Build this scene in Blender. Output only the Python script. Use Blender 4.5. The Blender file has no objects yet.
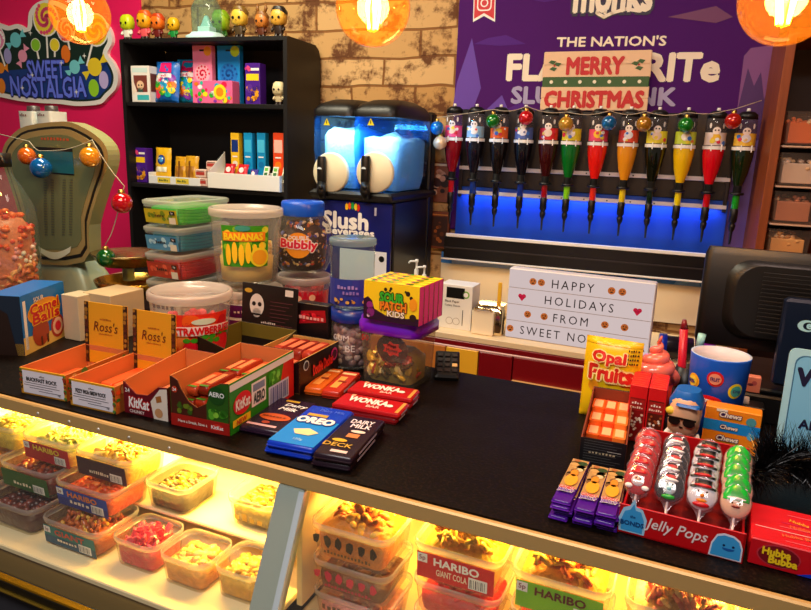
import bpy, bmesh, math, random
from mathutils import Vector, Matrix
SC = bpy.context.scene
COL = SC.collection
PI = math.pi
rnd = random.Random(7)
# ------------------------------------------------------------------ camera model
CR = ((0.91462433, -0.12513144, 0.38445345), (0.40269367, 0.19714116, -0.89385299), (0.03605751, 0.97235667, 0.23069974))
RM = Matrix(CR)
CAM = Vector((0, 0, 1.55))
FPX = 675.0
TH = math.radians(4.17)          # the back wall is turned this much from the counter
CT, ST = math.cos(TH), math.sin(TH)
def ray(x, y): return RM @ Vector((x - 405.5, -(y - 305.0), -FPX))
def at_z(x, y, z):
    d = ray(x, y); return CAM + d * ((z - CAM.z) / d.z)
def at_y(x, y, Y):
    d = ray(x, y); return CAM + d * (Y / d.y)
def at_d(x, y, D):               # point on the plane at depth D in the wall's frame -> (u, D, z)
    d = ray(x, y); n = Vector((-ST, CT, 0)); p = CAM + d * (D / n.dot(d))
    return Vector((CT * p.x + ST * p.y, D, p.z))
def wall(u, v, z): return Vector((CT * u - ST * v, ST * u + CT * v, z))

# ------------------------------------------------------------------ materials
def lin(c):
    if isinstance(c, str):
        c = c.lstrip('#'); c = [int(c[i:i + 2], 16) / 255 for i in (0, 2, 4)]
        c = [x / 12.92 if x <= .04045 else ((x + .055) / 1.055) ** 2.4 for x in c]
    return (c[0], c[1], c[2], 1)
_M = {}
def _new(name):
    m = bpy.data.materials.new(name); m.use_nodes = True
    nt = m.node_tree; nt.nodes.clear()
    out = nt.nodes.new('ShaderNodeOutputMaterial')
    return m, nt, out
def mat(c, r=.45, metal=0, coat=0, emit=0, noise=0, nscale=40, bump=0, sub=0):
    k = ('p', str(c), r, metal, coat, emit, noise, nscale, bump, sub)
    if k in _M: return _M[k]
    m, nt, out = _new('paint_%d' % len(_M))
    b = nt.nodes.new('ShaderNodeBsdfPrincipled')
    b.inputs['Base Color'].default_value = lin(c)
    b.inputs['Roughness'].default_value = r
    b.inputs['Metallic'].default_value = metal
    b.inputs['Coat Weight'].default_value = coat
    if sub:
        b.inputs['Subsurface Weight'].default_value = sub
        b.inputs['Subsurface Radius'].default_value = (.01, .006, .003)
    if emit:
        b.inputs['Emission Color'].default_value = lin(c); b.inputs['Emission Strength'].default_value = emit
    if noise or bump:
        tc = nt.nodes.new('ShaderNodeTexCoord'); n = nt.nodes.new('ShaderNodeTexNoise')
        n.inputs['Scale'].default_value = nscale; n.inputs['Detail'].default_value = 4
        nt.links.new(tc.outputs['Object'], n.inputs['Vector'])
        if noise:
            mx = nt.nodes.new('ShaderNodeMix'); mx.data_type = 'RGBA'; mx.blend_type = 'MULTIPLY'
            rp = nt.nodes.new('ShaderNodeMapRange'); rp.inputs['To Min'].default_value = 1 - noise; rp.inputs['To Max'].default_value = 1 + noise * .5
            nt.links.new(n.outputs['Fac'], rp.inputs['Value'])
            mx.inputs['Factor'].default_value = 1; mx.inputs['A'].default_value = lin(c)
            nt.links.new(rp.outputs['Result'], mx.inputs['B']); nt.links.new(mx.outputs['Result'], b.inputs['Base Color'])
        if bump:
            bp = nt.nodes.new('ShaderNodeBump'); bp.inputs['Strength'].default_value = bump; bp.inputs['Distance'].default_value = .004
            nt.links.new(n.outputs['Fac'], bp.inputs['Height']); nt.links.new(bp.outputs['Normal'], b.inputs['Normal'])
    nt.links.new(b.outputs[0], out.inputs[0]); _M[k] = m; return m
def clear(c='#ffffff', haze=.06, hc=None, rough=.05, ior=1.45):
    """thin clear plastic or glass: tinted see-through, a little milky, with a surface reflection"""
    k = ('c', str(c), haze, str(hc), rough, ior)
    if k in _M: return _M[k]
    m, nt, out = _new('clear_%d' % len(_M)); N = nt.nodes.new; L = nt.links.new
    t = N('ShaderNodeBsdfTransparent'); t.inputs[0].default_value = lin(c)
    d = N('ShaderNodeBsdfDiffuse'); d.inputs[0].default_value = lin(hc or c)
    tr = N('ShaderNodeBsdfTranslucent'); tr.inputs[0].default_value = lin(hc or c)
    dd = N('ShaderNodeMixShader'); dd.inputs[0].default_value = .5; L(d.outputs[0], dd.inputs[1]); L(tr.outputs[0], dd.inputs[2])
    a = N('ShaderNodeMixShader'); a.inputs[0].default_value = haze; L(t.outputs[0], a.inputs[1]); L(dd.outputs[0], a.inputs[2])
    g = N('ShaderNodeBsdfGlossy'); g.inputs['Roughness'].default_value = rough
    lw = N('ShaderNodeLayerWeight'); lw.inputs['Blend'].default_value = .5          # Schlick's curve from the facing angle, the same on both sides of the thin wall
    pw = N('ShaderNodeMath'); pw.operation = 'POWER'; L(lw.outputs['Facing'], pw.inputs[0]); pw.inputs[1].default_value = 5
    f = N('ShaderNodeMath'); f.operation = 'MULTIPLY_ADD'; L(pw.outputs[0], f.inputs[0]); f.inputs[1].default_value = .7; f.inputs[2].default_value = ((ior - 1) / (ior + 1)) ** 2
    b = N('ShaderNodeMixShader'); L(f.outputs[0], b.inputs[0]); L(a.outputs[0], b.inputs[1]); L(g.outputs[0], b.inputs[2])
    L(b.outputs[0], out.inputs[0]); _M[k] = m; return m
def lamp_mat(c, s):
    k = ('e', str(c), s)
    if k in _M: return _M[k]
    m, nt, out = _new('glow_%d' % len(_M)); e = nt.nodes.new('ShaderNodeEmission')
    e.inputs[0].default_value = lin(c); e.inputs[1].default_value = s
    nt.links.new(e.outputs[0], out.inputs[0]); _M[k] = m; return m
def brick_mat():
    m, nt, out = _new('brick_paper'); N = nt.nodes.new; L = nt.links.new
    tc = N('ShaderNodeTexCoord'); mp = N('ShaderNodeMapping'); L(tc.outputs['Object'], mp.inputs[0])
    mp.inputs['Rotation'].default_value = (PI / 2, 0, 0)
    br = N('ShaderNodeTexBrick'); br.inputs['Scale'].default_value = 1
    br.inputs['Brick Width'].default_value = .30; br.inputs['Row Height'].default_value = .112
    br.inputs['Mortar Size'].default_value = .006; br.inputs['Mortar Smooth'].default_value = .3
    br.inputs['Color1'].default_value = lin('#dcb47c'); br.inputs['Color2'].default_value = lin('#bc8c4c'); br.inputs['Mortar'].default_value = lin('#8a5a28')
    nz = N('ShaderNodeTexNoise'); nz.inputs['Scale'].default_value = 3.2; L(mp.outputs[0], nz.inputs['Vector'])
    wob = N('ShaderNodeMix'); wob.data_type = 'VECTOR'; wob.inputs['Factor'].default_value = .05
    L(mp.outputs[0], wob.inputs['A']); L(nz.outputs['Color'], wob.inputs['B']); L(wob.outputs['Result'], br.inputs['Vector'])
    n2 = N('ShaderNodeTexNoise'); n2.inputs['Scale'].default_value = 9; n2.inputs['Detail'].default_value = 6; n2.inputs['Roughness'].default_value = .7; L(mp.outputs[0], n2.inputs['Vector'])
    cr = N('ShaderNodeValToRGB'); cr.color_ramp.elements[0].position = .49; cr.color_ramp.elements[0].color = (0, 0, 0, 1)
    cr.color_ramp.elements[1].position = .60; cr.color_ramp.elements[1].color = (1, 1, 1, 1); L(n2.outputs['Fac'], cr.inputs[0])
    mx = N('ShaderNodeMix'); mx.data_type = 'RGBA'; L(cr.outputs[0], mx.inputs['Factor']); L(br.outputs['Color'], mx.inputs['A']); mx.inputs['B'].default_value = lin('#643812')
    b = N('ShaderNodeBsdfPrincipled'); b.inputs['Roughness'].default_value = .8; L(mx.outputs['Result'], b.inputs['Base Color'])
    bp = N('ShaderNodeBump'); bp.inputs['Strength'].default_value = .6; bp.inputs['Distance'].default_value = .006; bp.invert = True
    L(br.outputs['Fac'], bp.inputs['Height']); L(bp.outputs[0], b.inputs['Normal']); L(b.outputs[0], out.inputs[0]); return m
def stone_mat():
    m, nt, out = _new('dark_laminate'); N = nt.nodes.new; L = nt.links.new
    tc = N('ShaderNodeTexCoord'); n = N('ShaderNodeTexNoise'); n.inputs['Scale'].default_value = 170; n.inputs['Detail'].default_value = 3; L(tc.outputs['Object'], n.inputs['Vector'])
    n2 = N('ShaderNodeTexNoise'); n2.inputs['Scale'].default_value = 9; n2.inputs['Detail'].default_value = 5; L(tc.outputs['Object'], n2.inputs['Vector'])
    cr = N('ShaderNodeValToRGB'); e = cr.color_ramp.elements
    e[0].position = .5; e[0].color = lin('#080403'); e[1].position = .85; e[1].color = lin('#2a1c13'); L(n.outputs['Fac'], cr.inputs[0])
    b = N('ShaderNodeBsdfPrincipled'); L(cr.outputs[0], b.inputs['Base Color'])
    mr = N('ShaderNodeMapRange'); mr.inputs['To Min'].default_value = .38; mr.inputs['To Max'].default_value = .62; L(n2.outputs['Fac'], mr.inputs['Value']); L(mr.outputs[0], b.inputs['Roughness'])
    b.inputs['Specular IOR Level'].default_value = .13
    bp = N('ShaderNodeBump'); bp.inputs['Strength'].default_value = .15; bp.inputs['Distance'].default_value = .002; L(n.outputs['Fac'], bp.inputs['Height']); L(bp.outputs[0], b.inputs['Normal'])
    L(b.outputs[0], out.inputs[0]); return m
def wood_mat(c1, c2):
    m, nt, out = _new('wood'); N = nt.nodes.new; L = nt.links.new
    tc = N('ShaderNodeTexCoord'); mp = N('ShaderNodeMapping'); mp.inputs['Scale'].default_value = (20, 20, 1.5); L(tc.outputs['Object'], mp.inputs[0])
    n = N('ShaderNodeTexNoise'); n.inputs['Scale'].default_value = 3; n.inputs['Detail'].default_value = 5; L(mp.outputs[0], n.inputs['Vector'])
    cr = N('ShaderNodeValToRGB'); cr.color_ramp.elements[0].color = lin(c1); cr.color_ramp.elements[1].color = lin(c2); L(n.outputs['Fac'], cr.inputs[0])
    b = N('ShaderNodeBsdfPrincipled'); b.inputs['Roughness'].default_value = .45; L(cr.outputs[0], b.inputs['Base Color']); L(b.outputs[0], out.inputs[0]); return m

# ------------------------------------------------------------------ mesh builder
_TX = {}
def text_geo(s, bold, shear, space):
    k = (s, bold, shear, space)
    if k in _TX: return _TX[k]
    cu = bpy.data.curves.new('lettering', 'FONT'); cu.body = s; cu.size = 1; cu.resolution_u = 2; cu.shear = shear; cu.offset = bold; cu.space_character = space
    o = bpy.data.objects.new('lettering', cu); COL.objects.link(o)
    me = bpy.data.meshes.new_from_object(o.evaluated_get(bpy.context.evaluated_depsgraph_get()))
    vs = [(v.co.x, v.co.y) for v in me.vertices]; fs = [tuple(p.vertices) for p in me.polygons]
    bpy.data.objects.remove(o); bpy.data.curves.remove(cu); bpy.data.meshes.remove(me)
    if vs:
        x0 = min(v[0] for v in vs); x1 = max(v[0] for v in vs); y0 = min(v[1] for v in vs); y1 = max(v[1] for v in vs)
        vs = [(x - (x0 + x1) / 2, y - (y0 + y1) / 2) for x, y in vs]; k2 = (x1 - x0, y1 - y0)
    else: k2 = (1, 1)
    _TX[k] = (vs, fs, k2); return _TX[k]
def rrect(w, d, r, seg=3, cx=0, cy=0):
    r = max(min(r, w / 2 - 1e-5, d / 2 - 1e-5), 1e-5); out = []
    for sx, sy, a0 in ((1, 1, 0), (-1, 1, 90), (-1, -1, 180), (1, -1, 270)):
        for i in range(seg + 1):
            a = math.radians(a0 + 90 * i / seg); out.append((cx + sx * (w / 2 - r) + r * math.cos(a), cy + sy * (d / 2 - r) + r * math.sin(a)))
    return out
EPS = .0005
class MB:
    def __init__(s):
        s.v = []; s.f = []; s.m = []; s.sm = []; s.mats = []; s.t = Matrix(); s.D = None; s.curved = False
    def mi(s, m):
        if m not in s.mats: s.mats.append(m)
        return s.mats.index(m)
    def add(s, vs, fs, m, smooth=False):
        o = len(s.v); s.v += [s.t @ Vector(v) for v in vs]; k = None if isinstance(m, list) else s.mi(m)
        for i, f in enumerate(fs):
            s.f.append([o + a for a in f]); s.m.append(s.mi(m[i]) if k is None else k); s.sm.append(smooth)
        return s
    # solids
    def loft(s, secs, m, seg=3, cap0=True, cap1=True, smooth=True):
        vs = []; fs = []; ms = []; n = 4 * (seg + 1)
        for q in secs:
            w, d, r, z = q[:4]; cx, cy = (q[4], q[5]) if len(q) > 4 else (0, 0)
            vs += [(x, y, z) for x, y in rrect(w, d, r, seg, cx, cy)]
        for i in range(len(secs) - 1):
            for j in range(n):
                a, b = i * n + j, i * n + (j + 1) % n; fs.append((a, b, b + n, a + n)); ms.append(m[i] if isinstance(m, list) else m)
        s.add(vs, fs, ms, smooth)
        m0 = m[0] if isinstance(m, list) else m; m1 = m[-1] if isinstance(m, list) else m
        if cap0: s.add(vs[:n], [tuple(range(n - 1, -1, -1))], m0)
        if cap1: s.add(vs[-n:], [tuple(range(n))], m1)
        return s
    def box(s, w, d, h, m, x=0, y=0, z=0, b=.002):
        """box on z, centred on x, y"""
        b = min(b, w / 3, d / 3, h / 3); t = s.t; s.t = t @ Matrix.Translation((x, y, z))
        s.loft([(w - 2 * b, d - 2 * b, b, 0), (w, d, b, b), (w, d, b, h - b), (w - 2 * b, d - 2 * b, b, h)], m, seg=2, smooth=False); s.t = t; return s
    def lathe(s, prof, m, n=24, smooth=True, x=0, y=0, sx=1, sy=1):
        vs = []; fs = []; ms = []
        for r, z in prof:
            r = max(r, 1e-5)
            vs += [(x + sx * r * math.cos(2 * PI * j / n), y + sy * r * math.sin(2 * PI * j / n), z) for j in range(n)]
        for i in range(len(prof) - 1):
            for j in range(n):
                a, b = i * n + j, i * n + (j + 1) % n; fs.append((a, b, b + n, a + n)); ms.append(m[i] if isinstance(m, list) else m)
        return s.add(vs, fs, ms, smooth)
    def ball(s, c, r, m, n=12, k=8, smooth=True):
        rx, ry, rz = r if isinstance(r, tuple) else (r, r, r); vs = []; fs = []
        for i in range(k + 1):
            a = -PI / 2 + PI * i / k
            for j in range(n):
                b = 2 * PI * j / n; vs.append((c[0] + rx * math.cos(a) * math.cos(b), c[1] + ry * math.cos(a) * math.sin(b), c[2] + rz * math.sin(a)))
        for i in range(k):
            for j in range(n):
                p, q = i * n + j, i * n + (j + 1) % n; fs.append((p, q, q + n, p + n))
        return s.add(vs, fs, m, smooth)
    def tube(s, pts, r, m, n=6, caps=True):
        pts = [Vector(p) for p in pts]; vs = []; fs = []; rr = r if isinstance(r, (list, tuple)) else [r] * len(pts)
        for i, p in enumerate(pts):
            d = (pts[min(i + 1, len(pts) - 1)] - pts[max(i - 1, 0)]).normalized(); a = d.orthogonal().normalized() if i == 0 else (a - d * a.dot(d)).normalized(); b = d.cross(a)
            vs += [p + (a * math.cos(2 * PI * j / n) + b * math.sin(2 * PI * j / n)) * rr[i] for j in range(n)]
        for i in range(len(pts) - 1):
            for j in range(n):
                p, q = i * n + j, i * n + (j + 1) % n; fs.append((p, q, q + n, p + n))
        if caps: fs += [tuple(range(n - 1, -1, -1)), tuple(range(len(vs) - n, len(vs)))]
        return s.add(vs, fs, m, True)
    def prism(s, pts, y0, y1, m, side=None):
        """outline in x, z pushed from y0 (front) to y1"""
        n = len(pts); vs = [(x, y0, z) for x, z in pts] + [(x, y1, z) for x, z in pts]
        s.add(vs, [tuple(range(n)), tuple(range(2 * n - 1, n - 1, -1))], m)
        return s.add(vs, [(i, i + n, (i + 1) % n + n, (i + 1) % n) for i in range(n)], side or m)
    def ring(s, R, r, m, n=14, k=6, T=None):
        vs = []; fs = []
        for i in range(n):
            a = 2 * PI * i / n
            for j in range(k):
                b = 2 * PI * j / k; q = R + r * math.cos(b); p = Vector((q * math.cos(a), q * math.sin(a), r * math.sin(b))); vs.append(T @ p if T else p)
        for i in range(n):
            for j in range(k): fs.append((i * k + j, (i + 1) % n * k + j, (i + 1) % n * k + (j + 1) % k, i * k + (j + 1) % k))
        return s.add(vs, fs, m, True)
    # drawing surfaces for printing: D(u, v, lift) -> point
    def plane(s, o, U, V):
        o, U, V = Vector(o), Vector(U).normalized(), Vector(V).normalized(); N = U.cross(V)
        s.D = lambda u, v, l: o + U * u + V * v + N * (l * EPS); s.curved = False; return s
    def face(s, side, w, d, h, z=0):
        """origin at the middle of the named face of a box that stands centred on the origin"""
        c = z + h / 2
        return {'front': lambda: s.plane((0, -d / 2, c), (1, 0, 0), (0, 0, 1)), 'back': lambda: s.plane((0, d / 2, c), (-1, 0, 0), (0, 0, 1)),
                'right': lambda: s.plane((w / 2, 0, c), (0, 1, 0), (0, 0, 1)), 'left': lambda: s.plane((-w / 2, 0, c), (0, -1, 0), (0, 0, 1)),
                'top': lambda: s.plane((0, 0, z + h), (1, 0, 0), (0, 1, 0))}[side]()
    def cyl(s, r0, r1, z0, z1, turn=0):
        """wraps printing round a cone, u measured round it from the front, v from z0"""
        def D(u, v, l):
            R = r0 + (r1 - r0) * v / (z1 - z0); a = -PI / 2 + turn + u / max(r0, r1); R += l * EPS * 2
            return Vector((R * math.cos(a), R * math.sin(a), z0 + v))
        s.D = D; s.curved = True; return s
    def rect(s, u0, u1, v0, v1, m, l=1):
        n = 10 if s.curved else 1; vs = [s.D(u0 + (u1 - u0) * i / n, v0 + (v1 - v0) * j / n, l) for j in range(n + 1) for i in range(n + 1)]
        return s.add(vs, [(j * (n + 1) + i, j * (n + 1) + i + 1, (j + 1) * (n + 1) + i + 1, (j + 1) * (n + 1) + i) for j in range(n) for i in range(n)], m)
    def disc(s, u, v, r, m, l=1, ry=None, n=20, a0=0):
        ry = ry or r; k = 4 if s.curved else 1; vs = [s.D(u, v, l)]
        for i in range(1, k + 1): vs += [s.D(u + r * i / k * math.cos(a0 + 2 * PI * j / n), v + ry * i / k * math.sin(a0 + 2 * PI * j / n), l) for j in range(n)]
        fs = [(0, 1 + j, 1 + (j + 1) % n) for j in range(n)]
        for i in range(k - 1): fs += [(1 + i * n + j, 1 + (i + 1) * n + j, 1 + (i + 1) * n + (j + 1) % n, 1 + i * n + (j + 1) % n) for j in range(n)]
        return s.add(vs, fs, m)
    def poly(s, pts, m, l=1): return s.add([s.D(u, v, l) for u, v in pts], [tuple(range(len(pts)))], m)
    def text(s, t, u, v, h, m, l=2, bold=.02, shear=0, w=None, space=1.0, rot=0, outline=None, arc=0, edge=.075):
        """lettering of height h (and width w); weight comes from a few shifted copies"""
        vs, fs, (tw, th) = text_geo(t, 0, shear, space); k = h / th; kx = w / tw if w else k
        def copies(b, mt, l, n):
            for i in range(n):
                a = 2 * PI * i / n + .4; s._glyph([(x + b * math.cos(a) * min(1, k / kx), y + b * math.sin(a)) for x, y in vs], fs, u, v, kx, k, mt, l + .02 * i, rot, arc)
        if outline: copies(bold + edge, outline, l, 8); l += 1
        if bold > .012: copies(bold * .9, m, l, 4 if bold < .04 else 6)
        else: copies(0, m, l, 1)
        return s
    def scrawl(s, n, u, v, h, m, l=2, w=None, **k):
        """small print too fine to read: a line of n uneven strokes"""
        w = w or h * .7 * n; r2 = random.Random(n)
        for i in range(n):
            a = u - w / 2 + w * i / n; hh = h * r2.choice((.55, .7, .9)); s.rect(a, a + w / n * r2.uniform(.5, .8), v - h * .35, v - h * .35 + hh * .8, m, l)
        return s
    def _glyph(s, vs, fs, u, v, kx, k, m, l, rot, arc):
        c, sn = math.cos(rot), math.sin(rot)
        return s.add([s.D(u + x * kx * c - (y * k + arc * (x * kx) ** 2) * sn, v + x * kx * sn + (y * k + arc * (x * kx) ** 2) * c, l) for x, y in vs], fs, m)
    def lines(s, u0, u1, v, n, dv, m, l=2, th=.0016):
        for i in range(n): s.rect(u0, u1 - (u1 - u0) * .3 * ((i * 7) % 3) / 2, v - i * dv, v - i * dv + th, m, l)
        return s
    def build(s, name, parent=None, loc=None, rz=0):
        me = bpy.data.meshes.new(name); me.from_pydata([tuple(v) for v in s.v], [], s.f)
        for m in s.mats: me.materials.append(m)
        me.polygons.foreach_set('material_index', s.m); me.polygons.foreach_set('use_smooth', s.sm); me.validate(); me.update()
        o = bpy.data.objects.new(name, me); COL.objects.link(o)
        if parent: o.parent = parent
        if loc is not None: o.location = loc; o.rotation_euler = (0, 0, rz)
        return o
def tag(o, label, cat, group=None, kind=None):
    if label: o['label'] = label
    if cat: o['category'] = cat
    if group: o['group'] = group
    if kind: o['kind'] = kind
    return o
def thing(name, label, cat, loc, rz=0, group=None):
    o = bpy.data.objects.new(name, None); COL.objects.link(o); o.location = loc; o.rotation_euler = (0, 0, rz); o.empty_display_size = .02
    return tag(o, label, cat, group)
def struct(m, name, loc=(0, 0, 0), rz=0):
    o = m.build(name, None, loc, rz); o['kind'] = 'structure'; return o
def dup(root, loc, rz=None, label=None):
    """a copy of a thing, its parts and their sub-parts"""
    def cp(o, par):
        c = o.copy(); COL.objects.link(c)
        if par: c.parent = par
        for ch in [x for x in ALL if x.parent == o]: cp(ch, c)
        return c
    ALL = list(COL.objects); r = cp(root, None); r.location = loc
    if rz is not None: r.rotation_euler = (0, 0, rz)
    if label: r['label'] = label
    return r
WHITE = mat('#f4f1ec', .5); BLACK = mat('#0a0908', .4); CREAM = mat('#f3e3c0', .55); RED = mat('#d01018', .4); YEL = mat('#ffd21c', .45)
CLEAR = clear('#f4f8f6', .08, '#ffffff', .08)
ORD = ['first', 'second', 'third', 'fourth', 'fifth', 'sixth', 'seventh', 'eighth']
PEND, CASE_E, FILL_A, FILL_B, FILL_C, WORLD, EXPO, BOWL = 11, 11, 48, 38, 9, .15, 0.0, 1.3
# ================================================================== THE ROOM
WD = 2.87
m = MB(); m.box(9, 6.5, .05, mat('#2a2320', .6, noise=.2), -0.6, .2, -.05); struct(m, 'floor')
m = MB(); m.box(9, 6.5, .05, mat('#5a4a44', .8), -0.6, .2, 2.9); struct(m, 'ceiling')
m = MB(); m.box(4.4, .08, 2.9, brick_mat(), -.22, .04, 0, b=.001); struct(m, 'wall_back', wall(0, WD, 0), TH)
m = MB(); m.box(2.2, .09, 2.9, mat('#f41464', .55, noise=.12, nscale=3), -3.5, .035, 0, b=.001); struct(m, 'wall_left', wall(0, WD, 0), TH)
# ------------------------------------------------------------------ back counter
BCZ = .886
bc = thing('back_counter', 'low back counter with yellow and maroon drawer fronts behind the serving counter', 'counter', (-.35, 2.25, 0))
ivory = mat('#e8cfa6', .45); maroon = mat('#7a0712', .35, noise=.1, nscale=8)
m = MB(); m.box(2.70, .41, .85, mat('#3a1a14', .6), -.90, .225, 0); m.build('carcass', bc)
m = MB(); m.box(2.70, .43, .022, ivory, -.90, .215, .864); m.build('worktop', bc)
m = MB(); m.box(2.70, .012, .02, maroon, -.90, .004, .843); m.box(2.70, .014, .006, mat('#f2c9c4', .4), -.90, .003, .837, b=.001); m.build('front_trim', bc)
X0 = -.798
def front(x0, x1, mt, name, z0=.60, strip=False):
    m = MB(); m.box(x1 - x0 - .004, .018, .836 - z0, mt, (x0 + x1) / 2 + .35, .003, z0)
    o = m.build(name, bc)
    if strip: q = MB(); q.box(x1 - x0 - .004, .022, .016, mat('#d9a868', .5), (x0 + x1) / 2 + .35, -.012, .737); q.build('edge_strip', o)
    return o
front(X0, -.672, mat('#f0b52c', .4), 'drawer_front')['label'] = 'yellow drawer front'
front(-.672, -.545, maroon, 'drawer_front'); front(-.545, -.05, maroon, 'drawer_front', strip=True); front(-.05, .10, maroon, 'drawer_front')
front(-1.3, X0, mat('#c9772c', .5), 'drawer_front')
# cream board between the counter and the shelf above it, with a printed blue strip on top
m = MB(); m.box(1.9, .012, .16, mat('#f2dfc0', .55), .12, 0, BCZ); m.face('front', 1.9, .012, .16)
struct(m, 'trim_1', wall(0, WD - .008, 0), TH)
m = MB(); m.box(1.9, .012, .05, mat('#3f86d8', .45), .12, 0, 1.046); m.plane((.12, -.006, 1.07), (1, 0, 0), (0, 0, 1))
m.poly([(-.9, -.024), (-.55, -.024), (-.62, .024), (-.9, .024)], mat('#9fb0d8', .5)); m.poly([(-.3, -.024), (-.1, -.024), (-.18, .02)], mat('#173f86', .5)); m.poly([(.02, -.024), (.12, -.024), (.1, .02), (.05, .022)], mat('#7fb4e8', .5))
struct(m, 'trim_2', wall(0, WD - .008, 0), TH)
# ------------------------------------------------------------------ shelf under the drinks
t = thing('wall_shelf', 'long black wall shelf with white edge strips below the cordial dispensers', 'shelf', wall(0, 2.81, 0), TH)
m = MB(); m.box(1.25, .12, .092, mat('#0d0a0b', .35), -.165, 0, 1.088); m.box(1.25, .004, .006, mat('#2c2526', .4), -.165, -.061, 1.13, b=.001); m.build('board', t)
m = MB(); m.box(1.235, .012, .014, WHITE, -.165, -.058, 1.1795); m.build('upper_edge_strip', t)
m = MB(); m.box(1.26, .012, .007, WHITE, -.17, -.06, 1.081); m.build('lower_edge_strip', t)
# ------------------------------------------------------------------ banner
pur = mat('#4a0a6a', .95, noise=.08, nscale=5); lil = mat('#6a48ac', .9); lil2 = mat('#521f84', .9); crm = mat('#f6e8d0', .45)
BT = wall(0, WD - .012, 0)
m = MB(); m.box(1.20, .01, 1.35, pur, -.205, 0, 1.2, b=.001); m.plane((0, -.0055, 0), (1, 0, 0), (0, 0, 1))
def B(px, py): p = at_d(px, py, WD - .018); return (p.x, p.z)
def bpoly(pts, mt, l=1): m.poly([B(*p) for p in pts], mt, l)
bpoly([(472, 38), (481, 88), (472, 112), (452, 112), (457, 82)], lil)
bpoly([(474, 44), (488, 38), (506, 35), (526, 44), (500, 46)], lil2)
bpoly([(486, 110), (502, 95), (509, 112)], lil); bpoly([(500, 112), (520, 103), (545, 112)], lil2)
bpoly([(530, 0), (560, 0), (545, 2)], lil2)
bpoly([(668, 17), (716, 6), (733, 17), (716, 23)], mat('#6c2c60', .5))
bpoly([(744, 56), (751, 48), (781, 44), (764, 100), (761, 72), (754, 86), (748, 68), (737, 112)], mat('#80488a', .5))
bpoly([(737, 112), (748, 68), (754, 86), (761, 72), (764, 100), (781, 44), (781, 130), (735, 150)], mat('#451c66', .5), 2)
bpoly([(728, 150), (781, 120), (781, 262), (722, 262)], mat('#7058a8', .5), 1)
def btext(s, x0, x1, y, h, mt, **k):
    a, b = B(x0, y), B(x1, y); hh = abs(B(x0, y - h / 2)[1] - B(x0, y + h / 2)[1])
    m.text(s, (a[0] + b[0]) / 2, a[1], hh, mt, w=b[0] - a[0], **k)
btext("THE NATION'S", 557, 666, 42, 9.5, crm, bold=.035, l=2)
btext('FLAVOURITe', 508, 719, 67.5, 25, crm, bold=.05, l=2)
btext('SLUSH DRINK', 512, 676, 95, 16, mat('#a8a0c8', .5), bold=.05, l=2)
btext('monks', 575, 652, -3, 30, crm, bold=.05, l=3, outline=mat('#2a2440', .5))
pts = [B(*p) for p in ((612, 14), (604, 16), (597, 13), (599, 7), (606, 7), (608, 12), (603, 13))]
for wdt, mt, l in ((.011, mat('#2a2440', .5), 2), (.006, crm, 4)):
    q = [B(*p) for p in ((650, 5), (640, 11), (626, 9), (612, 13), (604, 17), (597, 13), (599, 7), (606, 8), (605, 13))]
    for a, b in zip(q, q[1:]):
        d = Vector((b[0] - a[0], b[1] - a[1])); n = Vector((-d.y, d.x)).normalized() * wdt
        m.poly([(a[0] - n.x, a[1] - n.y), (b[0] - n.x, b[1] - n.y), (b[0] + n.x, b[1] + n.y), (a[0] + n.x, a[1] + n.y)], mt, l)
        m.disc(b[0], b[1], wdt, mt, l, n=10)
bpoly([(474, -14), (496, -14), (495, 22), (484, 16), (473, 22)], WHITE, 1); bpoly([(475, -14), (495, -14), (494, 19), (484, 13), (474, 19)], RED, 2)
c = B(484.5, 3)
for rr, mt, l in ((.030, WHITE, 3), (.025, RED, 4)): m.poly([(c[0] + x, c[1] + z) for x, z in rrect(rr * 2, rr * 2, rr * .5)], mt, l)
m.disc(c[0], c[1], .016, WHITE, 5); m.disc(c[0], c[1], .011, RED, 6); m.disc(c[0] + .016, c[1] + .016, .004, WHITE, 5)
tag(m.build('banner', None, BT, TH), 'large purple printed banner with cream lettering on the brick wall', 'banner')
# ------------------------------------------------------------------ rack and twelve cordial dispensers
rk = thing('dispenser_rack', 'wall rack with two white rails over a blue board holding the cordial bottles', 'rack', wall(0, 2.80, 0), TH)
m = MB(); m.box(1.06, .008, .205, mat('#0b4cc0', .4), -.235, .03, 1.182); m.build('blue_board', rk)
m = MB(); m.box(1.05, .008, .315, mat('#1a1418', .4), -.235, .03, 1.388); m.build('dark_board', rk)
for zz in (1.458, 1.356):
    m = MB(); m.box(1.045, .010, .016, mat('#f0e6e4', .35), -.235, .016, zz)
    m.plane((-.235, .0105, zz + .008), (1, 0, 0), (0, 0, 1))
    for i in range(11): m.disc(-.443 + i * .0886, 0, .003, BLACK, n=8)
    m.build('rail', rk)
for x in (-.75, .28):
    m = MB(); m.box(.014, .012, .14, mat('#2a2426', .35), x, .018, 1.345); m.build('bracket', rk)
XS = [455, 477, 501, 526, 551, 574, 601, 631.5, 660, 689, 719, 749]
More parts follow.
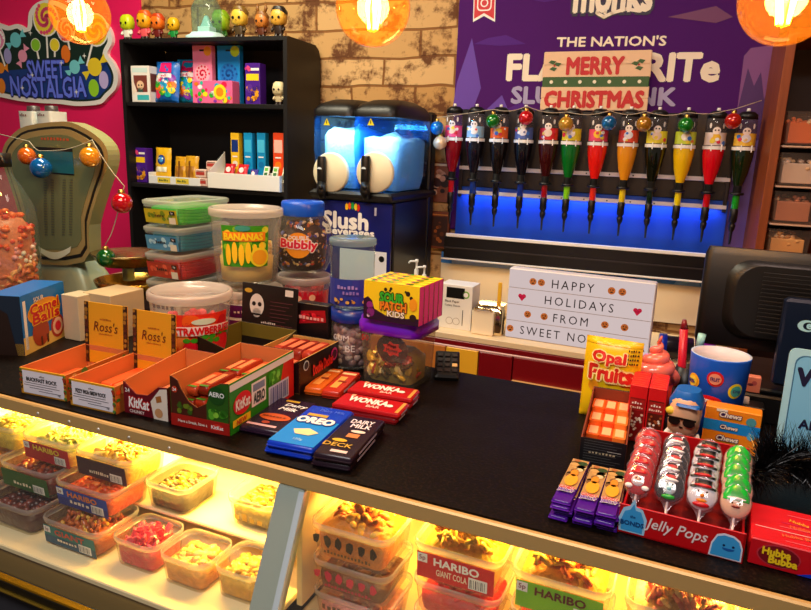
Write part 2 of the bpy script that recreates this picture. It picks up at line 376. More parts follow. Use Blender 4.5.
SP = [('#c8104a', '#8a0a18', '#c01018', 'pink topped bottle with dark red cordial and red valve', '#f0508a'),
      ('#1a2438', '#120f18', '#1a3a8c', 'bottle with a pale blue picture, dark cordial and blue valve', '#8cc0e8'),
      ('#241410', '#15100e', '#101012', 'bottle with an orange picture, dark cordial and black valve', '#e8641c'),
      ('#101020', '#0d0c14', '#14308c', 'bottle with a navy and white picture, black cordial and blue valve', '#4a64a8'),
      ('#2a0a0a', '#3a0c0c', '#a00c18', 'bottle with a red picture, dark maroon cordial and dark red valve', '#d8202a'),
      ('#0a5a1c', '#0c6a20', '#86d81c', 'bottle with a yellow picture, dark green cordial and lime valve', '#e8d82a'),
      ('#e01818', '#e81c14', '#e8301c', 'bottle filled with bright red cordial and a red valve, under the sign end', '#e84a6a'),
      ('#e08a14', '#e8951c', '#f0d018', 'bottle filled with amber cordial and a yellow valve', '#e84a30'),
      ('#14180c', '#101408', '#0c2414', 'bottle with a lemon picture, black cordial and dark valve', '#f0e23a'),
      ('#f0c814', '#f0c010', '#f4dc14', 'bottle filled with bright yellow cordial and a yellow valve', '#c8d83a'),
      ('#d00c1c', '#d80a1c', '#c80c18', 'bottle filled with crimson cordial and a crimson valve', '#f0e0d8'),
      ('#0c2410', '#12240c', '#18a028', 'bottle with a gold picture, dark green cordial and bright green valve', '#e8b83a')]
for i, (px, s) in enumerate(zip(XS, SP)):
    p = at_d(px, 110, 2.75)
    t = thing('cordial_dispenser', 'upside-down ' + s[3], 'drink dispenser', wall(p.x, 2.75, 0), TH, 'upside-down cordial bottles on the wall rack')
    m = MB(); m.lathe([(.0, 1.585), (.034, 1.587), (.035, 1.66), (.033, 1.685), (.024, 1.697)], clear('#e8e4e8', .10), 20)
    m.cyl(.035, .035, 1.587, 1.67); m.rect(-.05, .05, .002, .046, mat(s[4], .4)); r2 = random.Random(i)
    m.disc(0, .052, .013, mat('#f4e6dc', .4), 2); m.disc(-.005, .054, .003, BLACK, 3, n=8); m.disc(.005, .054, .003, BLACK, 3, n=8)
    m.disc(0, .028, .016, mat(['#f0d8c0', '#f8f0e8', '#f0c028', '#e8e8f0'][i % 4], .4), 2, ry=.014)
    for k in range(5): m.disc(r2.uniform(-.03, .03), r2.uniform(.008, .04), r2.uniform(.004, .009), mat(['#ffffff', s[4], '#e03048', '#f0d840', '#3a78d8'][k], .4), 3, n=10)
    for a in (-.022, .022): m.disc(a, .07, .004, mat('#f8f0ec', .3), 2, n=8, ry=.01)
    m.build('bottle', t)
    m = MB(); m.lathe([(0, 1.71), (.02, 1.708), (.033, 1.698), (.034, 1.682), (0, 1.68)], BLACK, 18); m.lathe([(0, 1.72), (.006, 1.719), (.007, 1.708), (0, 1.708)], WHITE, 10); m.build('cap', t)
    m = MB(); m.lathe([(0, 1.574), (.039, 1.574), (.039, 1.586), (0, 1.586)], WHITE, 20, smooth=False)
    for a in (-.014, .02): m.face('front', .08, .078, .02, 1.57); m.rect(a, a + .004, -.012, .012, WHITE, 2)
    m.build('collar', t)
    m = MB(); m.lathe([(.037, 1.574), (.036, 1.55), (.027, 1.495), (.014, 1.448), (.012, 1.43), (0, 1.43)], mat(s[1], .12, coat=1), 20); m.build('cordial', t)
    m = MB(); m.lathe([(0, 1.45), (.0145, 1.45), (.0145, 1.425), (.024, 1.424), (.024, 1.416), (.012, 1.414)], BLACK, 16); m.build('lock_ring', t)
    m = MB(); m.lathe([(.012, 1.416), (.0125, 1.37), (.009, 1.362)], mat(s[2], .15, coat=1), 14); m.build('valve', t)
    m = MB(); m.lathe([(.011, 1.366), (.014, 1.36), (.014, 1.32), (.008, 1.312), (.012, 1.305), (.01, 1.29), (.005, 1.28), (.004, 1.235), (0, 1.235)], BLACK, 12)
    m.lathe([(.012, 1.45), (.009, 1.447), (.009, 1.36)], BLACK, 8, y=.026)
    m.build('nozzle', t)
# sign hung on the banner
t = thing('christmas_sign', 'pale plank sign with red merry christmas letters and a green band over the bottles', 'sign', wall(-.237, 2.825, 1.706), TH)
t.rotation_euler = (0, math.radians(-.6), TH)
pk = mat('#f2c9a0', .55, noise=.12, nscale=14); rd = mat('#c8141c', .5); gr = mat('#2f5a24', .5)
m = MB()
for w, h, z, mt in ((.405, .034, .045, pk), (.405, .034, .0, pk), (.40, .032, .085, gr), (.405, .042, .122, pk), (.40, .042, .166, pk)):
    m.box(w, .014, h + .012, mt, 0, 0, z, b=.003)
m.plane((0, -.0075, 0), (1, 0, 0), (0, 0, 1))
m.text('MERRY', -.003, .166, .058, rd, w=.21, bold=.06, l=2); m.text('CHRISTMAS', 0, .042, .058, rd, w=.37, bold=.06, l=2)
for i in range(7): m.disc(-.165 + i * .055, .107, .007, mat('#f4ecd0', .4), n=10)
for sgn in (-1, 1):
    for a, b in ((.165, .18), (.145, .172), (.16, .155)):
        m.poly([(sgn * a - .016, b), (sgn * a - .005, b + .008), (sgn * a + .014, b + .004), (sgn * a + .004, b - .008)], gr, 2)
    m.disc(sgn * .157, .168, .004, rd, 3, n=8)
m.build('planks', t)
# string lights along the bottles
def bauble(px, py, D, r, c, label, group, Y=None):
    if Y: P = at_y(px, py, Y)
    else: q = at_d(px, py, D); P = wall(q.x, D, q.z)
    t = thing('bauble_light', label, 'bauble', P, 0, group)
    m = MB(); m.ball((0, 0, 0), r, mat(c, .12, metal=.25, coat=1), 20, 14); m.build('globe', t)
    m = MB(); m.lathe([(r * .32, r * .93), (r * .32, r * 1.2), (r * .2, r * 1.3), (0, r * 1.32)], mat('#c8a050', .3, metal=1), 10); m.build('cap', t)
    return P + Vector((0, 0, r * 1.42))
G = 'shiny bauble lights strung along the bottles'; ends = []
for px, py, c, l in ((437, 128, '#0a70c0', 'blue bauble hanging by the brick wall at the start of the string'), (440, 143, '#e8c8a0', 'pale gold bauble below the blue bauble beside the brick wall'),
                     (493, 121, '#0a7a1c', 'green bauble in front of the orange pictured bottle'), (526, 118, '#d0141c', 'red bauble in front of the navy pictured bottle'),
                     (566, 124, '#c8962c', 'gold bauble beside the yellow pictured bottle'), (609, 123, '#0a64a0', 'blue bauble between the bright red and amber bottles'),
                     (644, 124, '#b07818', 'dull gold bauble between the amber and lemon bottles'), (686, 125, '#10801c', 'green bauble over the bright yellow cordial bottle'),
                     (733, 121, '#c01c10', 'red bauble by the last bottle of the rack')):
    ends.append(bauble(px, py, 2.69, .028, c, l, G))
m = MB(); path = []
for a, b in zip(ends[2:], ends[3:]):
    for k in range(6): path.append(a.lerp(b, k / 6) + Vector((0, 0, -.012 * math.sin(PI * k / 6) + .004)))
path = [ends[1], ends[0]] + path + [ends[-1], ends[-1] + Vector((.08, 0, .03))]
m.tube(path, .0016, mat('#b8a890', .4), 5); tag(m.build('light_wire'), 'thin pale wire carrying the baubles across the cordial bottles', 'wire')
# ------------------------------------------------------------------ wooden pick and mix dispenser unit at the end of the wall
orw = wood_mat('#6a2a0c', '#a8521c'); dkw = mat('#2a0d06', .5)
t = thing('dispenser_cabinet', 'tall orange-brown wooden cabinet holding clear sweet drawers at the wall end', 'cabinet', wall(.380, 2.70, 0), TH)
m = MB(); m.box(.028, .3, 1.95, orw, 0, 0, .886 - .886 + .0); m.build('side_panel', t)
m = MB(); m.box(.9, .012, 2.3, dkw, .45, .145, 0); m.build('back_panel', t)
m = MB(); m.box(.88, .3, .03, orw, .45, 0, 1.925); m.build('top_board', t)
m = MB(); m.box(.03, .3, 1.9, orw, .19, 0, 0); m.build('divider', t)
for i, zz in enumerate((1.215, 1.34, 1.465, 1.595)):
    m = MB(); m.box(.15, .28, .006, mat('#e8c8b0', .4), .096, 0, zz - .008); m.build('shelf_board', t)
m = MB(); m.box(.66, .28, .02, orw, .54, 0, 1.33); m.build('shelf_board', t)
KC = [('#e87a38', 'orange'), ('#e8e0dc', 'white'), ('#c88a70', 'brown'), ('#f4c078', 'yellow'), ('#8a4a28', 'dark')]
for i, zz in enumerate((1.596, 1.466, 1.341, 1.216, 1.09)):
    d = thing('sweet_dispenser', ['clear drawer of orange sweets, topmost in the wooden cabinet', 'clear drawer of white sweets under the topmost one in the wooden cabinet', 'clear drawer of brown sweets in the middle of the wooden cabinet',
              'clear drawer of yellow sweets low in the wooden cabinet', 'clear drawer of dark sweets at the bottom of the wooden cabinet'][i], 'drawer', wall(.466, 2.675, zz), TH, 'clear sweet drawers')
    m = MB(); m.loft([(.118, .24, .006, 0), (.128, .25, .006, .10), (.132, .254, .006, .105)], clear('#f8e8d8', .12, '#f4e0d0', .12), cap1=False); m.build('drawer_box', d)
    m = MB(); m.box(.1, .2, .065, mat(KC[i][0], .5), 0, 0, .006); r2 = random.Random(i)
    for k in range(60): m.ball((r2.uniform(-.044, .044), r2.uniform(-.098, .09), r2.uniform(.03, .085)), (r2.uniform(.006, .011), .008, .006), mat(KC[i][0], .4) if k % 3 else mat('#f4d8b0', .4), 6, 4)
    m.build('sweets', d)['kind'] = 'stuff'
m = MB(); m.box(.2, .2, .14, mat('#e07818', .35, noise=.4, nscale=60)); m.lathe([(.06, .14), (.06, .155), (0, .156)], BLACK, 16)
tag(m.build('sweet_bin', None, wall(.69, 2.68, 1.351), TH), 'amber bin of sweets on the cabinet shelf by the photo edge', 'bin')
# ================================================================== SHOP SIGN ON THE PINK WALL
SD = WD - .03
def S(px, py): p = at_d(px, py, SD); return (p.x, p.z)
m = MB()
OUT = [(-24, 92), (-26, 40), (-12, 22), (2, 24), (8, 26), (18, 24), (27, 28), (29, 12), (38, 2), (52, 0), (66, 6), (76, 14), (84, 19), (92, 18), (102, 20), (110, 30), (112, 42), (107, 54), (113, 62), (118, 75), (116, 88), (108, 97), (100, 104), (78, 106), (60, 104), (40, 103), (20, 101), (0, 97)]
def smooth_pts(P, n=4):
    o = []
    for i in range(len(P)):
        p0, p1, p2, p3 = [Vector(P[(i + k - 1) % len(P)]) for k in range(4)]
        for j in range(n):
            t = j / n; o.append(tuple(.5 * ((2 * p1) + (p2 - p0) * t + (2 * p0 - 5 * p1 + 4 * p2 - p3) * t * t + (3 * p1 - p0 - 3 * p2 + p3) * t ** 3)))
    return o
OUT = smooth_pts(OUT); cxx = sum(p[0] for p in OUT) / len(OUT); cyy = sum(p[1] for p in OUT) / len(OUT)
m.prism([S(*p) for p in OUT], 0, .02, WHITE)
m.plane((0, 0, 0), (1, 0, 0), (0, 0, 1))
def shrink(P, k):
    o = []
    for i in range(len(P)):
        a, b = Vector(P[i - 1]), Vector(P[(i + 1) % len(P)]); n = Vector((-(b - a).y, (b - a).x)).normalized(); o.append((P[i][0] + n.x * k, P[i][1] + n.y * k))
    return o
m.poly([S(*p) for p in shrink(OUT, 4.5)], mat('#0c2a20', .5)); m.poly([S(*p) for p in shrink([p for p in OUT if p[1] > 55], 6.5)], mat('#103a86', .5), 2)
PX = abs(S(60, 60)[0] - S(61, 60)[0])
def lolly(px, py, r, c1, c2, stick):
    a, b = S(px, py), S(*stick); d = Vector((b[0] - a[0], b[1] - a[1])); n = Vector((-d.y, d.x)).normalized() * PX * .9
    m.poly([(a[0] - n.x, a[1] - n.y), (b[0] - n.x, b[1] - n.y), (b[0] + n.x, b[1] + n.y), (a[0] + n.x, a[1] + n.y)], WHITE, 3)
    m.disc(a[0], a[1], r * PX, WHITE, 4); m.disc(a[0], a[1], r * PX * .9, mat(c1, .4), 5)
    for k in range(3 if c2 else 0):
        for j in range(14):
            t0 = k * 2.1 + j * .28; q = r * PX * .85 * (1 - j / 15)
            m.disc(a[0] + q * math.cos(t0), a[1] + q * math.sin(t0), r * PX * .12, mat(c2, .4), 6, n=8)
lolly(46, 19, 13, '#f6e23a', '#e84a7a', (48, 58)); lolly(96, 30, 12, '#f4d428', '#f0a020', (87, 66)); lolly(66, 30, 9, '#f8a0a8', '#f4503c', (70, 50)); lolly(-4, 38, 10, '#f090c0', '#ffffff', (6, 68))
lolly(36, 45, 5, '#8ad02a', None, (39, 59)); lolly(55, 45, 5, '#f2de2a', None, (55, 57))
def egg(px, py, rx, ry, c): p = S(px, py); m.disc(p[0], p[1], rx * PX, mat(c, .4), 4, ry=ry * PX)
egg(66, 54, 4.5, 6.5, '#f07a1c'); egg(8, 56, 4, 6, '#a9a4e0'); egg(104, 80, 4.5, 6.5, '#c9b8f0'); egg(94, 88, 5, 6.5, '#9ad82a'); egg(2, 86, 4, 6, '#f08a1c')
def sweetie(px, py, a, L, c):
    p = S(px, py); ca, sa = math.cos(a), math.sin(a); R = lambda x, y: (p[0] + (x * ca - y * sa) * PX, p[1] + (x * sa + y * ca) * PX)
    for sg in (-1, 1): m.poly([R(sg * L * .35, 0), R(sg * L, -3.5), R(sg * L * .95, 0), R(sg * L, 3.5)], mat(c, .4), 4)
    m.disc(p[0], p[1], L * .52 * PX, mat(c, .4), 5)
sweetie(16, 40, .5, 11, '#6fd4e0'); sweetie(23, 56, 1.0, 9, '#f4a0c0'); sweetie(75, 67, .6, 10, '#7ad8e4'); sweetie(95, 67, .55, 13, '#f2d42a'); sweetie(1, 68, 0, 8, '#f0901c')
def stext(t, px, py, wpx, hpx, arc=0): a = S(px, py); m.text(t, a[0], a[1], hpx * PX, mat('#6a80ff', .4), w=wpx * PX, bold=.03, edge=.05, l=6, arc=arc, outline=mat('#1a1c6a', .5))
stext('SWEET', 46, 69.5, 38, 13); stext('NOSTALGIA', 48, 87.5, 77, 15, .1)
for px, py in ((33, 75), (23, 88), (31, 33), (77, 92), (85, 56), (62, 63)):
    p = S(px, py); q = PX * 2.2; m.poly([(p[0], p[1] + q), (p[0] - q * .2, p[1] + q * .2), (p[0] - q, p[1]), (p[0] - q * .2, p[1] - q * .2), (p[0], p[1] - q), (p[0] + q * .2, p[1] - q * .2), (p[0] + q, p[1]), (p[0] + q * .2, p[1] + q * .2)], WHITE, 9)
tag(m.build('shop_sign', None, wall(0, SD, 0), TH), 'cut-out shop sign with painted lollies and blue lettering on the pink wall', 'sign')

# ================================================================== BLACK SHELF UNIT AND WHAT STANDS ON IT
SFD = 2.55
UL, UR = at_d(120.3, 60, SFD).x, at_d(287, 60, SFD).x; UC, UW = (UL + UR) / 2, UR - UL
ZT = at_d(200, 37, SFD).z; Z1 = at_d(200, 103, SFD).z; Z2 = at_d(205, 187.5, SFD).z; UD = WD - .02 - SFD
wm = mat('#080606', .5, noise=.2, nscale=9)
su = thing('shelf_unit', 'tall black shelving unit against the wall between the pink paint and the bricks', 'shelf', wall(UC, SFD + UD / 2, BCZ), TH)
m = MB()
for sg in (-1, 1):
    m = MB(); h = ZT - BCZ; y0, y1 = -UD / 2, UD / 2
    pr = [(y0, 0), (y1, 0), (y1, h - .05), (y1 - .015, h - .02), (y1 - .05, h - .002), (y0 + .01, h), (y0, h - .006)]
    m.t = Matrix.Translation((sg * (UW / 2 - .009) + .009, 0, 0)) @ Matrix.Rotation(PI / 2, 4, 'Z'); m.prism(pr, 0, .018, wm); m.build('side_panel', su)
m = MB(); m.box(UW - .03, .008, ZT - BCZ - .014, mat('#070606', .6), 0, UD / 2 - .006, .01); m.build('back_panel', su)
for zz in (ZT - .018, Z1 - .018, Z2 - .018, BCZ + .03):
    m = MB(); m.box(UW - .036, UD - .015, .018, wm, 0, -.004, zz - BCZ); m.build('shelf_board', su)
# picture-printing pouch and box makers
def pouch(name, label, cat, loc, rz, w, h, t, c, draw=None, group=None, lean=0, edge=None):
    """a sealed bag that stands on its lower edge, front towards -y"""
    m = MB(); NX, NZ = 10, 12; vs = []; fs = []
    bul = lambda u, v: (max(0, 1 - abs(2 * u / w) ** 2.5) * max(0, 1 - abs(2 * v / h - 1) ** 4)) ** .6
    r2 = random.Random(len(label)); wob = lambda u, v: .0012 * math.sin(u * 190 + v * 90) + .001 * math.sin(v * 160)
    P = lambda u, v, s: Vector((u * (1 - .06 * bul(u, v)), s * (t / 2 * bul(u, v) + wob(u, v)), v))
    for s in (-1, 1):
        vs = [P(-w / 2 + w * i / NX, h * j / NZ, s) for j in range(NZ + 1) for i in range(NX + 1)]
        fs = [(j * (NX + 1) + i, j * (NX + 1) + i + 1, (j + 1) * (NX + 1) + i + 1, (j + 1) * (NX + 1) + i) for j in range(NZ) for i in range(NX)]
        m.add(vs, fs if s < 0 else [f[::-1] for f in fs], mat(c, .28), True)
    m.D = lambda u, v, l: P(u, v, -1) + Vector((0, -l * EPS * 1.6, 0)); m.curved = True
    for v in (.004, h - .012): m.rect(-w / 2, w / 2, v, v + .008, mat(edge or c, .3), 1)
    if draw: draw(m, w, h)
    o = m.build(name, None, loc, rz); o.rotation_euler = (lean, 0, rz); return tag(o, label, cat, group)
def carton(name, label, cat, loc, rz, w, d, h, c, draw=None, group=None, b=.0015, lean=0):
    """a closed printed box, origin under its middle"""
    m = MB(); m.box(w, d, h, mat(c, .4), b=b)
    if draw: draw(m, w, d, h)
    o = m.build(name, None, loc, rz); o.rotation_euler = (lean, 0, rz); return tag(o, label, cat, group)
def blobs(m, u0, u1, v0, v1, cols, n, seed, r=(.004, .012), l=2):
    r2 = random.Random(seed)
    for k in range(n):
        q = r2.uniform(*r); m.disc(r2.uniform(u0 + q, u1 - q), r2.uniform(v0 + q, v1 - q), q, mat(cols[k % len(cols)], .4), l + k % 3, n=12, ry=q * r2.uniform(.7, 1.1))
def SH(px, py0, py1, z=None, D=SFD + .07):
    """a place on the shelf: pixel column, base row -> (u, height)"""
    a = at_d(px, py0, D); b = at_d(px, py1, D); return a.x, b.z - (a.z if z is None else z), D
def sloc(u, D, z): return wall(u, D, z)
PXS = 2.7 / 690
# upper shelf
def d_fig(m, w, d, h):
    m.face('front', w, d, h); m.rect(-w * .42, w * .42, h * .32, h * .44, mat('#cfe8e4', .4)); m.rect(-w * .36, w * .38, -h * .22, h * .24, mat('#7a3a30', .3)); m.disc(0, -.005, w * .2, mat('#f0c8a0', .4), 2); m.disc(-.008, -.005, .004, BLACK, 3, n=8); m.disc(.008, -.005, .004, BLACK, 3, n=8)
    m.rect(-.014, .014, -h * .22, -h * .1, mat('#3a5a50', .4), 2); m.rect(-w * .2, w * .45, -h * .44, -h * .3, mat('#38b8c0', .4)); m.poly([(-w * .45, -h * .3), (-w * .2, -h * .2), (-w * .45, h * .2)], mat('#f0e0d0', .4), 2)
    m.face('right', w, d, h); m.rect(-d * .4, d * .4, -h * .2, h * .3, mat('#6a3428', .3))
u, h, D = SH(142, 102, 67, Z1); carton('figure_box', 'white window box with a toy figure at the end of the upper shelf', 'toy box', sloc(u + .030, D, Z1 + .001), TH, .098, .08, h, '#efeae2', d_fig)
PAL = ['#f0e020', '#e81c50', '#18a0d8', '#30b830', '#f07818', '#e8f0f4', '#8838b0', '#18c0b0']
def d_mix(seed):
    def f(m, w, h):
        blobs(m, -w * .47, w * .47, .012, h * .72, PAL, 46, seed, (.008, .02)); m.poly([(-w * .2, h * .95), (w * .25, h * .95), (w * .3, h * .7), (-w * .22, h * .72)], mat('#d8186a', .4), 6); m.rect(-w * .3, w * .3, h * .58, h * .68, mat('#f4e8f0', .4), 6); m.scrawl(3, 0, h * .63, h * .07, mat('#d8186a', .4), 8)
    return f
u, h, D = SH(164, 102, 62, Z1); pouch('sweet_bag', 'multicoloured sweet bag with blue top beside the toy box', 'sweets', sloc(u + .024, D - .008, Z1 + .004), TH, .125, h, .05, '#1a6ac8', d_mix(3), 'bags of sweets on the upper shelf', -.12)
u, h, D = SH(182, 102, 58, Z1); pouch('sweet_bag', 'multicoloured sweet bag with pink banner next to the pink lolly pack', 'sweets', sloc(u - .006, D + .055, Z1 + .004), TH, .135, h, .05, '#189ad0', d_mix(8), 'bags of sweets on the upper shelf', -.12)
def d_lol(c1, c2, dark):
    def f(m, w, d, h):
        m.face('front', w, d, h); m.disc(0, h * .02, w * .40, mat(c1, .4)); 
        for k in range(22): a = k * .55; q = w * .36 * (1 - k / 24); m.disc(q * math.cos(a), h * .02 + q * math.sin(a), w * .05, mat(c2, .4), 2, n=8)
        m.rect(-.012, .012, h * .40, h * .43, BLACK, 2); m.disc(w * .3, h * .4, w * .2, mat(['#f4a01c', '#b8d820'][dark], .4), 2); m.rect(-w * .25, w * .25, -h * .3, -h * .24, mat('#f4e8ec', .4), 2)
    return f
u, h, D = SH(204, 82, 46, None); ua, hh, _ = SH(219, 102, 82, Z1)
def d_rain(m, w, d, h): m.face('front', w, d, h); blobs(m, -w / 2, w / 2, -h / 2, h / 2, PAL + ['#f46aa8', '#f46aa8'], 34, 5, (.006, .014)); m.disc(w * .2, 0, h * .34, mat('#e8e020', .4), 6); m.disc(w * .2, 0, h * .2, mat('#f08a18', .4), 7)
carton('sweet_box', 'low pink and blue sweet box with bright dots under the two lolly packs', 'sweets', sloc(ua, SFD + .05, Z1 + .001), TH, .20, .055, hh, '#f06aa0', d_rain)
u1 = at_d(205, 90, SFD + .1).x; u2 = at_d(231, 90, SFD + .1).x; zt = at_d(205, 46, SFD + .1).z
carton('lolly_pack', 'tall pink pack with a red swirl lolly standing behind the low box', 'sweets', sloc(u1, SFD + .1, Z1 + .001), TH, .098, .03, zt - Z1, '#f48ab0', d_lol('#f4b0c0', '#d81840', 0), 'swirl lolly packs')
carton('lolly_pack', 'tall blue pack with a blue swirl lolly standing behind the low box', 'sweets', sloc(u2, SFD + .1, Z1 + .001), TH, .112, .03, zt - Z1 - .002, '#1484d0', d_lol('#1a70c0', '#0c4a98', 1), 'swirl lolly packs')
def d_grape(m, w, d, h): m.face('front', w, d, h); blobs(m, -w / 2, w / 2, -h * .5, 0, ['#e8a020', '#3a1a80', '#c87828', '#5a2a98'], 22, 6, (.006, .012)); m.rect(-w * .42, w * .42, h * .08, h * .24, YEL); m.rect(-w * .1, w * .45, h * .32, h * .38, WHITE, 2); blobs(m, -w / 2, -w * .1, h * .28, h * .48, ['#e84a80', '#c83890'], 8, 2, (.004, .008))
u, h, D = SH(256, 102, 64, Z1); carton('sweet_box', 'purple and gold sweet box beside the blue lolly pack on the upper shelf', 'sweets', sloc(u, D, Z1 + .001), TH, .072, .05, h, '#4a1a90', d_grape)
def figurine(label, px, py0, py1, z, D, hc, bc_, extra=None, hat=None, cat='toy', loc=None, s=None, group='big-headed toy figures on the shelf unit', rz=TH, hw=1.0):
    if loc is None:
        a = at_d(px, py0, D); b = at_d(px, py1, D); loc = sloc(a.x, D, z + .001); s = b.z - z
    t = thing('toy_figure', label, cat, loc, rz, group); hm = mat(hc, .35); bm = mat(bc_, .4)
    m = MB(); m.loft([(.30 * s, .2 * s, .08 * s, .14 * s), (.36 * s, .24 * s, .1 * s, .3 * s), (.26 * s, .2 * s, .08 * s, .48 * s)], bm)
    for sg in (-1, 1):
        m.loft([(.15 * s, .22 * s, .05 * s, 0, sg * .09 * s, -.02 * s), (.13 * s, .16 * s, .05 * s, .18 * s, sg * .08 * s, 0)], mat('#2a1c18', .4)); m.tube([(sg * .15 * s, 0, .42 * s), (sg * .23 * s, -.04 * s, .3 * s), (sg * .2 * s, -.12 * s, .24 * s)], [.06 * s, .055 * s, .05 * s], bm, 8)
    m.build('body', t)
    m = MB(); m.loft([(.3 * s * hw, .26 * s, .12 * s * hw, .42 * s), (.52 * s * hw, .42 * s, .16 * s * hw, .5 * s), (.56 * s * hw, .46 * s, .18 * s * hw, .7 * s), (.5 * s * hw, .42 * s, .18 * s * hw, .9 * s), (.3 * s * hw, .24 * s, .1 * s * hw, 1.0 * s)], hm, seg=4)
    m.plane((0, -.235 * s, .66 * s), (1, 0, 0), (0, 0, 1))
    for sg in (-1, 1): m.disc(sg * .12 * s, 0, .05 * s, BLACK, 1, n=10)
    m.disc(0, -.08 * s, .03 * s, mat('#3a1810', .4), 1, n=8, ry=.012 * s); m.build('head', t)
    if hat:
        m = MB(); hmt = mat(hat, .4); m.loft([(.57 * s, .40 * s, .18 * s, .78 * s, 0, .04 * s), (.58 * s, .46 * s, .2 * s, .88 * s, 0, .02 * s), (.36 * s, .3 * s, .14 * s, 1.04 * s, 0, 0)], hmt, seg=4)
        if extra == 'ears':
            for sg in (-1, 1): m.tube([(sg * .14 * s, 0, 1.0 * s), (sg * .2 * s, 0, 1.18 * s), (sg * .17 * s, 0, 1.34 * s)], [.06 * s, .07 * s, .03 * s], hmt, 8)
        m.build('hair', t)
    return t
TD = SFD + .08
figurine('small lime-headed toy figure at the pink wall end of the black unit top', 128, 37, 15, ZT, TD, '#c8d818', '#e8e4d8')
figurine('orange-haired toy figure with pink clothes, second from the lime-headed one', 145.5, 37, 12, ZT, TD, '#f0a818', '#e85a60', hat='#d85a10')
figurine('stout orange toy figure in dark clothes between the orange-haired and round yellow figures', 158.5, 37, 15, ZT, TD, '#e8701c', '#6a1a14', hat='#c84010')
figurine('round yellow toy figure with green feet beside the glass display', 174, 37, 18, ZT, TD, '#e8b018', '#188a3a')
figurine('lime toy figure behind the glass display on the unit top', 221, 35, 12, ZT, TD + .15, '#a8c820', '#3a6a20', hat='#88b010')
figurine('yellow toy figure in a brown hood on the unit top', 240, 35, 8, ZT, TD, '#e8c040', '#4a3a20', hat='#7a5a20')
figurine('brown toy figure with upright ears on the unit top', 262, 35, 13, ZT, TD, '#c87a30', '#5a2a14', hat='#8a5a28', extra='ears')
figurine('dark toy figure with yellow face at the brick end of the unit top', 279, 33, 8, ZT, TD, '#e8b040', '#2a1a10', hat='#1c1410')
figurine('small ivory toy figure alone at the dark end of the upper shelf', 279, 101, 82, Z1, TD, '#e8d8a8', '#c8b890')
# glass display box on top
gu = at_d(207, 34, TD + .02).x
t = thing('glass_display', 'clear glass display with pale blue base holding a small model on the unit top', 'display case', sloc(gu, TD + .02, ZT + .001), TH)
m = MB(); m.loft([(.15, .13, .03, 0), (.155, .135, .03, .012), (.13, .11, .03, .022), (.12, .1, .03, .03)], mat('#bfe8ec', .3)); m.build('base', t)
m = MB(); m.loft([(.115, .095, .03, .03), (.118, .098, .03, .13), (.09, .075, .03, .165), (.03, .03, .012, .175)], clear('#d8f4f0', .12)); m.build('cover', t)
m = MB(); m.box(.06, .05, .025, mat('#e8f4f4', .5), 0, 0, .03); m.loft([(.05, .04, .01, .055), (.015, .015, .005, .1)], mat('#a8d0c8', .5)); m.box(.03, .02, .01, mat('#9a5a28', .5), -.05, -.03, .022); m.build('model', t)
# lower shelf
u, h, D = SH(139, 183, 148, Z2); carton('sweet_box', 'purple and gold sweet box at the pink wall end of the lower shelf', 'sweets', sloc(u + .036, D, Z2 + .001), TH, .062, .05, h, '#4a1a90', d_grape)
def d_yel(m, w, h): m.disc(0, h * .62, w * .26, mat('#14409a', .4), 2); m.disc(0, h * .62, w * .15, mat('#4aa0e0', .4), 3); [m.disc(sx * .01, h * .66, .004, WHITE, 5, n=8) for sx in (-1, 1)]; m.rect(-w * .35, w * .35, h * .25, h * .4, mat('#f4f0d0', .4), 2)
u, h, D = SH(160, 180, 151, Z2); pouch('sweet_bag', 'yellow bag with a blue round picture standing in the tray on the lower shelf', 'sweets', sloc(u + .014, D + .006, Z2 + .016), TH, .085, h, .035, '#e8b418', d_yel, 'yellow bags in the shelf tray', -.1)
def d_yb(m, w, h): m.rect(-w * .35, w * .3, h * .2, h * .6, mat('#a8701c', .4), 2); m.rect(-w * .1, w * .05, h * .15, h * .8, mat('#7a4a14', .4), 3)
for k, (px, hh) in enumerate(((178, .115), (190, .12))): pouch('sweet_bag', ['plain gold bag slumped in the middle of the shelf tray', 'plain gold bag slumped by the tins end of the shelf tray'][k], 'sweets', sloc(at_d(px, 180, D).x, D + .02 - k * .012, Z2 + .012), TH, .07, hh, .03, '#d8a020', d_yb, 'yellow bags in the shelf tray', -.15)
u0, u1 = at_d(150, 185, SFD + .03).x, at_d(201, 185, SFD + .03).x
m = MB(); w_ = u1 - u0
m.box(w_, .004, .035, mat('#e8ecec', .4), 0, -.05, 0, b=.001); m.box(w_, .1, .003, mat('#e8ecec', .4), 0, 0, 0, b=.001); m.box(.003, .1, .05, mat('#e8ecec', .4), -w_ / 2, 0, 0, b=.001); m.box(.003, .1, .05, mat('#e8ecec', .4), w_ / 2, 0, 0, b=.001)
m.face('front', w_, .104, .035)
for k in range(2): m.rect(-.09 + k * .1, -.02 + k * .1, -.012, .012, mat('#e8d040', .4)); m.scrawl(6, -.055 + k * .1, 0, .012, mat('#2a5a30', .4), 3)
tag(m.build('display_tray', None, sloc((u0 + u1) / 2, SFD + .075, Z2 + .0015), TH), 'low white and yellow tray holding the gold bags on the lower shelf', 'tray')
for k in range(3):
    z = Z2 + .001 + .038 * k; p = at_d([206, 205, 212][k], 170, SFD + .06)
    m = MB(); m.box(.055, .05, .037, mat('#e8c8b8', .4), b=.004); m.face('front', .055, .05, .037); m.rect(-.022, .022, -.006, .008, mat('#b83a30', .4)); m.rect(-.02, .02, .01, .013, mat('#6a2a20', .4))
    tag(m.build('sweet_tin', None, sloc(p.x, SFD + .05 + .03 * (k == 2), z), TH), ['small pale carton at the bottom of the pile beside the white tray', 'small pale carton in the middle of the pile beside the white tray', 'small pale carton on top of the pile beside the white tray'][k], 'box', 'small pale cartons')
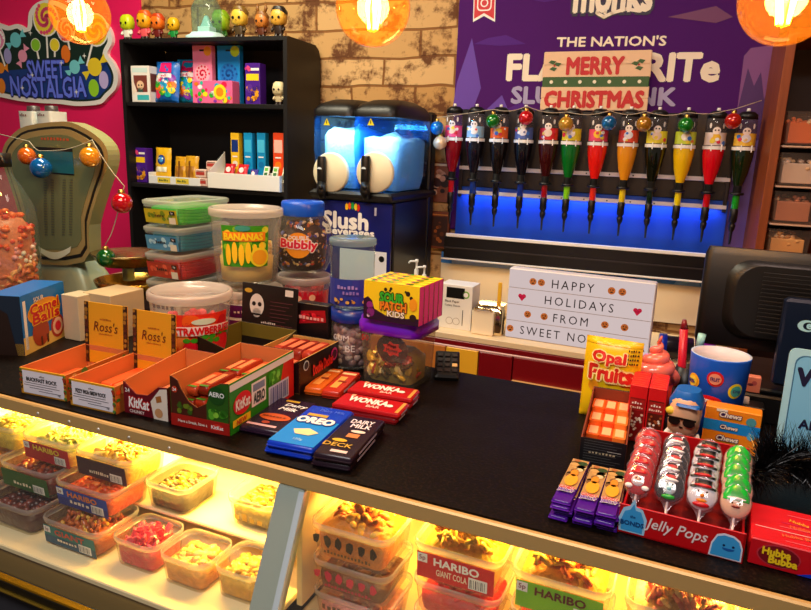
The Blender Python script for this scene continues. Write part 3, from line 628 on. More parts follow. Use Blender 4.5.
u0, u1 = at_d(207, 191, SFD - .02).x, at_d(281.5, 191, SFD - .02).x; u1 = min(u1, UR - .026); w_ = u1 - u0 - .006; tw = mat('#efeee4', .5); D0 = SFD + .05; ZF = .034
m = MB(); m.box(w_, .13, .003, tw, 0, 0, .001, b=.001); m.box(w_ - .006, .126, .003, tw, 0, 0, ZF - .0035, b=.001); m.box(w_, .003, .066, tw, 0, -.065, .001, b=.001); m.box(w_, .003, .07, tw, 0, .065, .001, b=.001)
for sg, hb in ((-1, .155), (1, .08)):
    m.t = Matrix.Translation((sg * (w_ / 2 - .0015) + .0015, 0, 0)) @ Matrix.Rotation(PI / 2, 4, 'Z'); m.prism([(-.066, 0), (.066, 0), (.066, hb), (-.066, .066)], .001, .003, tw); m.t = Matrix()
tag(m.build('sweet_tray', None, sloc((u0 + u1) / 2, D0, Z2 + .001), TH), 'wide white card tray of packets on the lower shelf', 'tray')
uc = (u0 + u1) / 2
def d_pk(c1, c2): 
    def f(m, w, d, h): m.face('front', w, d, h); m.rect(-w * .4, w * .4, h * .1, h * .36, mat(c1, .4)); m.disc(0, -h * .15, w * .32, mat(c2, .4)); m.rect(-w * .3, w * .3, -.002, .004, WHITE, 2)
    return f
for px, c, c1, c2, l in ((237, '#f0c020', '#14307a', '#e8e0d0', 'yellow and navy packet standing in the white shelf tray'), (250, '#0c94d0', '#3ab8e8', '#0a78b8', 'turquoise packet beside the yellow one in the white shelf tray'),
                         (263, '#0c8cc8', '#4ac0ea', '#0a70b0', 'turquoise packet beside the orange one in the white shelf tray'), (280, '#e8481c', '#f4c0b0', '#f08018', 'orange and pink packet at the end of the white shelf tray')):
    p = at_d(px, 160, D0 + .035); zt = at_d(px, 133, D0 + .035).z
    carton('sweet_packet', l, 'sweets', sloc(p.x, D0 + .035, Z2 + ZF + .001), TH, .042 if px != 280 else .05, .03, zt - Z2 - ZF - .001, c, d_pk(c1, c2), 'packets standing in the white shelf tray')
for px, c, l in ((227, '#c81420', 'red truffle bag by the side wall of the white shelf tray'), (240, '#d01824', 'red truffle bag in the middle of the white shelf tray'), (252, '#3a2a90', 'small violet bag beside the red truffle bags')):
    p = at_d(px, 178, D0 - .03); pouch('truffle_bag', l, 'sweets', sloc(p.x, D0 - .025, Z2 + ZF + .003), TH, .05 if c[1] != '3' else .035, .075 if c[1] != '3' else .055, .022, c, lambda m, w, h: m.disc(0, h * .6, w * .25, mat('#f0e0d8', .4), 2), 'small bags in the white shelf tray', -.4)
for k, px in enumerate((264, 273, 283)):
    p = at_d(px, 176, D0 - .04); carton('bar_pack', ['pale green striped bar beside the violet bag', 'pale green striped bar in the middle of its three', 'pale green striped bar at the tray end wall'][k], 'sweets', sloc(p.x, D0 - .034, Z2 + ZF + .003), TH, .026, .008, .07, '#e4e8d4', lambda m, w, d, h: (m.face('front', w, d, h), m.rect(-w * .3, w * .3, -h * .3, h * .1, mat('#3a6a3a', .4)), m.rect(-w * .3, w * .3, h * .2, h * .4, mat('#6ab84a', .4))), 'green striped bars', lean=-.35)

# ================================================================== SLUSH MACHINE
YS = 2.32; xl, xr = at_y(312, 150, YS).x, at_y(394, 150, YS).x; W = xr - xl; XC = (xl + xr) / 2
zt, zl, zb = at_y(350, 100, YS).z, at_y(350, 113, YS).z, at_y(350, 191, YS).z; Dp = .36
sm = thing('slush_machine', 'twin-bowl slush machine with glowing blue bowls on the back counter', 'drinks machine', (XC, YS, BCZ))
z0 = BCZ; blk = mat('#070606', .42)
m = MB(); m.box(W * .98, Dp - .02, zb - z0 - .03, blk, 0, Dp / 2 + .02, 0, b=.01); m.build('base', sm)
m = MB(); m.box(W * 1.04, Dp + .1, .035, blk, 0, Dp / 2 + .03, zb - z0 - .035, b=.012); m.build('bowl_tray', sm)
m = MB(); m.box(W, .06, zt - z0 - .02, blk, 0, Dp + .04, 0, b=.01); m.build('back_housing', sm)
fp = MB(); pw, ph, pz = W * 1.0, zb - z0 - .045, .005; fp.box(pw, .012, ph, mat('#10186a', .35), 0, 0, pz, b=.004); fp.plane((0, -.0062, pz + ph / 2), (1, 0, 0), (0, 0, 1))
FV = lambda py: at_y(352, py, YS - .007).z - z0 - pz - ph / 2
fp.text('Slush', -pw * .06, FV(221), FV(213) - FV(229), WHITE, w=pw * .56, bold=.05, l=2); fp.text('Beverages', 0, FV(233), FV(229) - FV(238), WHITE, w=pw * .60, bold=.05, l=2)
for k, (c, a) in enumerate((('#e8b818', -.6), ('#e85a1c', -.25), ('#18a04a', .1), ('#e8d030', .5), ('#d02818', .8))):
    fp.disc(pw * .02 + .018 * a * 2, FV(208) + .010 * (1 - abs(a)), .007, mat(c, .4), 2, ry=.014, n=12)
fp.rect(-pw * .12, pw * .46, FV(290), FV(249), mat('#dfe4ee', .4), 1); fp.disc(pw * .40, FV(256), .012, BLACK, 3, ry=.012); fp.rect(pw * .30, pw * .325, FV(214), FV(206), mat('#c8d0e8', .4), 2); fp.build('front_panel', sm)
bz = zb - z0; bh = zl - zb; bw = W / 2 - .0015
blue = clear('#a4d8ff', .05, '#3aa0ff', .05)
for i in (0, 1):
    cx = -W / 4 + i * W / 2
    q = [(bw * .86, Dp * .9, .05, bz, cx, Dp / 2), (bw * .97, Dp * .97, .035, bz + bh * .18, cx, Dp / 2), (bw, Dp, .02, bz + bh * .5, cx, Dp / 2), (bw, Dp, .02, bz + bh, cx, Dp / 2)]
    m = MB(); m.loft(q, blue, seg=4, cap1=False); b_ = m.build('bowl', sm)
    m = MB(); NX, NY = 14, 14; vs = []; r2 = random.Random(i + 4)
    top = lambda x, y: bz + bh * (.66 + .06 * math.sin(9 * x / bw + i * 2) * math.cos(7 * y / Dp) + (.10 if i == 0 else .0) - .10 * max(0, abs(x / bw) - .25) + .02 * r2.uniform(-1, 1))
    wv, dv = bw * .92, Dp * .78
    for lev in range(3):
        pass
    ring = rrect(wv, dv, .03, 4); n = len(ring); vs = [(x * .84 + cx, y * .9 + Dp * .56, bz + .004) for x, y in ring] + [(x * .98 + cx, y * .98 + Dp * .56, bz + bh * .2) for x, y in ring] + [(x + cx, y + Dp * .56, top(x, y)) for x, y in ring]
    for k in (.75, .5, .25): vs += [(x * k + cx, y * k + Dp * .56, top(x * k, y * k) + .012) for x, y in ring]
    vs.append((cx, Dp * .56, top(0, 0) + .02)); fs = [(l * n + j, l * n + (j + 1) % n, (l + 1) * n + (j + 1) % n, (l + 1) * n + j) for l in range(5) for j in range(n)] + [(5 * n + j, 5 * n + (j + 1) % n, 6 * n) for j in range(n)]
    sl = mat('#fbfdff', .6, bump=.8, nscale=90, sub=.0); m.add(vs, fs, sl, True); o = m.build('slush', sm); o['label'] = 'pale icy slush filling'; o['kind'] = 'stuff'
    a = at_y([330.6, 374.6][i], 172.5, YS - .01); R = .078 * W / .36
    m = MB(); m.t = Matrix.Translation((a.x - XC, -.002, a.z - z0)) @ Matrix.Rotation(PI / 2, 4, 'X'); m.lathe([(R, -.004), (R, .010), (R * .94, .014), (0, .016)], mat('#efe8c8', .35), 36); fpl = m.build('front_plate', sm)
    m = MB(); m.t = Matrix.Translation((a.x - XC - .028, -.03, a.z - z0)); m.loft([(.03, .024, .012, -.045), (.036, .03, .015, -.03), (.036, .032, .016, .045), (.03, .026, .013, .06)], blk)
    m.tube([(0, .0, -.04), (.006, -.012, -.07), (.012, -.01, -.10)], [.017, .02, .014], blk, 10); m.ball((.014, -.03, -.055), .011, blk); m.plane((0, -.0165, .0), (1, 0, 0), (0, 0, 1))
    m.poly([(.010 * math.cos(PI * k / 8), .012 + .008 * math.sin(PI * k / 8)) for k in range(9)], mat('#d8e8f0', .3), 1); m.build('tap', sm)
    m = MB(); p = at_y([327, 371][i], 122, YS); m.plane((p.x - XC, -.001, p.z - z0), (1, 0, 0), (0, 0, 1)); m.poly([(-.014, -.012), (.014, -.012), (0, .014)], mat('#e8d818', .4), 2); m.rect(-.002, .002, -.006, .006, BLACK, 3); m.build('warning_sticker', b_)
m = MB()
for i in (0, 1):
    cx = -W / 4 + i * W / 2; hh = zt - zl
    m.loft([(bw * 1.04, Dp * 1.03, .03, bz + bh - .012, cx, Dp / 2), (bw * 1.04, Dp * 1.03, .03, bz + bh + hh * .25, cx, Dp / 2), (bw * .96, Dp * .9, .05, bz + bh + hh * .75, cx, Dp / 2), (bw * .7, Dp * .6, .06, bz + bh + hh * 1.15, cx, Dp / 2)], blk, seg=4)
m.build('lid', sm)
BLUE_LAMPS = [(XC - W / 4, YS + .022, zl - .022, bw * .86, .022), (XC + W / 4, YS + .022, zl - .022, bw * .86, .022)]

# ================================================================== ON THE BACK COUNTER
Yb = 2.30
def d_cup(m, w, d, h):
    m.face('front', w, d, h); m.rect(-w * .3, w * .26, h * .2, h * .44, BLACK); m.disc(w * .3, h * .3, .014, mat('#7ab83a', .4)); m.disc(w * .3, h * .3, .009, WHITE, 2)
    m.text('Black Paper', -.014, h * .12, .011, mat('#5a4a42', .4)); m.text('Cutlery Sleeves', -.012, h * .03, .009, mat('#6a5a52', .4)); m.rect(w * .22, w * .24, -h * .4, -h * .05, BLACK)
    for sx in (-.022, .005): m.disc(sx, -h * .32, .014, mat('#b8a898', .4)); m.disc(sx, -h * .32, .012, mat('#f2ece2', .4), 2)
a = at_y(437, 330, Yb); b = at_y(469, 334, Yb); zt_ = at_y(441, 284, Yb).z
carton('straw_box', 'tall white carton with a black window on the back counter end', 'box', ((a.x + b.x) / 2, Yb + .06, BCZ), 0, b.x - a.x, .09, zt_ - BCZ, '#f0ebe2', d_cup)
a = at_y(470, 335, Yb - .02); b = at_y(492, 335, Yb - .02); nw = b.x - a.x; nh = at_y(475, 306, Yb - .02).z - BCZ
t = thing('napkin_dispenser', 'chrome napkin dispenser beside the white carton', 'dispenser', ((a.x + b.x) / 2, Yb, BCZ)); chm = mat('#e8d0a0', .12, metal=1)
m = MB(); m.t = Matrix(); m.loft([(nw + .03, .11, .01, 0, .012, .06), (nw + .03, .11, .01, nh * .8, .012, .06), (nw + .02, .085, .03, nh, .012, .06)], chm, seg=3); m.build('body', t)
m = MB(); m.box(nw, .012, nh * .86, mat('#f8e8c8', .7), 0, -.008, 0, b=.004); m.build('napkins', t)
m = MB(); m.tube([(-nw * .42, -.012, nh * .86), (-nw * .3, -.016, nh * .94), (nw * .3, -.016, nh * .94), (nw * .42, -.012, nh * .86)], .005, chm, 8); m.build('rail', t)
# message light box
Yl = 2.305; tl, tr = at_y(509, 268, Yl), at_y(657, 285, Yl); bl = at_y(503, 337, Yl); lw = tr.x - tl.x; lh = tl.z - BCZ
lb = thing('message_lightbox', 'white lit message box with four rows of black letters on the back counter', 'sign', ((tl.x + tr.x) / 2, Yl + .03, BCZ), math.radians(-1.0))
m = MB(); m.box(lw, .05, lh, mat('#efe6e0', .5), b=.004); m.build('housing', lb)
m = MB(); m.box(lw * .985, .004, lh * .975, lamp_mat('#ffe8e6', .62), 0, -.027, lh * .012, b=.001); m.build('screen', lb)
ink = mat('#1c1418', .5); br_ = mat('#c87838', .5); hrt = mat('#d01858', .5)
rh = lh * .235
for k, (txt, cu, wd) in enumerate((('HAPPY', -.04, .29), ('HOLIDAYS', .01, .47), ('FROM', -.035, .24), ('SWEET NOSTALGIA', .045, .86))):
    m = MB(); m.plane((0, -.0295, 0), (1, 0, 0), (0, 0, 1)); m.text(txt, cu * lw, lh * .845 - k * rh, lh * .118, ink, w=wd * lw, bold=.012, l=3, space=1.35); m.build('letter_row', lb)

m = MB(); m.plane((0, -.0295, 0), (1, 0, 0), (0, 0, 1))
for k in range(1, 4): m.rect(-lw * .49, lw * .49, lh * .97 - k * rh - .0015, lh * .97 - k * rh + .0005, mat('#a89a98', .5), 1)
m.build('row_rails', lb)
def emo(u, k, kind):
    m = MB(); m.plane((u * lw, -.0298, lh * .845 - k * rh), (1, 0, 0), (0, 0, 1))
    if kind: 
        for sx in (-1, 1): m.disc(sx * .0065, .004, .0075, hrt, 2, n=12)
        m.poly([(-.0135, .0015), (.0135, .0015), (0, -.015)][::-1], hrt, 2)
    else:
        m.disc(0, 0, .0125, br_, 2)
        for sx in (-1, 1): m.disc(sx * .0045, .003, .0022, ink, 3, n=8)
        m.disc(0, -.005, .005, ink, 3, n=10, ry=.002)
    m.build('picture_tile', lb)
for u, k, kind in ((-.32, 0, 0), (-.26, 0, 0), (.22, 0, 0), (.29, 0, 0), (-.39, 1, 1), (.40, 1, 1), (-.34, 2, 0), (-.22, 2, 0), (.2, 2, 0), (.33, 2, 0), (-.46, 3, 0)): emo(u, k, kind)
m = MB(); m.box(.014, .012, .17, mat('#f0b41c', .45), 0, 0, 0); tag(m.build('yellow_strip', None, (at_y(500, 290, 2.45).x, 2.45, BCZ)), 'upright yellow strip behind the end of the message box', 'strip')
# things beyond the message box
p = at_y(656, 340, 2.33)
t = thing('dark_canister', 'dark canister with blue end cap lying on its side beside the message box', 'canister', (p.x + .045, 2.33, BCZ + .043), math.radians(6))
m = MB(); m.t = Matrix.Rotation(PI / 2, 4, 'Y'); m.lathe([(.038, -.02), (.038, .07), (0, .07)], mat('#1a1420', .3), 20); m.build('body', t)
m = MB(); m.t = Matrix.Rotation(PI / 2, 4, 'Y'); m.lathe([(0, -.036), (.041, -.036), (.043, -.032), (.043, -.012), (.036, -.012)], mat('#1030b8', .3), 20); m.build('cap', t)
p = at_y(690, 335, 2.33); m = MB(); m.lathe([(0, 0), (.028, 0), (.036, .125), (.034, .125), (.027, .005)], mat('#9a1ab8', .35), 20); m.cyl(.028, .036, 0, .125); m.disc(.0, .05, .01, mat('#c878d8', .4)); tag(m.build('purple_cup', None, (p.x + .05, 2.36, BCZ)), 'tall purple cup between the message box and the till', 'cup')
for k, (px, hgt, l) in enumerate(((416.5, .245, 'taller pump bottle of blue gel behind the striped candy packs'), (424.5, .225, 'shorter pump bottle of pale blue gel by the brick wall side'))):
    P = at_y(px, 268, 2.33); t = thing('pump_bottle', l, 'bottle', (P.x, 2.33, BCZ), 0, 'hand gel pump bottles')
    m = MB(); r = .0155; m.lathe([(0, 0), (r, .002), (r, hgt * .68), (r * .5, hgt * .74), (r * .45, hgt * .78)], clear('#b8e0f0', .15), 16); m.build('bottle', t)
    m = MB(); m.lathe([(0, .003), (r * .92, .004), (r * .92, hgt * .6), (0, hgt * .6)], mat(['#1c90d0', '#58b8d8'][k], .2), 16); m.build('gel', t)
    m = MB(); m.lathe([(r * .55, hgt * .76), (r * .55, hgt * .84), (r * .25, hgt * .86), (r * .25, hgt * .95), (r * .4, hgt * .96), (r * .4, hgt), (0, hgt)], mat('#e8ece8', .4), 12); m.tube([(0, 0, hgt * .97), (-.02, -.012, hgt * .97), (-.026, -.016, hgt * .94)], .004, mat('#e8ece8', .4), 6); m.build('pump', t)
# dim posters and boxes on the brick wall by the bottles
m = MB(); m.box(.1, .01, .17, mat('#8a4a30', .6)); m.plane((0, -.006, .085), (1, 0, 0), (0, 0, 1)); m.rect(-.045, .045, .07, .08, mat('#e8d8c8', .5)); blobs(m, -.045, .045, -.08, .06, ['#2a1410', '#c8907a', '#3a1c20', '#e0b8a0'], 14, 4, (.01, .02)); p = at_d(441, 200, WD); tag(m.build('small_poster', None, wall(p.x, WD - .008, at_d(441, 202, WD).z), TH), 'small brown picture card on the bricks beside the first cordial bottle', 'poster')
m = MB(); m.box(.085, .03, .16, mat('#7a3814', .6)); m.plane((0, -.016, .08), (1, 0, 0), (0, 0, 1)); m.rect(-.035, .035, -.07, .06, mat('#3a1a0c', .5)); m.rect(-.035, .035, .065, .07, mat('#c87830', .5)); blobs(m, -.03, .03, -.06, .05, ['#a85a20', '#6a3414'], 8, 9, (.006, .012)); p = at_d(440, 240, WD - .02); tag(m.build('wall_rack', None, wall(p.x, WD - .02, at_d(440, 248, WD - .02).z), TH), 'narrow brown card holder on the wall under the small picture card', 'holder')
# ================================================================== SERVING COUNTER WITH GLASS SWEET CASE
sc = thing('serving_counter', 'long serving counter with dark speckled top over a lit glass sweet case', 'counter', (-.9, .915, 0))
def L(x, y, z=0): return (x + .9, y - .915, z)
lam = stone_mat(); alu = mat('#d2a868', .4, metal=.2); inner = mat('#f2e0b4', .55)
XL, XR = -2.7, .8
m = MB(); out = [(XL, .913), (XR, .913), (XR, 1.87), (-.03, 1.87), (-.03, 1.538), (-.9, 1.538), (-.9, 1.87), (XL, 1.87)]
n = len(out); vs = [L(x, y, 1.0) for x, y in out] + [L(x, y, .966) for x, y in out]
m.add(vs, [tuple(range(n)), tuple(range(2 * n - 1, n - 1, -1))], lam); m.add(vs, [(i, i + n, (i + 1) % n + n, (i + 1) % n) for i in range(n)], lam); m.build('countertop', sc)
m = MB(); m.box(XR - XL, .012, .030, alu, *L((XL + XR) / 2, .908, .967), b=.003); fr = m.build('front_rail', sc)
for x in (-1.21, -1.12, -1.04, -.96, -.86): 
    q = MB(); q.t = Matrix.Translation(L(x, .9015, .98)) @ Matrix.Rotation(PI / 2, 4, 'X'); q.lathe([(.0035, -.001), (.003, .001), (0, .0015)], mat('#e8e0d0', .3, metal=.6), 10); q.build('screw_head', fr)
SL = (.907 - .777) / (.966 - .69)
def gy(z): return .777 + (z - .69) * SL
gl = clear('#fdfdf8', .03, '#ffffff', .02)
for x0, x1 in ((XL, -.613), (-.566, XR)):
    m = MB(); vs = [L(x0, gy(.69), .69), L(x1, gy(.69), .69), L(x1, gy(.966), .966), L(x0, gy(.966), .966)]; m.add(vs, [(0, 1, 2, 3)], gl); m.build('glass_pane', sc)
m = MB(); zs = (.655, .967); vs = []
for z in zs: vs += [L(-.615, gy(z) - .008, z), L(-.564, gy(z) - .008, z), L(-.564, gy(z) + .02, z), L(-.615, gy(z) + .02, z)]
m.add(vs, [(0, 1, 5, 4), (1, 2, 6, 5), (2, 3, 7, 6), (3, 0, 4, 7), (3, 2, 1, 0), (4, 5, 6, 7)], mat('#a8b4a8', .42, metal=.2))
vs = []
for z in zs: vs += [L(-.571, gy(z) - .011, z), L(-.560, gy(z) - .011, z), L(-.560, gy(z), z), L(-.571, gy(z), z)]
m.add(vs, [(0, 1, 5, 4), (1, 2, 6, 5), (2, 3, 7, 6), (3, 0, 4, 7)], mat('#d8e8f0', .25, metal=.3)); m.build('post', sc)
DECK = []
for x0, x1, z, y0 in ((XL, -.60, .73, .80), (-.60, XR, .688, .79)):
    m = MB(); m.box(x1 - x0 - .004, 1.36 - y0, .012, inner, *L((x0 + x1) / 2, (y0 + 1.36) / 2, z - .012)); m.build('deck', sc)
    m = MB(); m.box(x1 - x0 - .004, .012, z - .64, mat('#9a7a3c', .5), *L((x0 + x1) / 2, y0 + .012, .628)); m.build('fascia', sc)
m = MB(); m.box(XR - XL, .02, .46, inner, *L((XL + XR) / 2, 1.39, .505)); m.build('case_back', sc)
m = MB(); m.box(.012, .44, .25, inner, *L(-.589, 1.145, .715)); m.build('case_divider', sc)
m = MB(); m.box(XR - XL, .016, .012, mat('#d8a020', .25, metal=.9), *L((XL + XR) / 2, .766, .682)); m.box(XR - XL, .02, .006, mat('#f4c84a', .25, metal=.9), *L((XL + XR) / 2, .762, .668)); m.box(XR - XL, .022, .02, mat('#1a1408', .4), *L((XL + XR) / 2, .768, .672)); m.build('gold_rail', sc)
m = MB(); m.box(XR - XL, .02, .66, mat('#3a3a40', .5, noise=.2), *L((XL + XR) / 2, .782, .0)); m.build('kick_panel', sc)
for x in (XL + .02, XR - .02, -.46):
    m = MB(); m.box(.04, .4 if x != -.46 else .1, .965, mat('#3a1a14', .6), *L(x, 1.62 if x != -.46 else 1.46, 0)); m.build('support_panel', sc)
for x0, x1, y, z in ((XL, -.61, .966, .7925), (XL, -1.0, 1.012, .8525), (-1.0, -.61, 1.125, .8525)):
    m = MB(); m.box(x1 - x0, 1.375 - y, .008, inner, *L((x0 + x1) / 2, (y + 1.375) / 2, z - .0085)); m.build('riser', sc)
# lamps: thin tubes under the top, just behind the glass
LEDS = []
for x0, x1 in ((-1.75, -.66), (-.54, .55)):
    m = MB(); m.t = Matrix.Translation(L((x0 + x1) / 2, 1.02, .955)); m.box(x1 - x0, .02, .01, lamp_mat('#ffc23a', 10), b=.003); m.build('lamp_strip', sc); LEDS.append(((x0 + x1) / 2, 1.02, .945, x1 - x0))

# ------------------------------------------------------------------ tubs of sweets
def heap(kind, w, d, h, cols, seed, n=70, top=.018, bottom=.004):
    """a pile of loose sweets shaped to the tub: one mesh of many pieces"""
    r2 = random.Random(seed); m = MB(); ms = [mat(c, .3, sub=0) for c in cols]
    m.loft([(w * .87, d * .87, .012, bottom), (w * .92, d * .92, .014, h * .5), (w * .93, d * .93, .015, h * .8), (w * .6, d * .6, .02, h * .8 + top * .6)], mat(cols[0], .35, noise=.55, nscale=95, bump=1), seg=2)
    for k in range(n):
        if k < n * .8: q_ = .27 if kind in ('strip', 'worm') else .33; x, y = r2.uniform(-q_, q_) * w, r2.uniform(-q_, q_) * d; z = h * .8 + top * (1 - (2 * x / w) ** 2) * (1 - (2 * y / d) ** 2) * r2.uniform(.3, 1.1)
        else: x, y, z = r2.uniform(-.26, .26) * w, -d * .28, r2.uniform(.55, .75) * h
        m.t = Matrix.Translation((x, y, z)) @ Matrix.Rotation(r2.uniform(0, 6.28), 4, 'Z') @ Matrix.Rotation(r2.uniform(-.9, .9), 4, 'X') @ Matrix.Rotation(r2.uniform(-.6, .6), 4, 'Y')
        c = ms[k % len(ms)]; s = r2.uniform(.9, 1.25)
        if kind == 'ring': m.ring(.011 * s, .0045, c, 10, 5)
        elif kind == 'strip': m.loft([(.011, .004, .002, -.020 * s), (.012, .005, .002, 0), (.011, .004, .002, .020 * s)], c, seg=1)
        elif kind == 'worm': m.tube([(-.019 * s, 0, 0), (-.007, .006 * s, .004), (.007, -.006 * s, .004), (.019 * s, 0, 0)], [.004, .0055, .0055, .004], c, 6)
        elif kind == 'ball': m.ball((0, 0, 0), .0085 * s, c, 10, 6)
        elif kind == 'bottle': m.ball((0, 0, 0), (.007, .005, .012 * s), c, 8, 5); m.tube([(0, 0, .01 * s), (0, 0, .022 * s)], [.005, .003], c, 6)
        else: m.ball((0, 0, 0), (.013 * s, .009, .006), c, 8, 5)
    m.t = Matrix(); return m
def tub(label, cat, loc, rz=0, w=.155, d=.122, h=.075, draw=None, tint='#fbf6ea', lid=None, group='clear plastic sweet tubs', name='sweet_tub', haze=.07, lc=None, lblw=.86):
    t = thing(name, label, cat, loc, rz, group); pl = clear(tint, haze, '#ffffff', .08)
    m = MB(); m.loft([(w * .84, d * .84, .016, .0), (w * .88, d * .88, .02, .004), (w * .965, d * .955, .022, h - .012)], pl, seg=3, cap1=False); m.build('tub_body', t)
    m = MB(); rim = clear(tint, .28, '#ffffff', .1)
    m.loft([(w * .965, d * .955, .022, h - .012), (w * 1.0, d * 1.0, .024, h - .011), (w * 1.005, d * 1.005, .024, h), (w * .965, d * .955, .022, h)], rim, seg=3, cap0=False, cap1=False); m.build('rim', t)
    if draw:
        m = MB(); y0, y1 = -d * .44, -d * .4775; hh = h - .016; m.plane((0, (y0 + y1) / 2 - .0006, .004 + hh / 2), (1, 0, 0), (0, y1 - y0, hh)); draw(m, w * lblw, hh); m.build('label', t)
    if lid:
        m = MB(); lm = clear(lid, .45, lid, .12) if not lc else mat(lc, .3)
        m.loft([(w * 1.02, d * 1.02, .025, h - .004), (w * 1.035, d * 1.035, .026, h - .003), (w * 1.035, d * 1.035, .026, h + .006), (w * .98, d * .97, .024, h + .009), (w * .93, d * .91, .02, h + .005)], lm, seg=3, cap0=False); m.build('lid', t)
    return t
def fill(label, loc, rz, kind, cols, seed, w=.155, d=.122, h=.075, n=70, top=.016, name='sweets', k=.80):
    return tag(heap(kind, w * .9, d * .9, h * k, cols, seed, n, top).build(name, None, (loc[0], loc[1], loc[2] + .001), rz), label, 'sweets', None, 'stuff')
W5 = mat('#f8f4ea', .5)
def lab(bg, fg, txt, sub=None, tag5=True, bar=True, lower=None, hh=.9):
    def f(m, w, h):
        m.rect(-w / 2, w / 2, -h * hh / 2, h * hh / 2, mat(bg, .4), 1)
        if lower: m.rect(-w / 2, w / 2, -h * hh / 2, -h * .05, mat(lower, .4), 2)
        if tag5: m.rect(-w * .49, -w * .36, h * .1, h * hh * .46, W5, 3); m.text('5p', -w * .425, h * .25, h * .2, mat('#8a1020', .4), 4)
        if txt: m.text(txt, w * .02, h * .22, h * .26, mat(fg, .4), 4, bold=.04, w=w * .58)
        if sub: (m.scrawl if isinstance(sub, int) else m.text)(sub, -w * .04, -h * .14, h * .22, mat('#f8e8c8', .4), 4, w=w * .40)
        if bar:
            m.rect(w * .18, w * .42, -h * .38, h * .02, W5, 3)
            for k in range(9): m.rect(w * .2 + k * w * .023, w * .2 + k * w * .023 + w * (.006 + .006 * (k % 3 == 0)), -h * .34, -h * .04, mat('#2a2a2a', .4), 4)
    return f
def cow(c, c2, txt=None):
    def f(m, w, h):
        r2 = random.Random(4)
        for k in range(6): x = -w * .46 + k * w * .165; m.poly([(x + a * w * .05 * r2.uniform(.7, 1.2), h * .18 + b * h * .2 * r2.uniform(.6, 1.2)) for a, b in ((-1, -1), (.2, -1.2), (1, -.3), (.9, .8), (-.1, 1.1), (-1, .6))], mat(c, .5), 1)
        m.scrawl(14, 0, -h * .2, h * .18, mat(c2, .5), 2, w=w * .7)
    return f
COLX = [-1.50, -1.355, -1.215, -1.072, -.925, -.785, -.672]
def case(x, y, z_, ltub, lfill, kind, cols, seed, draw=None, w=.142, d=.122, h=.075, rz=0, n=95, top=.010, tint='#fbf6ea', k=.72):
    z = z_ + .0008
    tub(ltub, 'tub', (x, y, z), rz, w, d, h, draw, tint, group='clear tubs in the lit case'); fill(lfill, (x, y, z), rz, kind, cols, seed, w, d, h, n, top, k=k)
HT = .062
def crow(x, yf, z, *a, w=.162, d=.122, **k): case(x, yf + d / 2, z, *a, w=w, d=d, h=HT, **k)
Z1_, Z2_, Z3_ = .73, .793, .853
# lowest row, behind the sloping glass
crow(-1.255, .837, Z1_, 'clear tub of dark brown sweets in the bottom row beside the teal-labelled tub', 'dark brown jelly sweets in the bottom row tub', 'ball', ['#5a2a24', '#7a3a30', '#3a1a1c'], 1)
crow(-1.072, .837, Z1_, 'clear tub with a teal label in the bottom row under the blue-labelled tub', 'orange and brown sweets in the teal-labelled tub', 'bottle', ['#c8642a', '#a85028', '#d8a040'], 2, lab('#0a7a74', '#d84a2a', 'GIANT', 7, lower='#0a4a6a'))
crow(-.920, .850, Z1_, 'clear unlabelled tub of pink ridged sweets in the bottom row', 'pink ridged sweets in the bottom row tub', 'strip', ['#e0304e', '#c8203e', '#e85a70'], 3, w=.112, d=.10)
crow(-.800, .848, Z1_, 'clear unlabelled tub of orange and peach jellies in the bottom row', 'orange and peach jellies in the bottom row tub', 'egg', ['#f0a048', '#f0c070', '#e07838'], 4, w=.112, d=.10)
crow(-.690, .862, Z1_, 'clear tub of golden sweets in the bottom row beside the metal post', 'golden sweets in the tub beside the post', 'egg', ['#e0a838', '#e8b850', '#a87828'], 5, w=.098, d=.098)
crow(-1.43, .837, Z1_, 'clear tub of plum sweets in the bottom row at the photo edge', 'plum sweets in the end tub of the bottom row', 'ball', ['#4a2030', '#6a3040'], 16)
# second row, on the first riser
crow(-1.25, .882, Z2_, 'clear tub with dark green label in the middle row beside the blue-labelled tub', 'dark red jelly sweets in the green-labelled tub', 'egg', ['#7a1e14', '#9a3a1c', '#5a1410'], 6, lab('#1a5a1c', '#e8b03a', None, 6, False))
crow(-1.078, .878, Z2_, 'clear tub with a bright blue label in the middle row above the teal one', 'orange-red jelly sweets in the blue-labelled tub', 'egg', ['#d8501c', '#c84010', '#e87830'], 7, lab('#1244a8', '#f0862a', 'HARIBO', 5, lower='#0c2a80'))
crow(-.937, .957, Z2_, 'clear tub with black sweets in the middle row above the pink sweets', 'black and yellow sweets in the middle row tub', 'ball', ['#3a2a10', '#8a6a1c', '#2a1c08'], 8, w=.115)
crow(-.745, .985, Z2_, 'clear tub of dark olive sweets in the middle row by the metal post', 'dark olive sweets in the middle row tub', 'ball', ['#6a5a10', '#8a7418', '#4a3a0c'], 9, w=.12, draw=lambda m, w, h: m.scrawl(4, 0, -h * .1, h * .5, mat('#c8a830', .4), 2, w=w * .7))
crow(-1.42, .885, Z2_, 'clear tub of amber sweets in the middle row at the photo edge', 'amber sweets in the end tub of the middle row', 'egg', ['#b8701c', '#d89030'], 17)
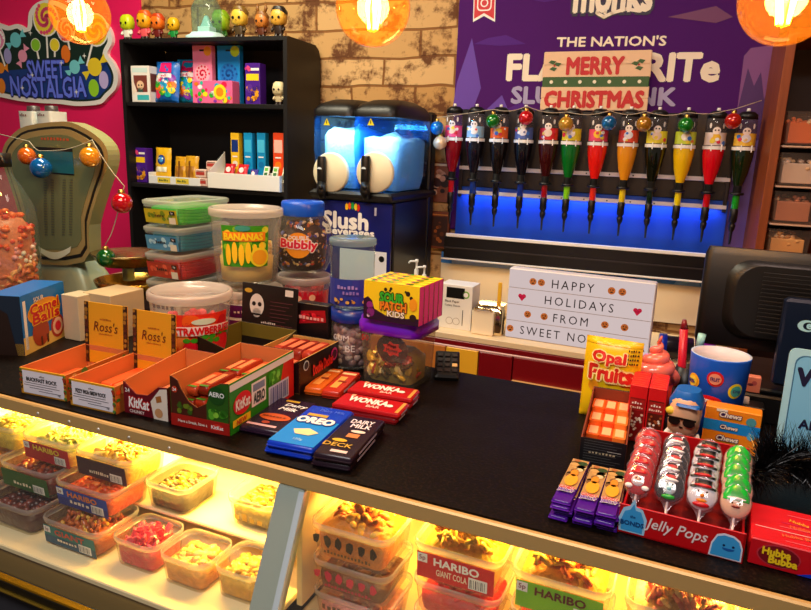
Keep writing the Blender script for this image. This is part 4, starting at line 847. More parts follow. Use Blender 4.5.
# top row
crow(-1.39, .912, Z3_, 'clear tub of yellow sweets high in the case by the photo edge', 'yellow sweets in the end tub of the top row', 'ball', ['#d8c03a', '#b8a028'], 15)
crow(-1.215, .912, Z3_, 'clear tub with a red label in the top row of the case', 'green-yellow sweets in the red-labelled top tub', 'ring', ['#d8c850', '#a8b040', '#e8d878'], 10, lab('#b8142a', '#f4d040', 'HARIBO', None), w=.155)
crow(-1.055, .910, Z3_, 'clear tub with a dark striped label in the top row of the case', 'honey coloured sweets in the striped-label top tub', 'worm', ['#e8b038', '#d89020', '#f4d070'], 11, lab('#3a2030', '#e87848', None, 9, False), w=.155)
crow(-.90, 1.13, Z3_, 'clear tub of lemon sweets in the top row under the lamp glare', 'lemon sweets in the top row tub', 'strip', ['#e8d040', '#f0e078'], 12)
crow(-.72, 1.13, Z3_, 'clear tub of pale sweets in the top row next to the metal post', 'pale sweets in the top row tub by the post', 'egg', ['#f0d890', '#e8c060'], 13)
# second section: heaped tubs stacked straight up behind the glass
LV = (.6888, .7573, .8258); YR = .965
def col(x, specs, w=.158, yr=1.012):
    for lev, sp in specs:
        ltub, lfill, kind, cols, seed, draw = sp; z = LV[lev]; y = yr + .004 * (2 - lev)
        tub(ltub, 'tub', (x, y, z), 0, w, .13, .072 if lev == 2 else .066, draw, '#fdf6ee' if lev == 2 else '#fbeeee', group='clear tubs in the lit case')
        if lev == 2: fill(lfill, (x, y, z), 0, kind, cols, seed, w, .13, .072, 130, .030, k=.95)
        else: fill(lfill, (x, y, z), 0, kind, cols, seed, w, .13, .066, 40, .004, k=.62)
col(-.490, yr=.985, specs=[(2, ('heaped clear tub with black patches on its label, beside the metal post', 'heaped orange and amber jellies beside the post', 'egg', ['#e88a1c', '#f0a838', '#d87010', '#f4bc58'], 21, cow('#2a1c10', '#6a4a20', 'FIZZY COLA BOTTLES'))),
            (1, ('clear tub with pink patches on its label under the heaped tub by the post', 'brown jellies in the pink-patched tub', 'egg', ['#6a3a10', '#8a5a1c', '#a8742a'], 22, cow('#c8204a', '#b81848', 'Strawberry Milk'))),
            (0, ('pale clear tub at the foot of the stack beside the post', 'pink and white sweets at the foot of the stack by the post', 'ball', ['#f8b0a8', '#fce8e0', '#f49a98'], 23, lambda m, w, h: m.scrawl(5, -w * .2, h * .2, h * .3, mat('#5a3a34', .4), 2)))])
col(-.302, [(2, ('heaped clear tub with a red label, second from the metal post', 'heaped yellow twisted jellies, second from the post', 'worm', ['#e8b428', '#f4cc48', '#d89c18', '#f0c030'], 24, lab('#d8141c', '#fff4e8', 'HARIBO', 'GIANT COLA', True))),
            (1, ('clear tub of crimson jelly under the red-labelled tub', 'crimson jellies under the red-labelled tub', 'egg', ['#d80c24', '#e81c3a', '#b80818'], 25, None)),
            (0, ('clear tub at the foot of the crimson stack', 'crimson jellies at the foot of the stack', 'egg', ['#d80c30', '#b80828'], 26, None))])
col(-.130, [(2, ('heaped clear tub with a lime green label, third from the metal post', 'heaped orange and yellow long jellies, third from the post', 'worm', ['#f0941c', '#f4b430', '#e8641c', '#f8c850'], 27, lab('#7ac01c', '#5a1a10', 'HARIBO', None, True))),
            (1, ('clear tub of orange-red jelly under the lime-labelled tub', 'orange-red jellies under the lime-labelled tub', 'egg', ['#e03a14', '#f05a24'], 28, None)),
            (0, ('clear tub at the foot of the lime-labelled stack', 'red jellies at the foot of the lime-labelled stack', 'egg', ['#d82a10', '#e84a24'], 38, None))])
col(.045, [(2, ('heaped clear tub of pink and cream foam shapes, below the lolly box', 'heaped pink and cream foam sweets', 'bottle', ['#f4c890', '#f49a98', '#f8dcb0', '#f0828c'], 29, None)),
           (1, ('clear tub under the foam sweets', 'rose jellies under the foam sweets', 'egg', ['#e8606a', '#f08890'], 30, None)),
           (0, ('clear tub at the foot of the foam sweets stack', 'rose jellies at the foot of the foam sweets stack', 'egg', ['#e8606a', '#f08890'], 39, None))])
col(.22, [(2, ('heaped clear tub of peach sweets below the red chew gum box', 'heaped peach sweets below the chew gum box', 'egg', ['#f4a070', '#f4c080', '#f08a6a'], 31, None)),
          (1, ('clear tub under the peach sweets', 'peach jellies under the peach sweets', 'egg', ['#f4a070', '#f4c080'], 40, None)),
          (0, ('clear tub at the foot of the peach sweets stack', 'peach jellies at the foot of the stack', 'egg', ['#f4a070', '#f4c080'], 41, None))])
# ================================================================== ON THE COUNTER, FROM THE SCALE TO THE CHOCOLATE BARS
CZ = 1.0
card = mat('#e8c890', .6)
def tray(name, label, cat, loc, rz, w, d, hf, hb, mo, mi, front_pts=None, draw=None, card_h=0, draw_card=None, draw_right=None, group=None, card_lean=.06, mc=None, ml=None):
    """a shelf-ready card tray, open on top: floor, front, sides, back and sometimes a raised header card"""
    t = thing(name, label, cat, loc, rz, group); th = .0022; m = MB()
    m.box(w, d, th, mi, b=.0005)
    fp = front_pts or [(-w / 2, 0), (w / 2, 0), (w / 2, hf), (-w / 2, hf)]
    m.prism(fp, -d / 2, -d / 2 + th, mo); m.prism([(x * .97, z * .985 + .001) for x, z in fp], -d / 2 + th, -d / 2 + th + .0004, mi)
    hl, hr = fp[-1][1], fp[2][1] if not front_pts else front_pts[2][1]
    for sg, hh in ((-1, hl), (1, hr)):
        m.t = Matrix.Translation((sg * (w / 2 - th / 2) + th / 2, 0, 0)) @ Matrix.Rotation(PI / 2, 4, 'Z')
        m.prism([(-d / 2, 0), (d / 2, 0), (d / 2, hb), (-d / 2, hh)], 0, th, mi)
        o = sg * .0004; m.t = Matrix.Translation((sg * (w / 2) + (.0004 if sg > 0 else 0), 0, 0)) @ Matrix.Rotation(PI / 2, 4, 'Z'); m.prism([(-d / 2, 0), (d / 2, 0), (d / 2, hb), (-d / 2, hh)], 0, .0004, ml or mo)
    m.t = Matrix(); m.box(w, th, hb, mo, 0, d / 2 - th / 2, 0, b=.0005); m.box(w - .006, .001, hb - .003, mi, 0, d / 2 - th - .0005, .002, b=.0003)
    m.plane((0, -d / 2, 0), (1, 0, 0), (0, 0, 1))
    if draw: draw(m, w, hf)
    if draw_right: m.plane((w / 2 + .0006, 0, 0), (0, 1, 0), (0, 0, 1)); draw_right(m, d, hb)
    m.build('card_tray', t)
    if card_h:
        m = MB(); m.t = Matrix.Translation((0, d / 2 - .004, hb * .3)) @ Matrix.Rotation(-card_lean, 4, 'X'); H = card_h - hb * .3
        m.box(w, .002, H, mc or mo, b=.0005); m.plane((0, -.0011, H / 2), (1, 0, 0), (0, 0, 1))
        if draw_card: draw_card(m, w, H)
        m.build('header_card', t)
    return t
def put(pc, rz, x, y, z=0):
    c, s = math.cos(rz), math.sin(rz); return (pc[0] + c * x - s * y, pc[1] + s * x + c * y, pc[2] + z)
# sweet jar at the end of the counter
t = thing('sweet_jar', 'tall bottle-shaped glass jar of pink and orange sweets at the counter end', 'jar', (-1.79, 1.27, CZ))
k = .9
m = MB(); m.lathe([(.088, 0), (.098, .01), (.098, .30), (.092, .345), (.066, .40), (.046, .43), (.043, .455), (.046, .46)], clear('#e6f4e8', .07), 28); m.build('glass', t)
m = MB(); m.lathe([(0, .452), (.047, .452), (.047, .488), (0, .491)], BLACK, 24); m.build('lid', t)
m = MB(); m.tube([(-.05, 0, .465), (-.045, -.02, .50), (.02, -.035, .508), (.052, -.01, .48), (.046, 0, .465)], .004, mat('#c8d0c8', .25, metal=1), 6); m.build('handle', t)
fm = MB(); r2 = random.Random(3); fm.lathe([(0, .003), (.074, .004), (.08, .02), (.08, .27), (.06, .31), (0, .32)], mat('#e07858', .4, noise=.4, nscale=60, bump=1), 24)
for i in range(460):
    a = r2.uniform(0, 6.28); z = r2.uniform(.018, .33); q = r2.uniform(.072, .080) if z < .29 else r2.uniform(0, .066)
    c = ['#f08a4a', '#f4a868', '#e8704a'] if z < .19 else (['#f49aa0', '#f8c0b8', '#f4d8c8'] if z < .235 else ['#e8401c', '#f06428', '#d83018'])
    fm.t = Matrix.Translation((q * math.cos(a), q * math.sin(a), z)) @ Matrix.Rotation(r2.uniform(0, 6), 4, 'Z') @ Matrix.Rotation(r2.uniform(0, 3), 4, 'X')
    if z < .19: fm.ring(.010, .005, mat(c[i % 3], .35), 9, 5)
    else: fm.ball((0, 0, 0), (.012, .008, .007), mat(c[i % 3], .35), 7, 5)
tag(fm.build('jar_sweets', None, (-1.79, 1.27, CZ)), 'layered orange rings and red sweets inside the bottle-shaped jar', 'sweets', None, 'stuff')
# shop scale
YS2 = 1.5; gs = mat('#98a070', .35, metal=.15, noise=.1, nscale=6); gd = mat('#6a7448', .25, coat=.8); bkl = mat('#14140f', .4); tan = mat('#a89860', .35, metal=.2)
def K(px, py): p = at_y(px, py, YS2); return (p.x - SX, p.z - CZ)
SX = at_y(55, 280, YS2).x
t = thing('shop_scale', 'old fan-shaped olive shop scale standing behind the sweet boxes', 'scale', (SX, YS2, CZ))
R_ = [(84, 262), (89, 225), (99, 190), (107, 166), (107, 150), (99, 138), (84, 128), (64, 121.5)]
Lf = [(110 - x, y - 2) for x, y in R_[::-1]][1:]
fan = smooth_pts([K(*p) for p in R_ + Lf], 3)
m = MB(); m.prism(fan[::-1], 0, .045, tan, gs)
def shr(P, k, c): return [(c[0] + (x - c[0]) * k, c[1] + (z - c[1]) * k) for x, z in P]
cc = K(56, 185); m.prism(shr(fan, .93, cc)[::-1], -.002, .001, bkl); m.prism(shr(fan, .89, cc)[::-1], -.004, .0, tan); m.prism(shr(fan, .80, cc)[::-1], -.0055, -.001, gd); m.build('dial_housing', t)
m = MB(); m.plane((0, -.006, 0), (1, 0, 0), (0, 0, 1)); a, b = K(36, 150), K(76, 174); m.rect(a[0], b[0], b[1], a[1], mat('#1f6a78', .4), 1); m.rect(a[0], b[0], a[1], a[1] + .01, BLACK, 2); m.rect(a[0], b[0], b[1] - .004, b[1], BLACK, 2)
for cx_ in (47, 54, 66, 73):
    for k in range(22): p = K(cx_ + .12 * k * (.3 if cx_ < 60 else -.3), 180 + k * 2.6); m.rect(p[0] - .007, p[0] + .007, p[1] - .0014, p[1] + .0014, mat('#3a3e2a', .5), 1)
p0 = [K(40 + 33 * i / 12, 246 + 6 * math.sin(PI * i / 12)) for i in range(13)]; p1 = [K(42 + 30 * i / 12, 252 + 7 * math.sin(PI * i / 12)) for i in range(13)]; m.poly(p1 + p0[::-1], mat('#dfe8d4', .4), 2)
m.scrawl(9, *K(57, 139), .012, mat('#b8502a', .5), 2, w=.12); m.build('dial_face', t)
m = MB(); m.loft([(.27, .15, .03, 0, .0, .075), (.27, .15, .03, .05, 0, .075), (.2, .12, .04, .12, .0, .07), (.13, .09, .03, .2, 0, .06)], mat('#b4c09a', .35, metal=.1)); m.build('base', t)
m = MB(); m.tube([(.16, .07, .06), (.21, .07, .06)], .03, gs, 12); m.build('pan_arm', t)
m = MB(); m.t = Matrix.Translation((.30, .03, .07)); m.lathe([(0, .0), (.085, .0), (.105, .035), (.11, .05), (.105, .05), (.098, .03), (0, .012)], mat('#c8a048', .25, metal=1), 28); m.lathe([(.02, -.03), (.02, 0)], gs, 12); m.build('weighing_pan', t)
m = MB(); m.t = Matrix.Translation((.285, .03, .165)); m.lathe([(0, .0), (.08, .0), (.10, .03), (.105, .036), (.10, .036), (0, .012)], mat('#c8b078', .25, metal=1), 28); m.lathe([(.018, -.05), (.018, 0)], gs, 12); m.build('weighing_pan', t)
G = 'bauble lights draped on the scale'; en = []
for px, py, r, c, l in ((27, 156, .026, '#d86a1c', 'amber bauble glowing dimly on the scale dial beside the blue one'), (41, 168, .031, '#0a62b0', 'blue bauble in front of the scale dial'), (90, 157, .029, '#d8941c', 'gold bauble at the shoulder of the scale'),
                        (122, 203, .029, '#b80c1c', 'red bauble hanging off the side of the scale'), (106, 258, .027, '#0c5a1c', 'green bauble low on the scale above the white carton')):
    en.append(bauble(px, py, 0, r, c, l, G, 1.44))
m = MB(); path = [en[0] + Vector((-.16, 0, .03))]
for a, b in zip(en, en[1:]):
    for k in range(6): path.append(a.lerp(b, k / 6) + Vector((0, .012, .006 - .01 * math.sin(PI * k / 6))))
path.append(en[-1]); m.tube(path, .0014, mat('#a8a890', .4), 5); tag(m.build('light_wire'), 'thin silver wire draping the baubles over the scale', 'wire')
# two white cups of straws on the shelf behind the scale
for px, l in ((29, 'white carton pot showing above the scale, nearer the jar'), (47, 'white carton pot showing above the scale, under the shop sign')):
    p = at_y(px, 118, 1.66); m = MB(); m.loft([(.06, .06, .008, 0), (.07, .07, .01, p.z - CZ + .022)], mat('#dfe8e0', .5)); m.face('front', .07, .07, .1, p.z - CZ - .07); m.scrawl(4, 0, .03, .012, mat('#7a3a3a', .5), 12); m.lathe([(.022, p.z - CZ + .02), (.02, p.z - CZ + .04), (0, p.z - CZ + .042)], mat('#3a3030', .4), 12)
    tag(m.build('carton_pot', None, (p.x, 1.68, CZ)), l, 'pot', 'white carton pots behind the scale')
# boxed chewing sweets with the ball picture
A = at_z(25, 356, CZ); Bt = at_z(63, 281, 1.153); rzc = math.atan2(Bt.y - A.y, Bt.x - A.x); wc = (Bt - Vector((A.x, A.y, 1.153))).length; hc_ = .153; dc = .085
def d_camel(m, w, d, h):
    m.face('front', w, d, h); m.rect(-w / 2, w / 2, -h / 2, h / 2, mat('#1474c8', .4)); m.poly([(-w / 2, -h / 2), (w / 2, -h / 2), (w / 2, -h * .18), (w * .1, -h * .28), (-w / 2, -h * .2)], mat('#e8c060', .4), 2); m.rect(-w * .46, -w * .40, -h * .42, h * .4, WHITE, 2)
    m.disc(0, h * .12, w * .38, mat('#f0a01c', .4), 2, ry=h * .22); m.text('Camel', 0, h * .2, h * .16, mat('#c8141c', .4), 4, w=w * .64, outline=YEL, bold=.05); m.text('Balls', w * .02, h * .03, h * .16, mat('#c8141c', .4), 4, w=w * .6, outline=YEL, bold=.05); m.text('SOUR', -w * .12, h * .36, h * .08, mat('#f0e8d0', .4), 4)
    m.disc(-w * .12, -h * .22, w * .19, mat('#a8401c', .4), 3); m.disc(w * .27, -h * .24, w * .16, mat('#b8301c', .4), 3); m.disc(w * .27, -h * .24, w * .12, mat('#e8c0a0', .4), 4); m.disc(w * .27, -h * .24, w * .07, mat('#d02038', .4), 5)
    for sx in (-.12, .02): m.rect(w * sx - .004, w * sx + .004, -h * .45, -h * .3, mat('#5a2a14', .4), 4)
    m.face('left', w, d, h); m.rect(-d / 2, d / 2, -h / 2, h / 2, mat('#1c2a3c', .4)); m.poly([(-d * .4, -h * .5), (d * .3, -h * .5), (d * .1, h * .2), (-d * .2, h * .3)], mat('#2a1a14', .4), 2); m.rect(-d * .5, d * .5, -h * .5, -h * .3, mat('#c89a40', .4), 1)
ctr = A + Vector((math.cos(rzc), math.sin(rzc), 0)) * wc / 2 + Vector((-math.sin(rzc), math.cos(rzc), 0)) * dc / 2
carton('sweet_box', 'blue box with orange ball pictures turned sideways beside the jar', 'sweets', (ctr.x, ctr.y, CZ), rzc, wc, dc, hc_, '#1a66b0', d_camel)
p = at_y(73, 322, 1.27); carton('plain_carton', 'plain white carton between the blue ball box and the first gold card', 'carton', (p.x + .005, 1.29, CZ), 0, .06, .06, .125, '#c8bc9c')
p = at_y(122, 290, 1.38); carton('plain_carton', 'plain pale carton lying low behind the gold cards', 'carton', (p.x - .01, 1.36, CZ), 0, .10, .12, .128, '#c8b48c')
# two open trays with gold header cards
gold = mat('#e8a41c', .4); kr = mat('#d07a3c', .7); flor = mat('#4a3a1c', .5)
def d_price(l1, l2):
    def f(m, w, h):
        m.rect(-w / 2, w / 2, h * .78, h, mat('#d89a20', .4), 1); m.rect(-w * .44, w * .45, h * .06, h * .93, mat('#efe6ee', .5), 2); m.scrawl(4, 0, h * .78, h * .09, mat('#4a3a3a', .5), 4)
        m.text(l1, -w * .02, h * .62, h * .14, mat('#1a1418', .5), 4, bold=.04, w=w * .66)
        for k, (a, b) in enumerate(((-.4, .3), (-.42, .36), (-.3, .2), (-.1, .38))): m.rect(w * a, w * b, h * (.46 - k * .09), h * (.48 - k * .09), mat('#3a343a', .5), 3)
        m.text('75p', w * .34, h * .16, h * .08, mat('#2a2428', .5), 4)
        blobs(m, -w * .5, -w * .44, 0, h, ['#3a2a14', '#6a7a2a', '#a83a1c'], 14, 4, (.002, .0045), 2); blobs(m, w * .45, w * .5, 0, h, ['#3a2a14', '#5a8a3a', '#a83a1c'], 14, 5, (.002, .0045), 2)
    return f
def d_ross(m, w, h):
    m.text("Ross's", 0, h * .12, h * .16, mat('#6a2a10', .4), 3, shear=.2, w=w * .56, bold=.005); m.scrawl(9, 0, h * .24, h * .035, mat('#a8641c', .4), 3); m.scrawl(13, 0, -h * .0, h * .03, mat('#a8641c', .4), 3)
    for sx in (-1, 1): m.rect(sx * w * .5 - (w * .1 if sx > 0 else 0), sx * w * .5 + (w * .1 if sx < 0 else 0), -h / 2, h / 2, mat('#3a1c10', .4), 1); blobs(m, (w * .4 if sx > 0 else -w * .5), (w * .5 if sx > 0 else -w * .4), -h / 2, h / 2, ['#8a5a1c', '#5a2a14', '#a8782a'], 16, 3, (.003, .006), 2)
def d_tartan(m, d, h): blobs(m, -d / 2, d / 2, 0, h, ['#e8501c', '#3a7a2a', '#f0b060', '#c83a1c', '#5a8a3a'], 40, 6, (.004, .009), 1)
for lab_, pxs, rz, l1, lbl in (('a', ((22, 393), (65.5, 402)), 4, 'BUCKFAST ROCK', 'open gold sweet tray with a raised card, beside the blue ball box'), ('b', ((71, 405), (118, 413)), 2.5, 'FIZZY IRON BREW ROCK', 'open gold sweet tray with a raised card, next to the white chocolate biscuit tray')):
    a, b = at_z(*pxs[0], CZ), at_z(*pxs[1], CZ); rz = math.radians(rz); w = (b - a).length; d = .185; pc = put(a, rz, w / 2, d / 2 + .002)
    tray('sweet_tray', lbl, 'tray', pc, rz, w * 1.04, d, .058, .062, gold, kr, None, d_price(l1, ''), .165, d_ross, d_tartan, 'gold open trays with raised cards', ml=mat('#c86a28', .5))
    for k in range(3 if lab_ == 'a' else 6):
        q = put(pc, rz, -w * .3 + (k % 3) * w * .3, -.01 + .05 * (k // 3), .003 + .0125 * (k // 3)); m = MB(); m.loft([(.03, .12, .004, 0), (.034, .13, .006, .006), (.03, .12, .004, .012)], mat(['#e85a28', '#e8703a', '#d84a20'][k % 3], .3))
        tag(m.build('rock_bar', None, q, rz), 'orange wrapped rock bar lying in the %s gold tray' % {'a': 'blue-box-side', 'b': 'biscuit-side'}[lab_], 'sweets', 'orange rock bars in the %s tray' % lab_.replace('a', 'first gold').replace('b', 'second gold'))
# white chocolate biscuit tray
a, b = at_z(125, 412, CZ), at_z(168, 422, CZ); rz = math.radians(2); w = (b - a).length; d = .19; pc = put(a, rz, w / 2, d / 2)
fp = [(-w / 2, 0), (w / 2, 0), (w / 2, .070), (w * .30, .068), (w * .05, .046), (-w * .22, .044), (-w * .42, .06), (-w / 2, .068)]
def d_kkw(m, w, h):
    m.poly([(x * .99, z * .98 + .0005) for x, z in fp], mat('#6a0c1c', .4), 1); m.poly([(w * .18, 0), (w / 2, 0), (w / 2, h * .97), (w * .34, h * .92), (w * .12, h * .5)], mat('#e8d8c8', .4), 2)
    m.text('KitKat', -w * .14, h * .38, h * .30, WHITE, 4, bold=.04, shear=.1, w=w * .46, outline=mat('#c8141c', .4)); m.text('CHUNKY', -w * .2, h * .1, h * .09, mat('#f4e0d8', .4), 3); m.text('24', -w * .40, h * .72, h * .12, WHITE, 3)
    m.poly([(w * .26, h * .5), (w * .38, h * .56), (w * .36, h * .74), (w * .24, h * .68)], mat('#a8642a', .4), 3); m.disc(w * .3, h * .2, w * .09, mat('#c89060', .4), 3)
tray('biscuit_tray', 'open tray with dark red and white scooped front, beside the tall green-sided tray', 'tray', pc, rz, w, d, .07, .085, mat('#6a0c1c', .4), kr, fp, d_kkw, ml=mat('#7a1420', .4))
for k in range(3):
    q = put(pc, rz, -w * .28 + k * w * .28, .02, .003); m = MB(); m.loft([(.026, .10, .004, 0), (.029, .11, .006, .01), (.024, .10, .005, .02)], mat('#e8885a', .3)); tag(m.build('wafer_bar', None, q, rz), 'orange wrapped wafer bar lying in the white and dark red tray', 'sweets', 'wafer bars in the white and dark red tray')
# mint biscuit tray
a, b = at_z(172, 424, CZ), at_z(227, 438, CZ); rz = math.radians(3.5); w = (b - a).length; d = .24; h = .104; pc = put(a, rz, w / 2, d / 2)
fp = [(-w / 2, 0), (w / 2, 0), (w / 2, h), (w * .36, h * .98), (w * .22, h * .88), (w * .12, h * .55), (-w * .05, h * .42), (-w * .2, h * .52), (-w * .33, h * .75), (-w * .38, h * .9), (-w / 2, h * .97)]
gk = mat('#2a8a1c', .4)
def d_kkm(m, w, hf):
    m.poly([(x * .995, z * .99 + .0005) for x, z in fp], mat('#4a1c10', .4), 1); m.poly([(w * .12, h * .1), (w * .48, h * .02), (w * .5, h * .99), (w * .36, h * .97), (w * .22, h * .87), (w * .12, h * .55)], mat('#2a5a14', .4), 2)
    m.rect(-w * .5, w * .5, 0, h * .24, mat('#a81c14', .4), 3); m.text('Have a break, have a', -w * .12, h * .12, h * .07, mat('#f4e0d0', .4), 5, w=w * .5); m.disc(w * .3, h * .12, w * .1, mat('#d8281c', .4), 4, ry=h * .07); m.text('KitKat', w * .3, h * .12, h * .07, WHITE, 5)
    m.disc(w * .3, h * .74, w * .14, mat('#1a4a14', .4), 4); m.text('AERO', w * .3, h * .76, h * .09, WHITE, 5, bold=.03); blobs(m, w * .14, w * .48, h * .26, h * .5, ['#3a8a1c', '#5aa828', '#2a6a14', '#8ac83a'], 16, 3, (.004, .009), 3); blobs(m, -w * .42, -w * .1, h * .26, h * .5, ['#6a7a1c', '#3a5a14'], 10, 5, (.003, .007), 3)
    m.disc(-w * .42, h * .72, w * .05, mat('#c83a1c', .4), 3); m.text('24', -w * .42, h * .72, h * .06, WHITE, 4)
def d_kkr(m, d, hb):
    m.rect(-d / 2, d / 2, 0, h * .96, gk, 1); m.poly([(d * .2, 0), (d / 2, 0), (d / 2, h * .84), (d * .32, h * .84)], mat('#d01c1c', .4), 2); m.rect(-d / 2, d / 2, h * .84, h * .97, mat('#e8ecec', .4), 2)
    m.disc(-d * .33, h * .52, d * .13, mat('#d8141c', .4), 3, ry=h * .22); m.text('KitKat', -d * .33, h * .52, h * .2, WHITE, 5, bold=.04, w=d * .2); m.rect(-d * .47, -d * .22, h * .12, h * .26, YEL, 3); m.text('NEW', -d * .35, h * .19, h * .1, mat('#c8141c', .4), 5)
    m.rect(-d * .2, d * .02, h * .30, h * .78, WHITE, 3); m.text('AERO', -d * .09, h * .46, h * .2, mat('#2a3a3a', .4), 5, bold=.04, w=d * .17); m.rect(-d * .18, 0, h * .6, h * .74, mat('#7a90b0', .4), 4)
    m.rect(d * .06, d * .40, h * .08, h * .50, mat('#cfd8f0', .4), 4)
    for k in range(14): m.rect(d * .08 + k * d * .022, d * .08 + k * d * .022 + d * (.006 + .005 * (k % 3)), h * .12, h * .46, mat('#3a4aa0', .4), 5)
    blobs(m, d * .05, d * .26, h * .5, h * .82, ['#4ac83a', '#7ae05a', '#2aa028'], 22, 7, (.004, .01), 3); blobs(m, -d * .46, -d * .05, h * .0, h * .12, ['#7ad84a', '#d8f0b0', '#3aa828'], 14, 8, (.003, .006), 3)
tray('biscuit_tray', 'tall open tray with brown scooped front and bright green side full of red wrapped bars', 'tray', pc, rz, w, d, h, h, mat('#4a1c10', .4), kr, fp, d_kkm, draw_right=d_kkr, ml=gk)
wr = ['#a83418', '#c04a24', '#8a2410']
for k in range(24):
    r2 = random.Random(k); q = put(pc, rz, -w * .31 + (k % 4) * w * .205, -.062 + .105 * ((k // 4) % 2) + .01 * (k // 8), .004 + .0245 * (k // 8) + .005 * ((k * 3) % 2))
    m = MB(); m.loft([(.022, .09, .003, 0), (.026, .10, .006, .008), (.026, .10, .006, .014), (.020, .09, .004, .019)], mat(wr[k % 3], .28, metal=.1)); m.plane((0, 0, .019), (1, 0, 0), (0, 1, 0)); m.rect(-.006, .006, -.03, .03, mat('#e0804a', .4)); m.rect(-.010, .010, -.048, -.04, mat('#3a7a1c', .4))
    tag(m.build('wafer_bar', None, q, rz), 'red-orange wrapped wafer bar lying in the tall green-sided tray', 'sweets', 'wafer bars in the green-sided tray')
# dark chocolate tray with pink heart
a, b = at_z(301.6, 395, CZ), at_z(338.6, 372, CZ); rz = math.radians(1); w, d, h = .135, .18, .078; pc = put((b.x, a.y, CZ), rz, -w / 2, d / 2); dk = mat('#1c0c10', .35)
def d_dch(m, d, hb):
    m.disc(-d * .36, h * .78, .012, mat('#bcd8e8', .4), 2); m.disc(-d * .36, h * .78, .009, mat('#1c2c3c', .4), 3); m.text('Double Decker', d * .06, h * .55, h * .3, mat('#d8281c', .4), 4, bold=.05, w=d * .52, rot=.06, outline=mat('#4a1010', .4))
    m.disc(d * .36, h * .68, .016, mat('#d02a8a', .4), 3); m.disc(d * .36, h * .68, .011, mat('#4a1038', .4), 4); m.rect(d * .04, d * .3, h * .14, h * .2, mat('#e8d0d0', .4), 2)
tray('chocolate_tray', 'black chocolate tray with kraft inside and pink ring on its side, behind the green-sided tray', 'tray', pc, rz, w, d, h, h, dk, mat('#c8964a', .6), [(-w / 2, 0), (w / 2, 0), (w / 2, h), (w * .2, h * .7), (-w * .2, h * .7), (-w / 2, h)], lambda m, w, hf: m.disc(w * .1, h * .3, .018, mat('#7a1440', .4), 2), draw_right=d_dch)
for k in range(8):
    q = put(pc, rz, -w * .3 + (k % 4) * w * .2, -.03 + .06 * (k // 4), .005 + .022 * (k // 4) + .03); m = MB(); m.loft([(.022, .09, .003, -.03), (.026, .10, .006, .002), (.026, .10, .006, .012), (.020, .09, .004, .017)], mat(['#8a2a1c', '#a83420', '#7a1c14'][k % 3], .28)); m.plane((0, 0, .017), (1, 0, 0), (0, 1, 0)); m.rect(-.008, .008, -.03, .03, mat('#d8704a', .4))
    tag(m.build('chocolate_bar', None, q, rz), 'dark red wrapped bar lying in the black chocolate tray', 'sweets', 'bars in the black chocolate tray')
# olive tray with tall black header card
a = at_y(201, 339, 1.235); e = at_y(294, 320, 1.40); w, d, h = .17, .17, .085; pc = (e.x - w / 2 + .006, 1.318, CZ); cardz = at_y(268, 286, 1.40).z
def d_face(m, w, H):
    m.disc(-w * .22, H * .16, .022, mat('#d8d0c8', .4), 2, ry=.03); m.disc(-w * .22, H * .04, .013, mat('#c8c0b8', .4), 2, ry=.012)
    for sx in (-1, 1): m.disc(-w * .22 + sx * .009, H * .18, .006, BLACK, 3, n=10)
    m.rect(-w * .3, -w * .14, H * .0, H * .03, BLACK, 3); m.rect(w * .28, w * .42, H * .36, H * .46, mat('#d8d4cc', .4), 2); m.disc(-w * .38, H * .38, .012, mat('#c8a02a', .4), 2, ry=.006); m.lines(w * .02, w * .42, H * .24, 7, H * .06, mat('#5a3038', .4)); m.scrawl(8, 0, -H * .1, .008, mat('#d0c8c0', .4))
tray('novelty_tray', 'black novelty sweet tray with olive insides and tall black face card leaning at its back', 'tray', pc, 0, w, d, h, h, mat('#1a1410', .4), mat('#6a5c1c', .5), [(-w / 2, 0), (w / 2, 0), (w / 2, h * .5), (-w / 2, h)], None, cardz - CZ, d_face, card_lean=.08, mc=mat('#100c0c', .4), ml=mat('#4a401a', .5))
# black carton with red roses picture, behind the chocolate tray
a, b = at_y(299, 301, 1.43), at_y(336, 303, 1.43)
def d_rose(m, w, d, h): m.face('front', w, d, h); m.poly([(-w * .42, h * .14), (w * .44, h * .22), (w * .4, h * .42), (-w * .36, h * .36)], mat('#a80c1c', .4)); blobs(m, -w * .4, w * .4, h * .16, h * .36, ['#e8283a', '#7a0814', '#d01828'], 12, 4, (.005, .009), 2); m.scrawl(7, 0, h * .27, h * .1, mat('#f0b0a8', .4), 6)
carton('chocolate_box', 'black carton with a crimson picture standing behind the black chocolate tray', 'sweets', ((a.x + b.x) / 2 - .008, 1.435, CZ), 0, b.x - a.x - .016, .03, a.z - CZ, '#140a0c', d_rose)

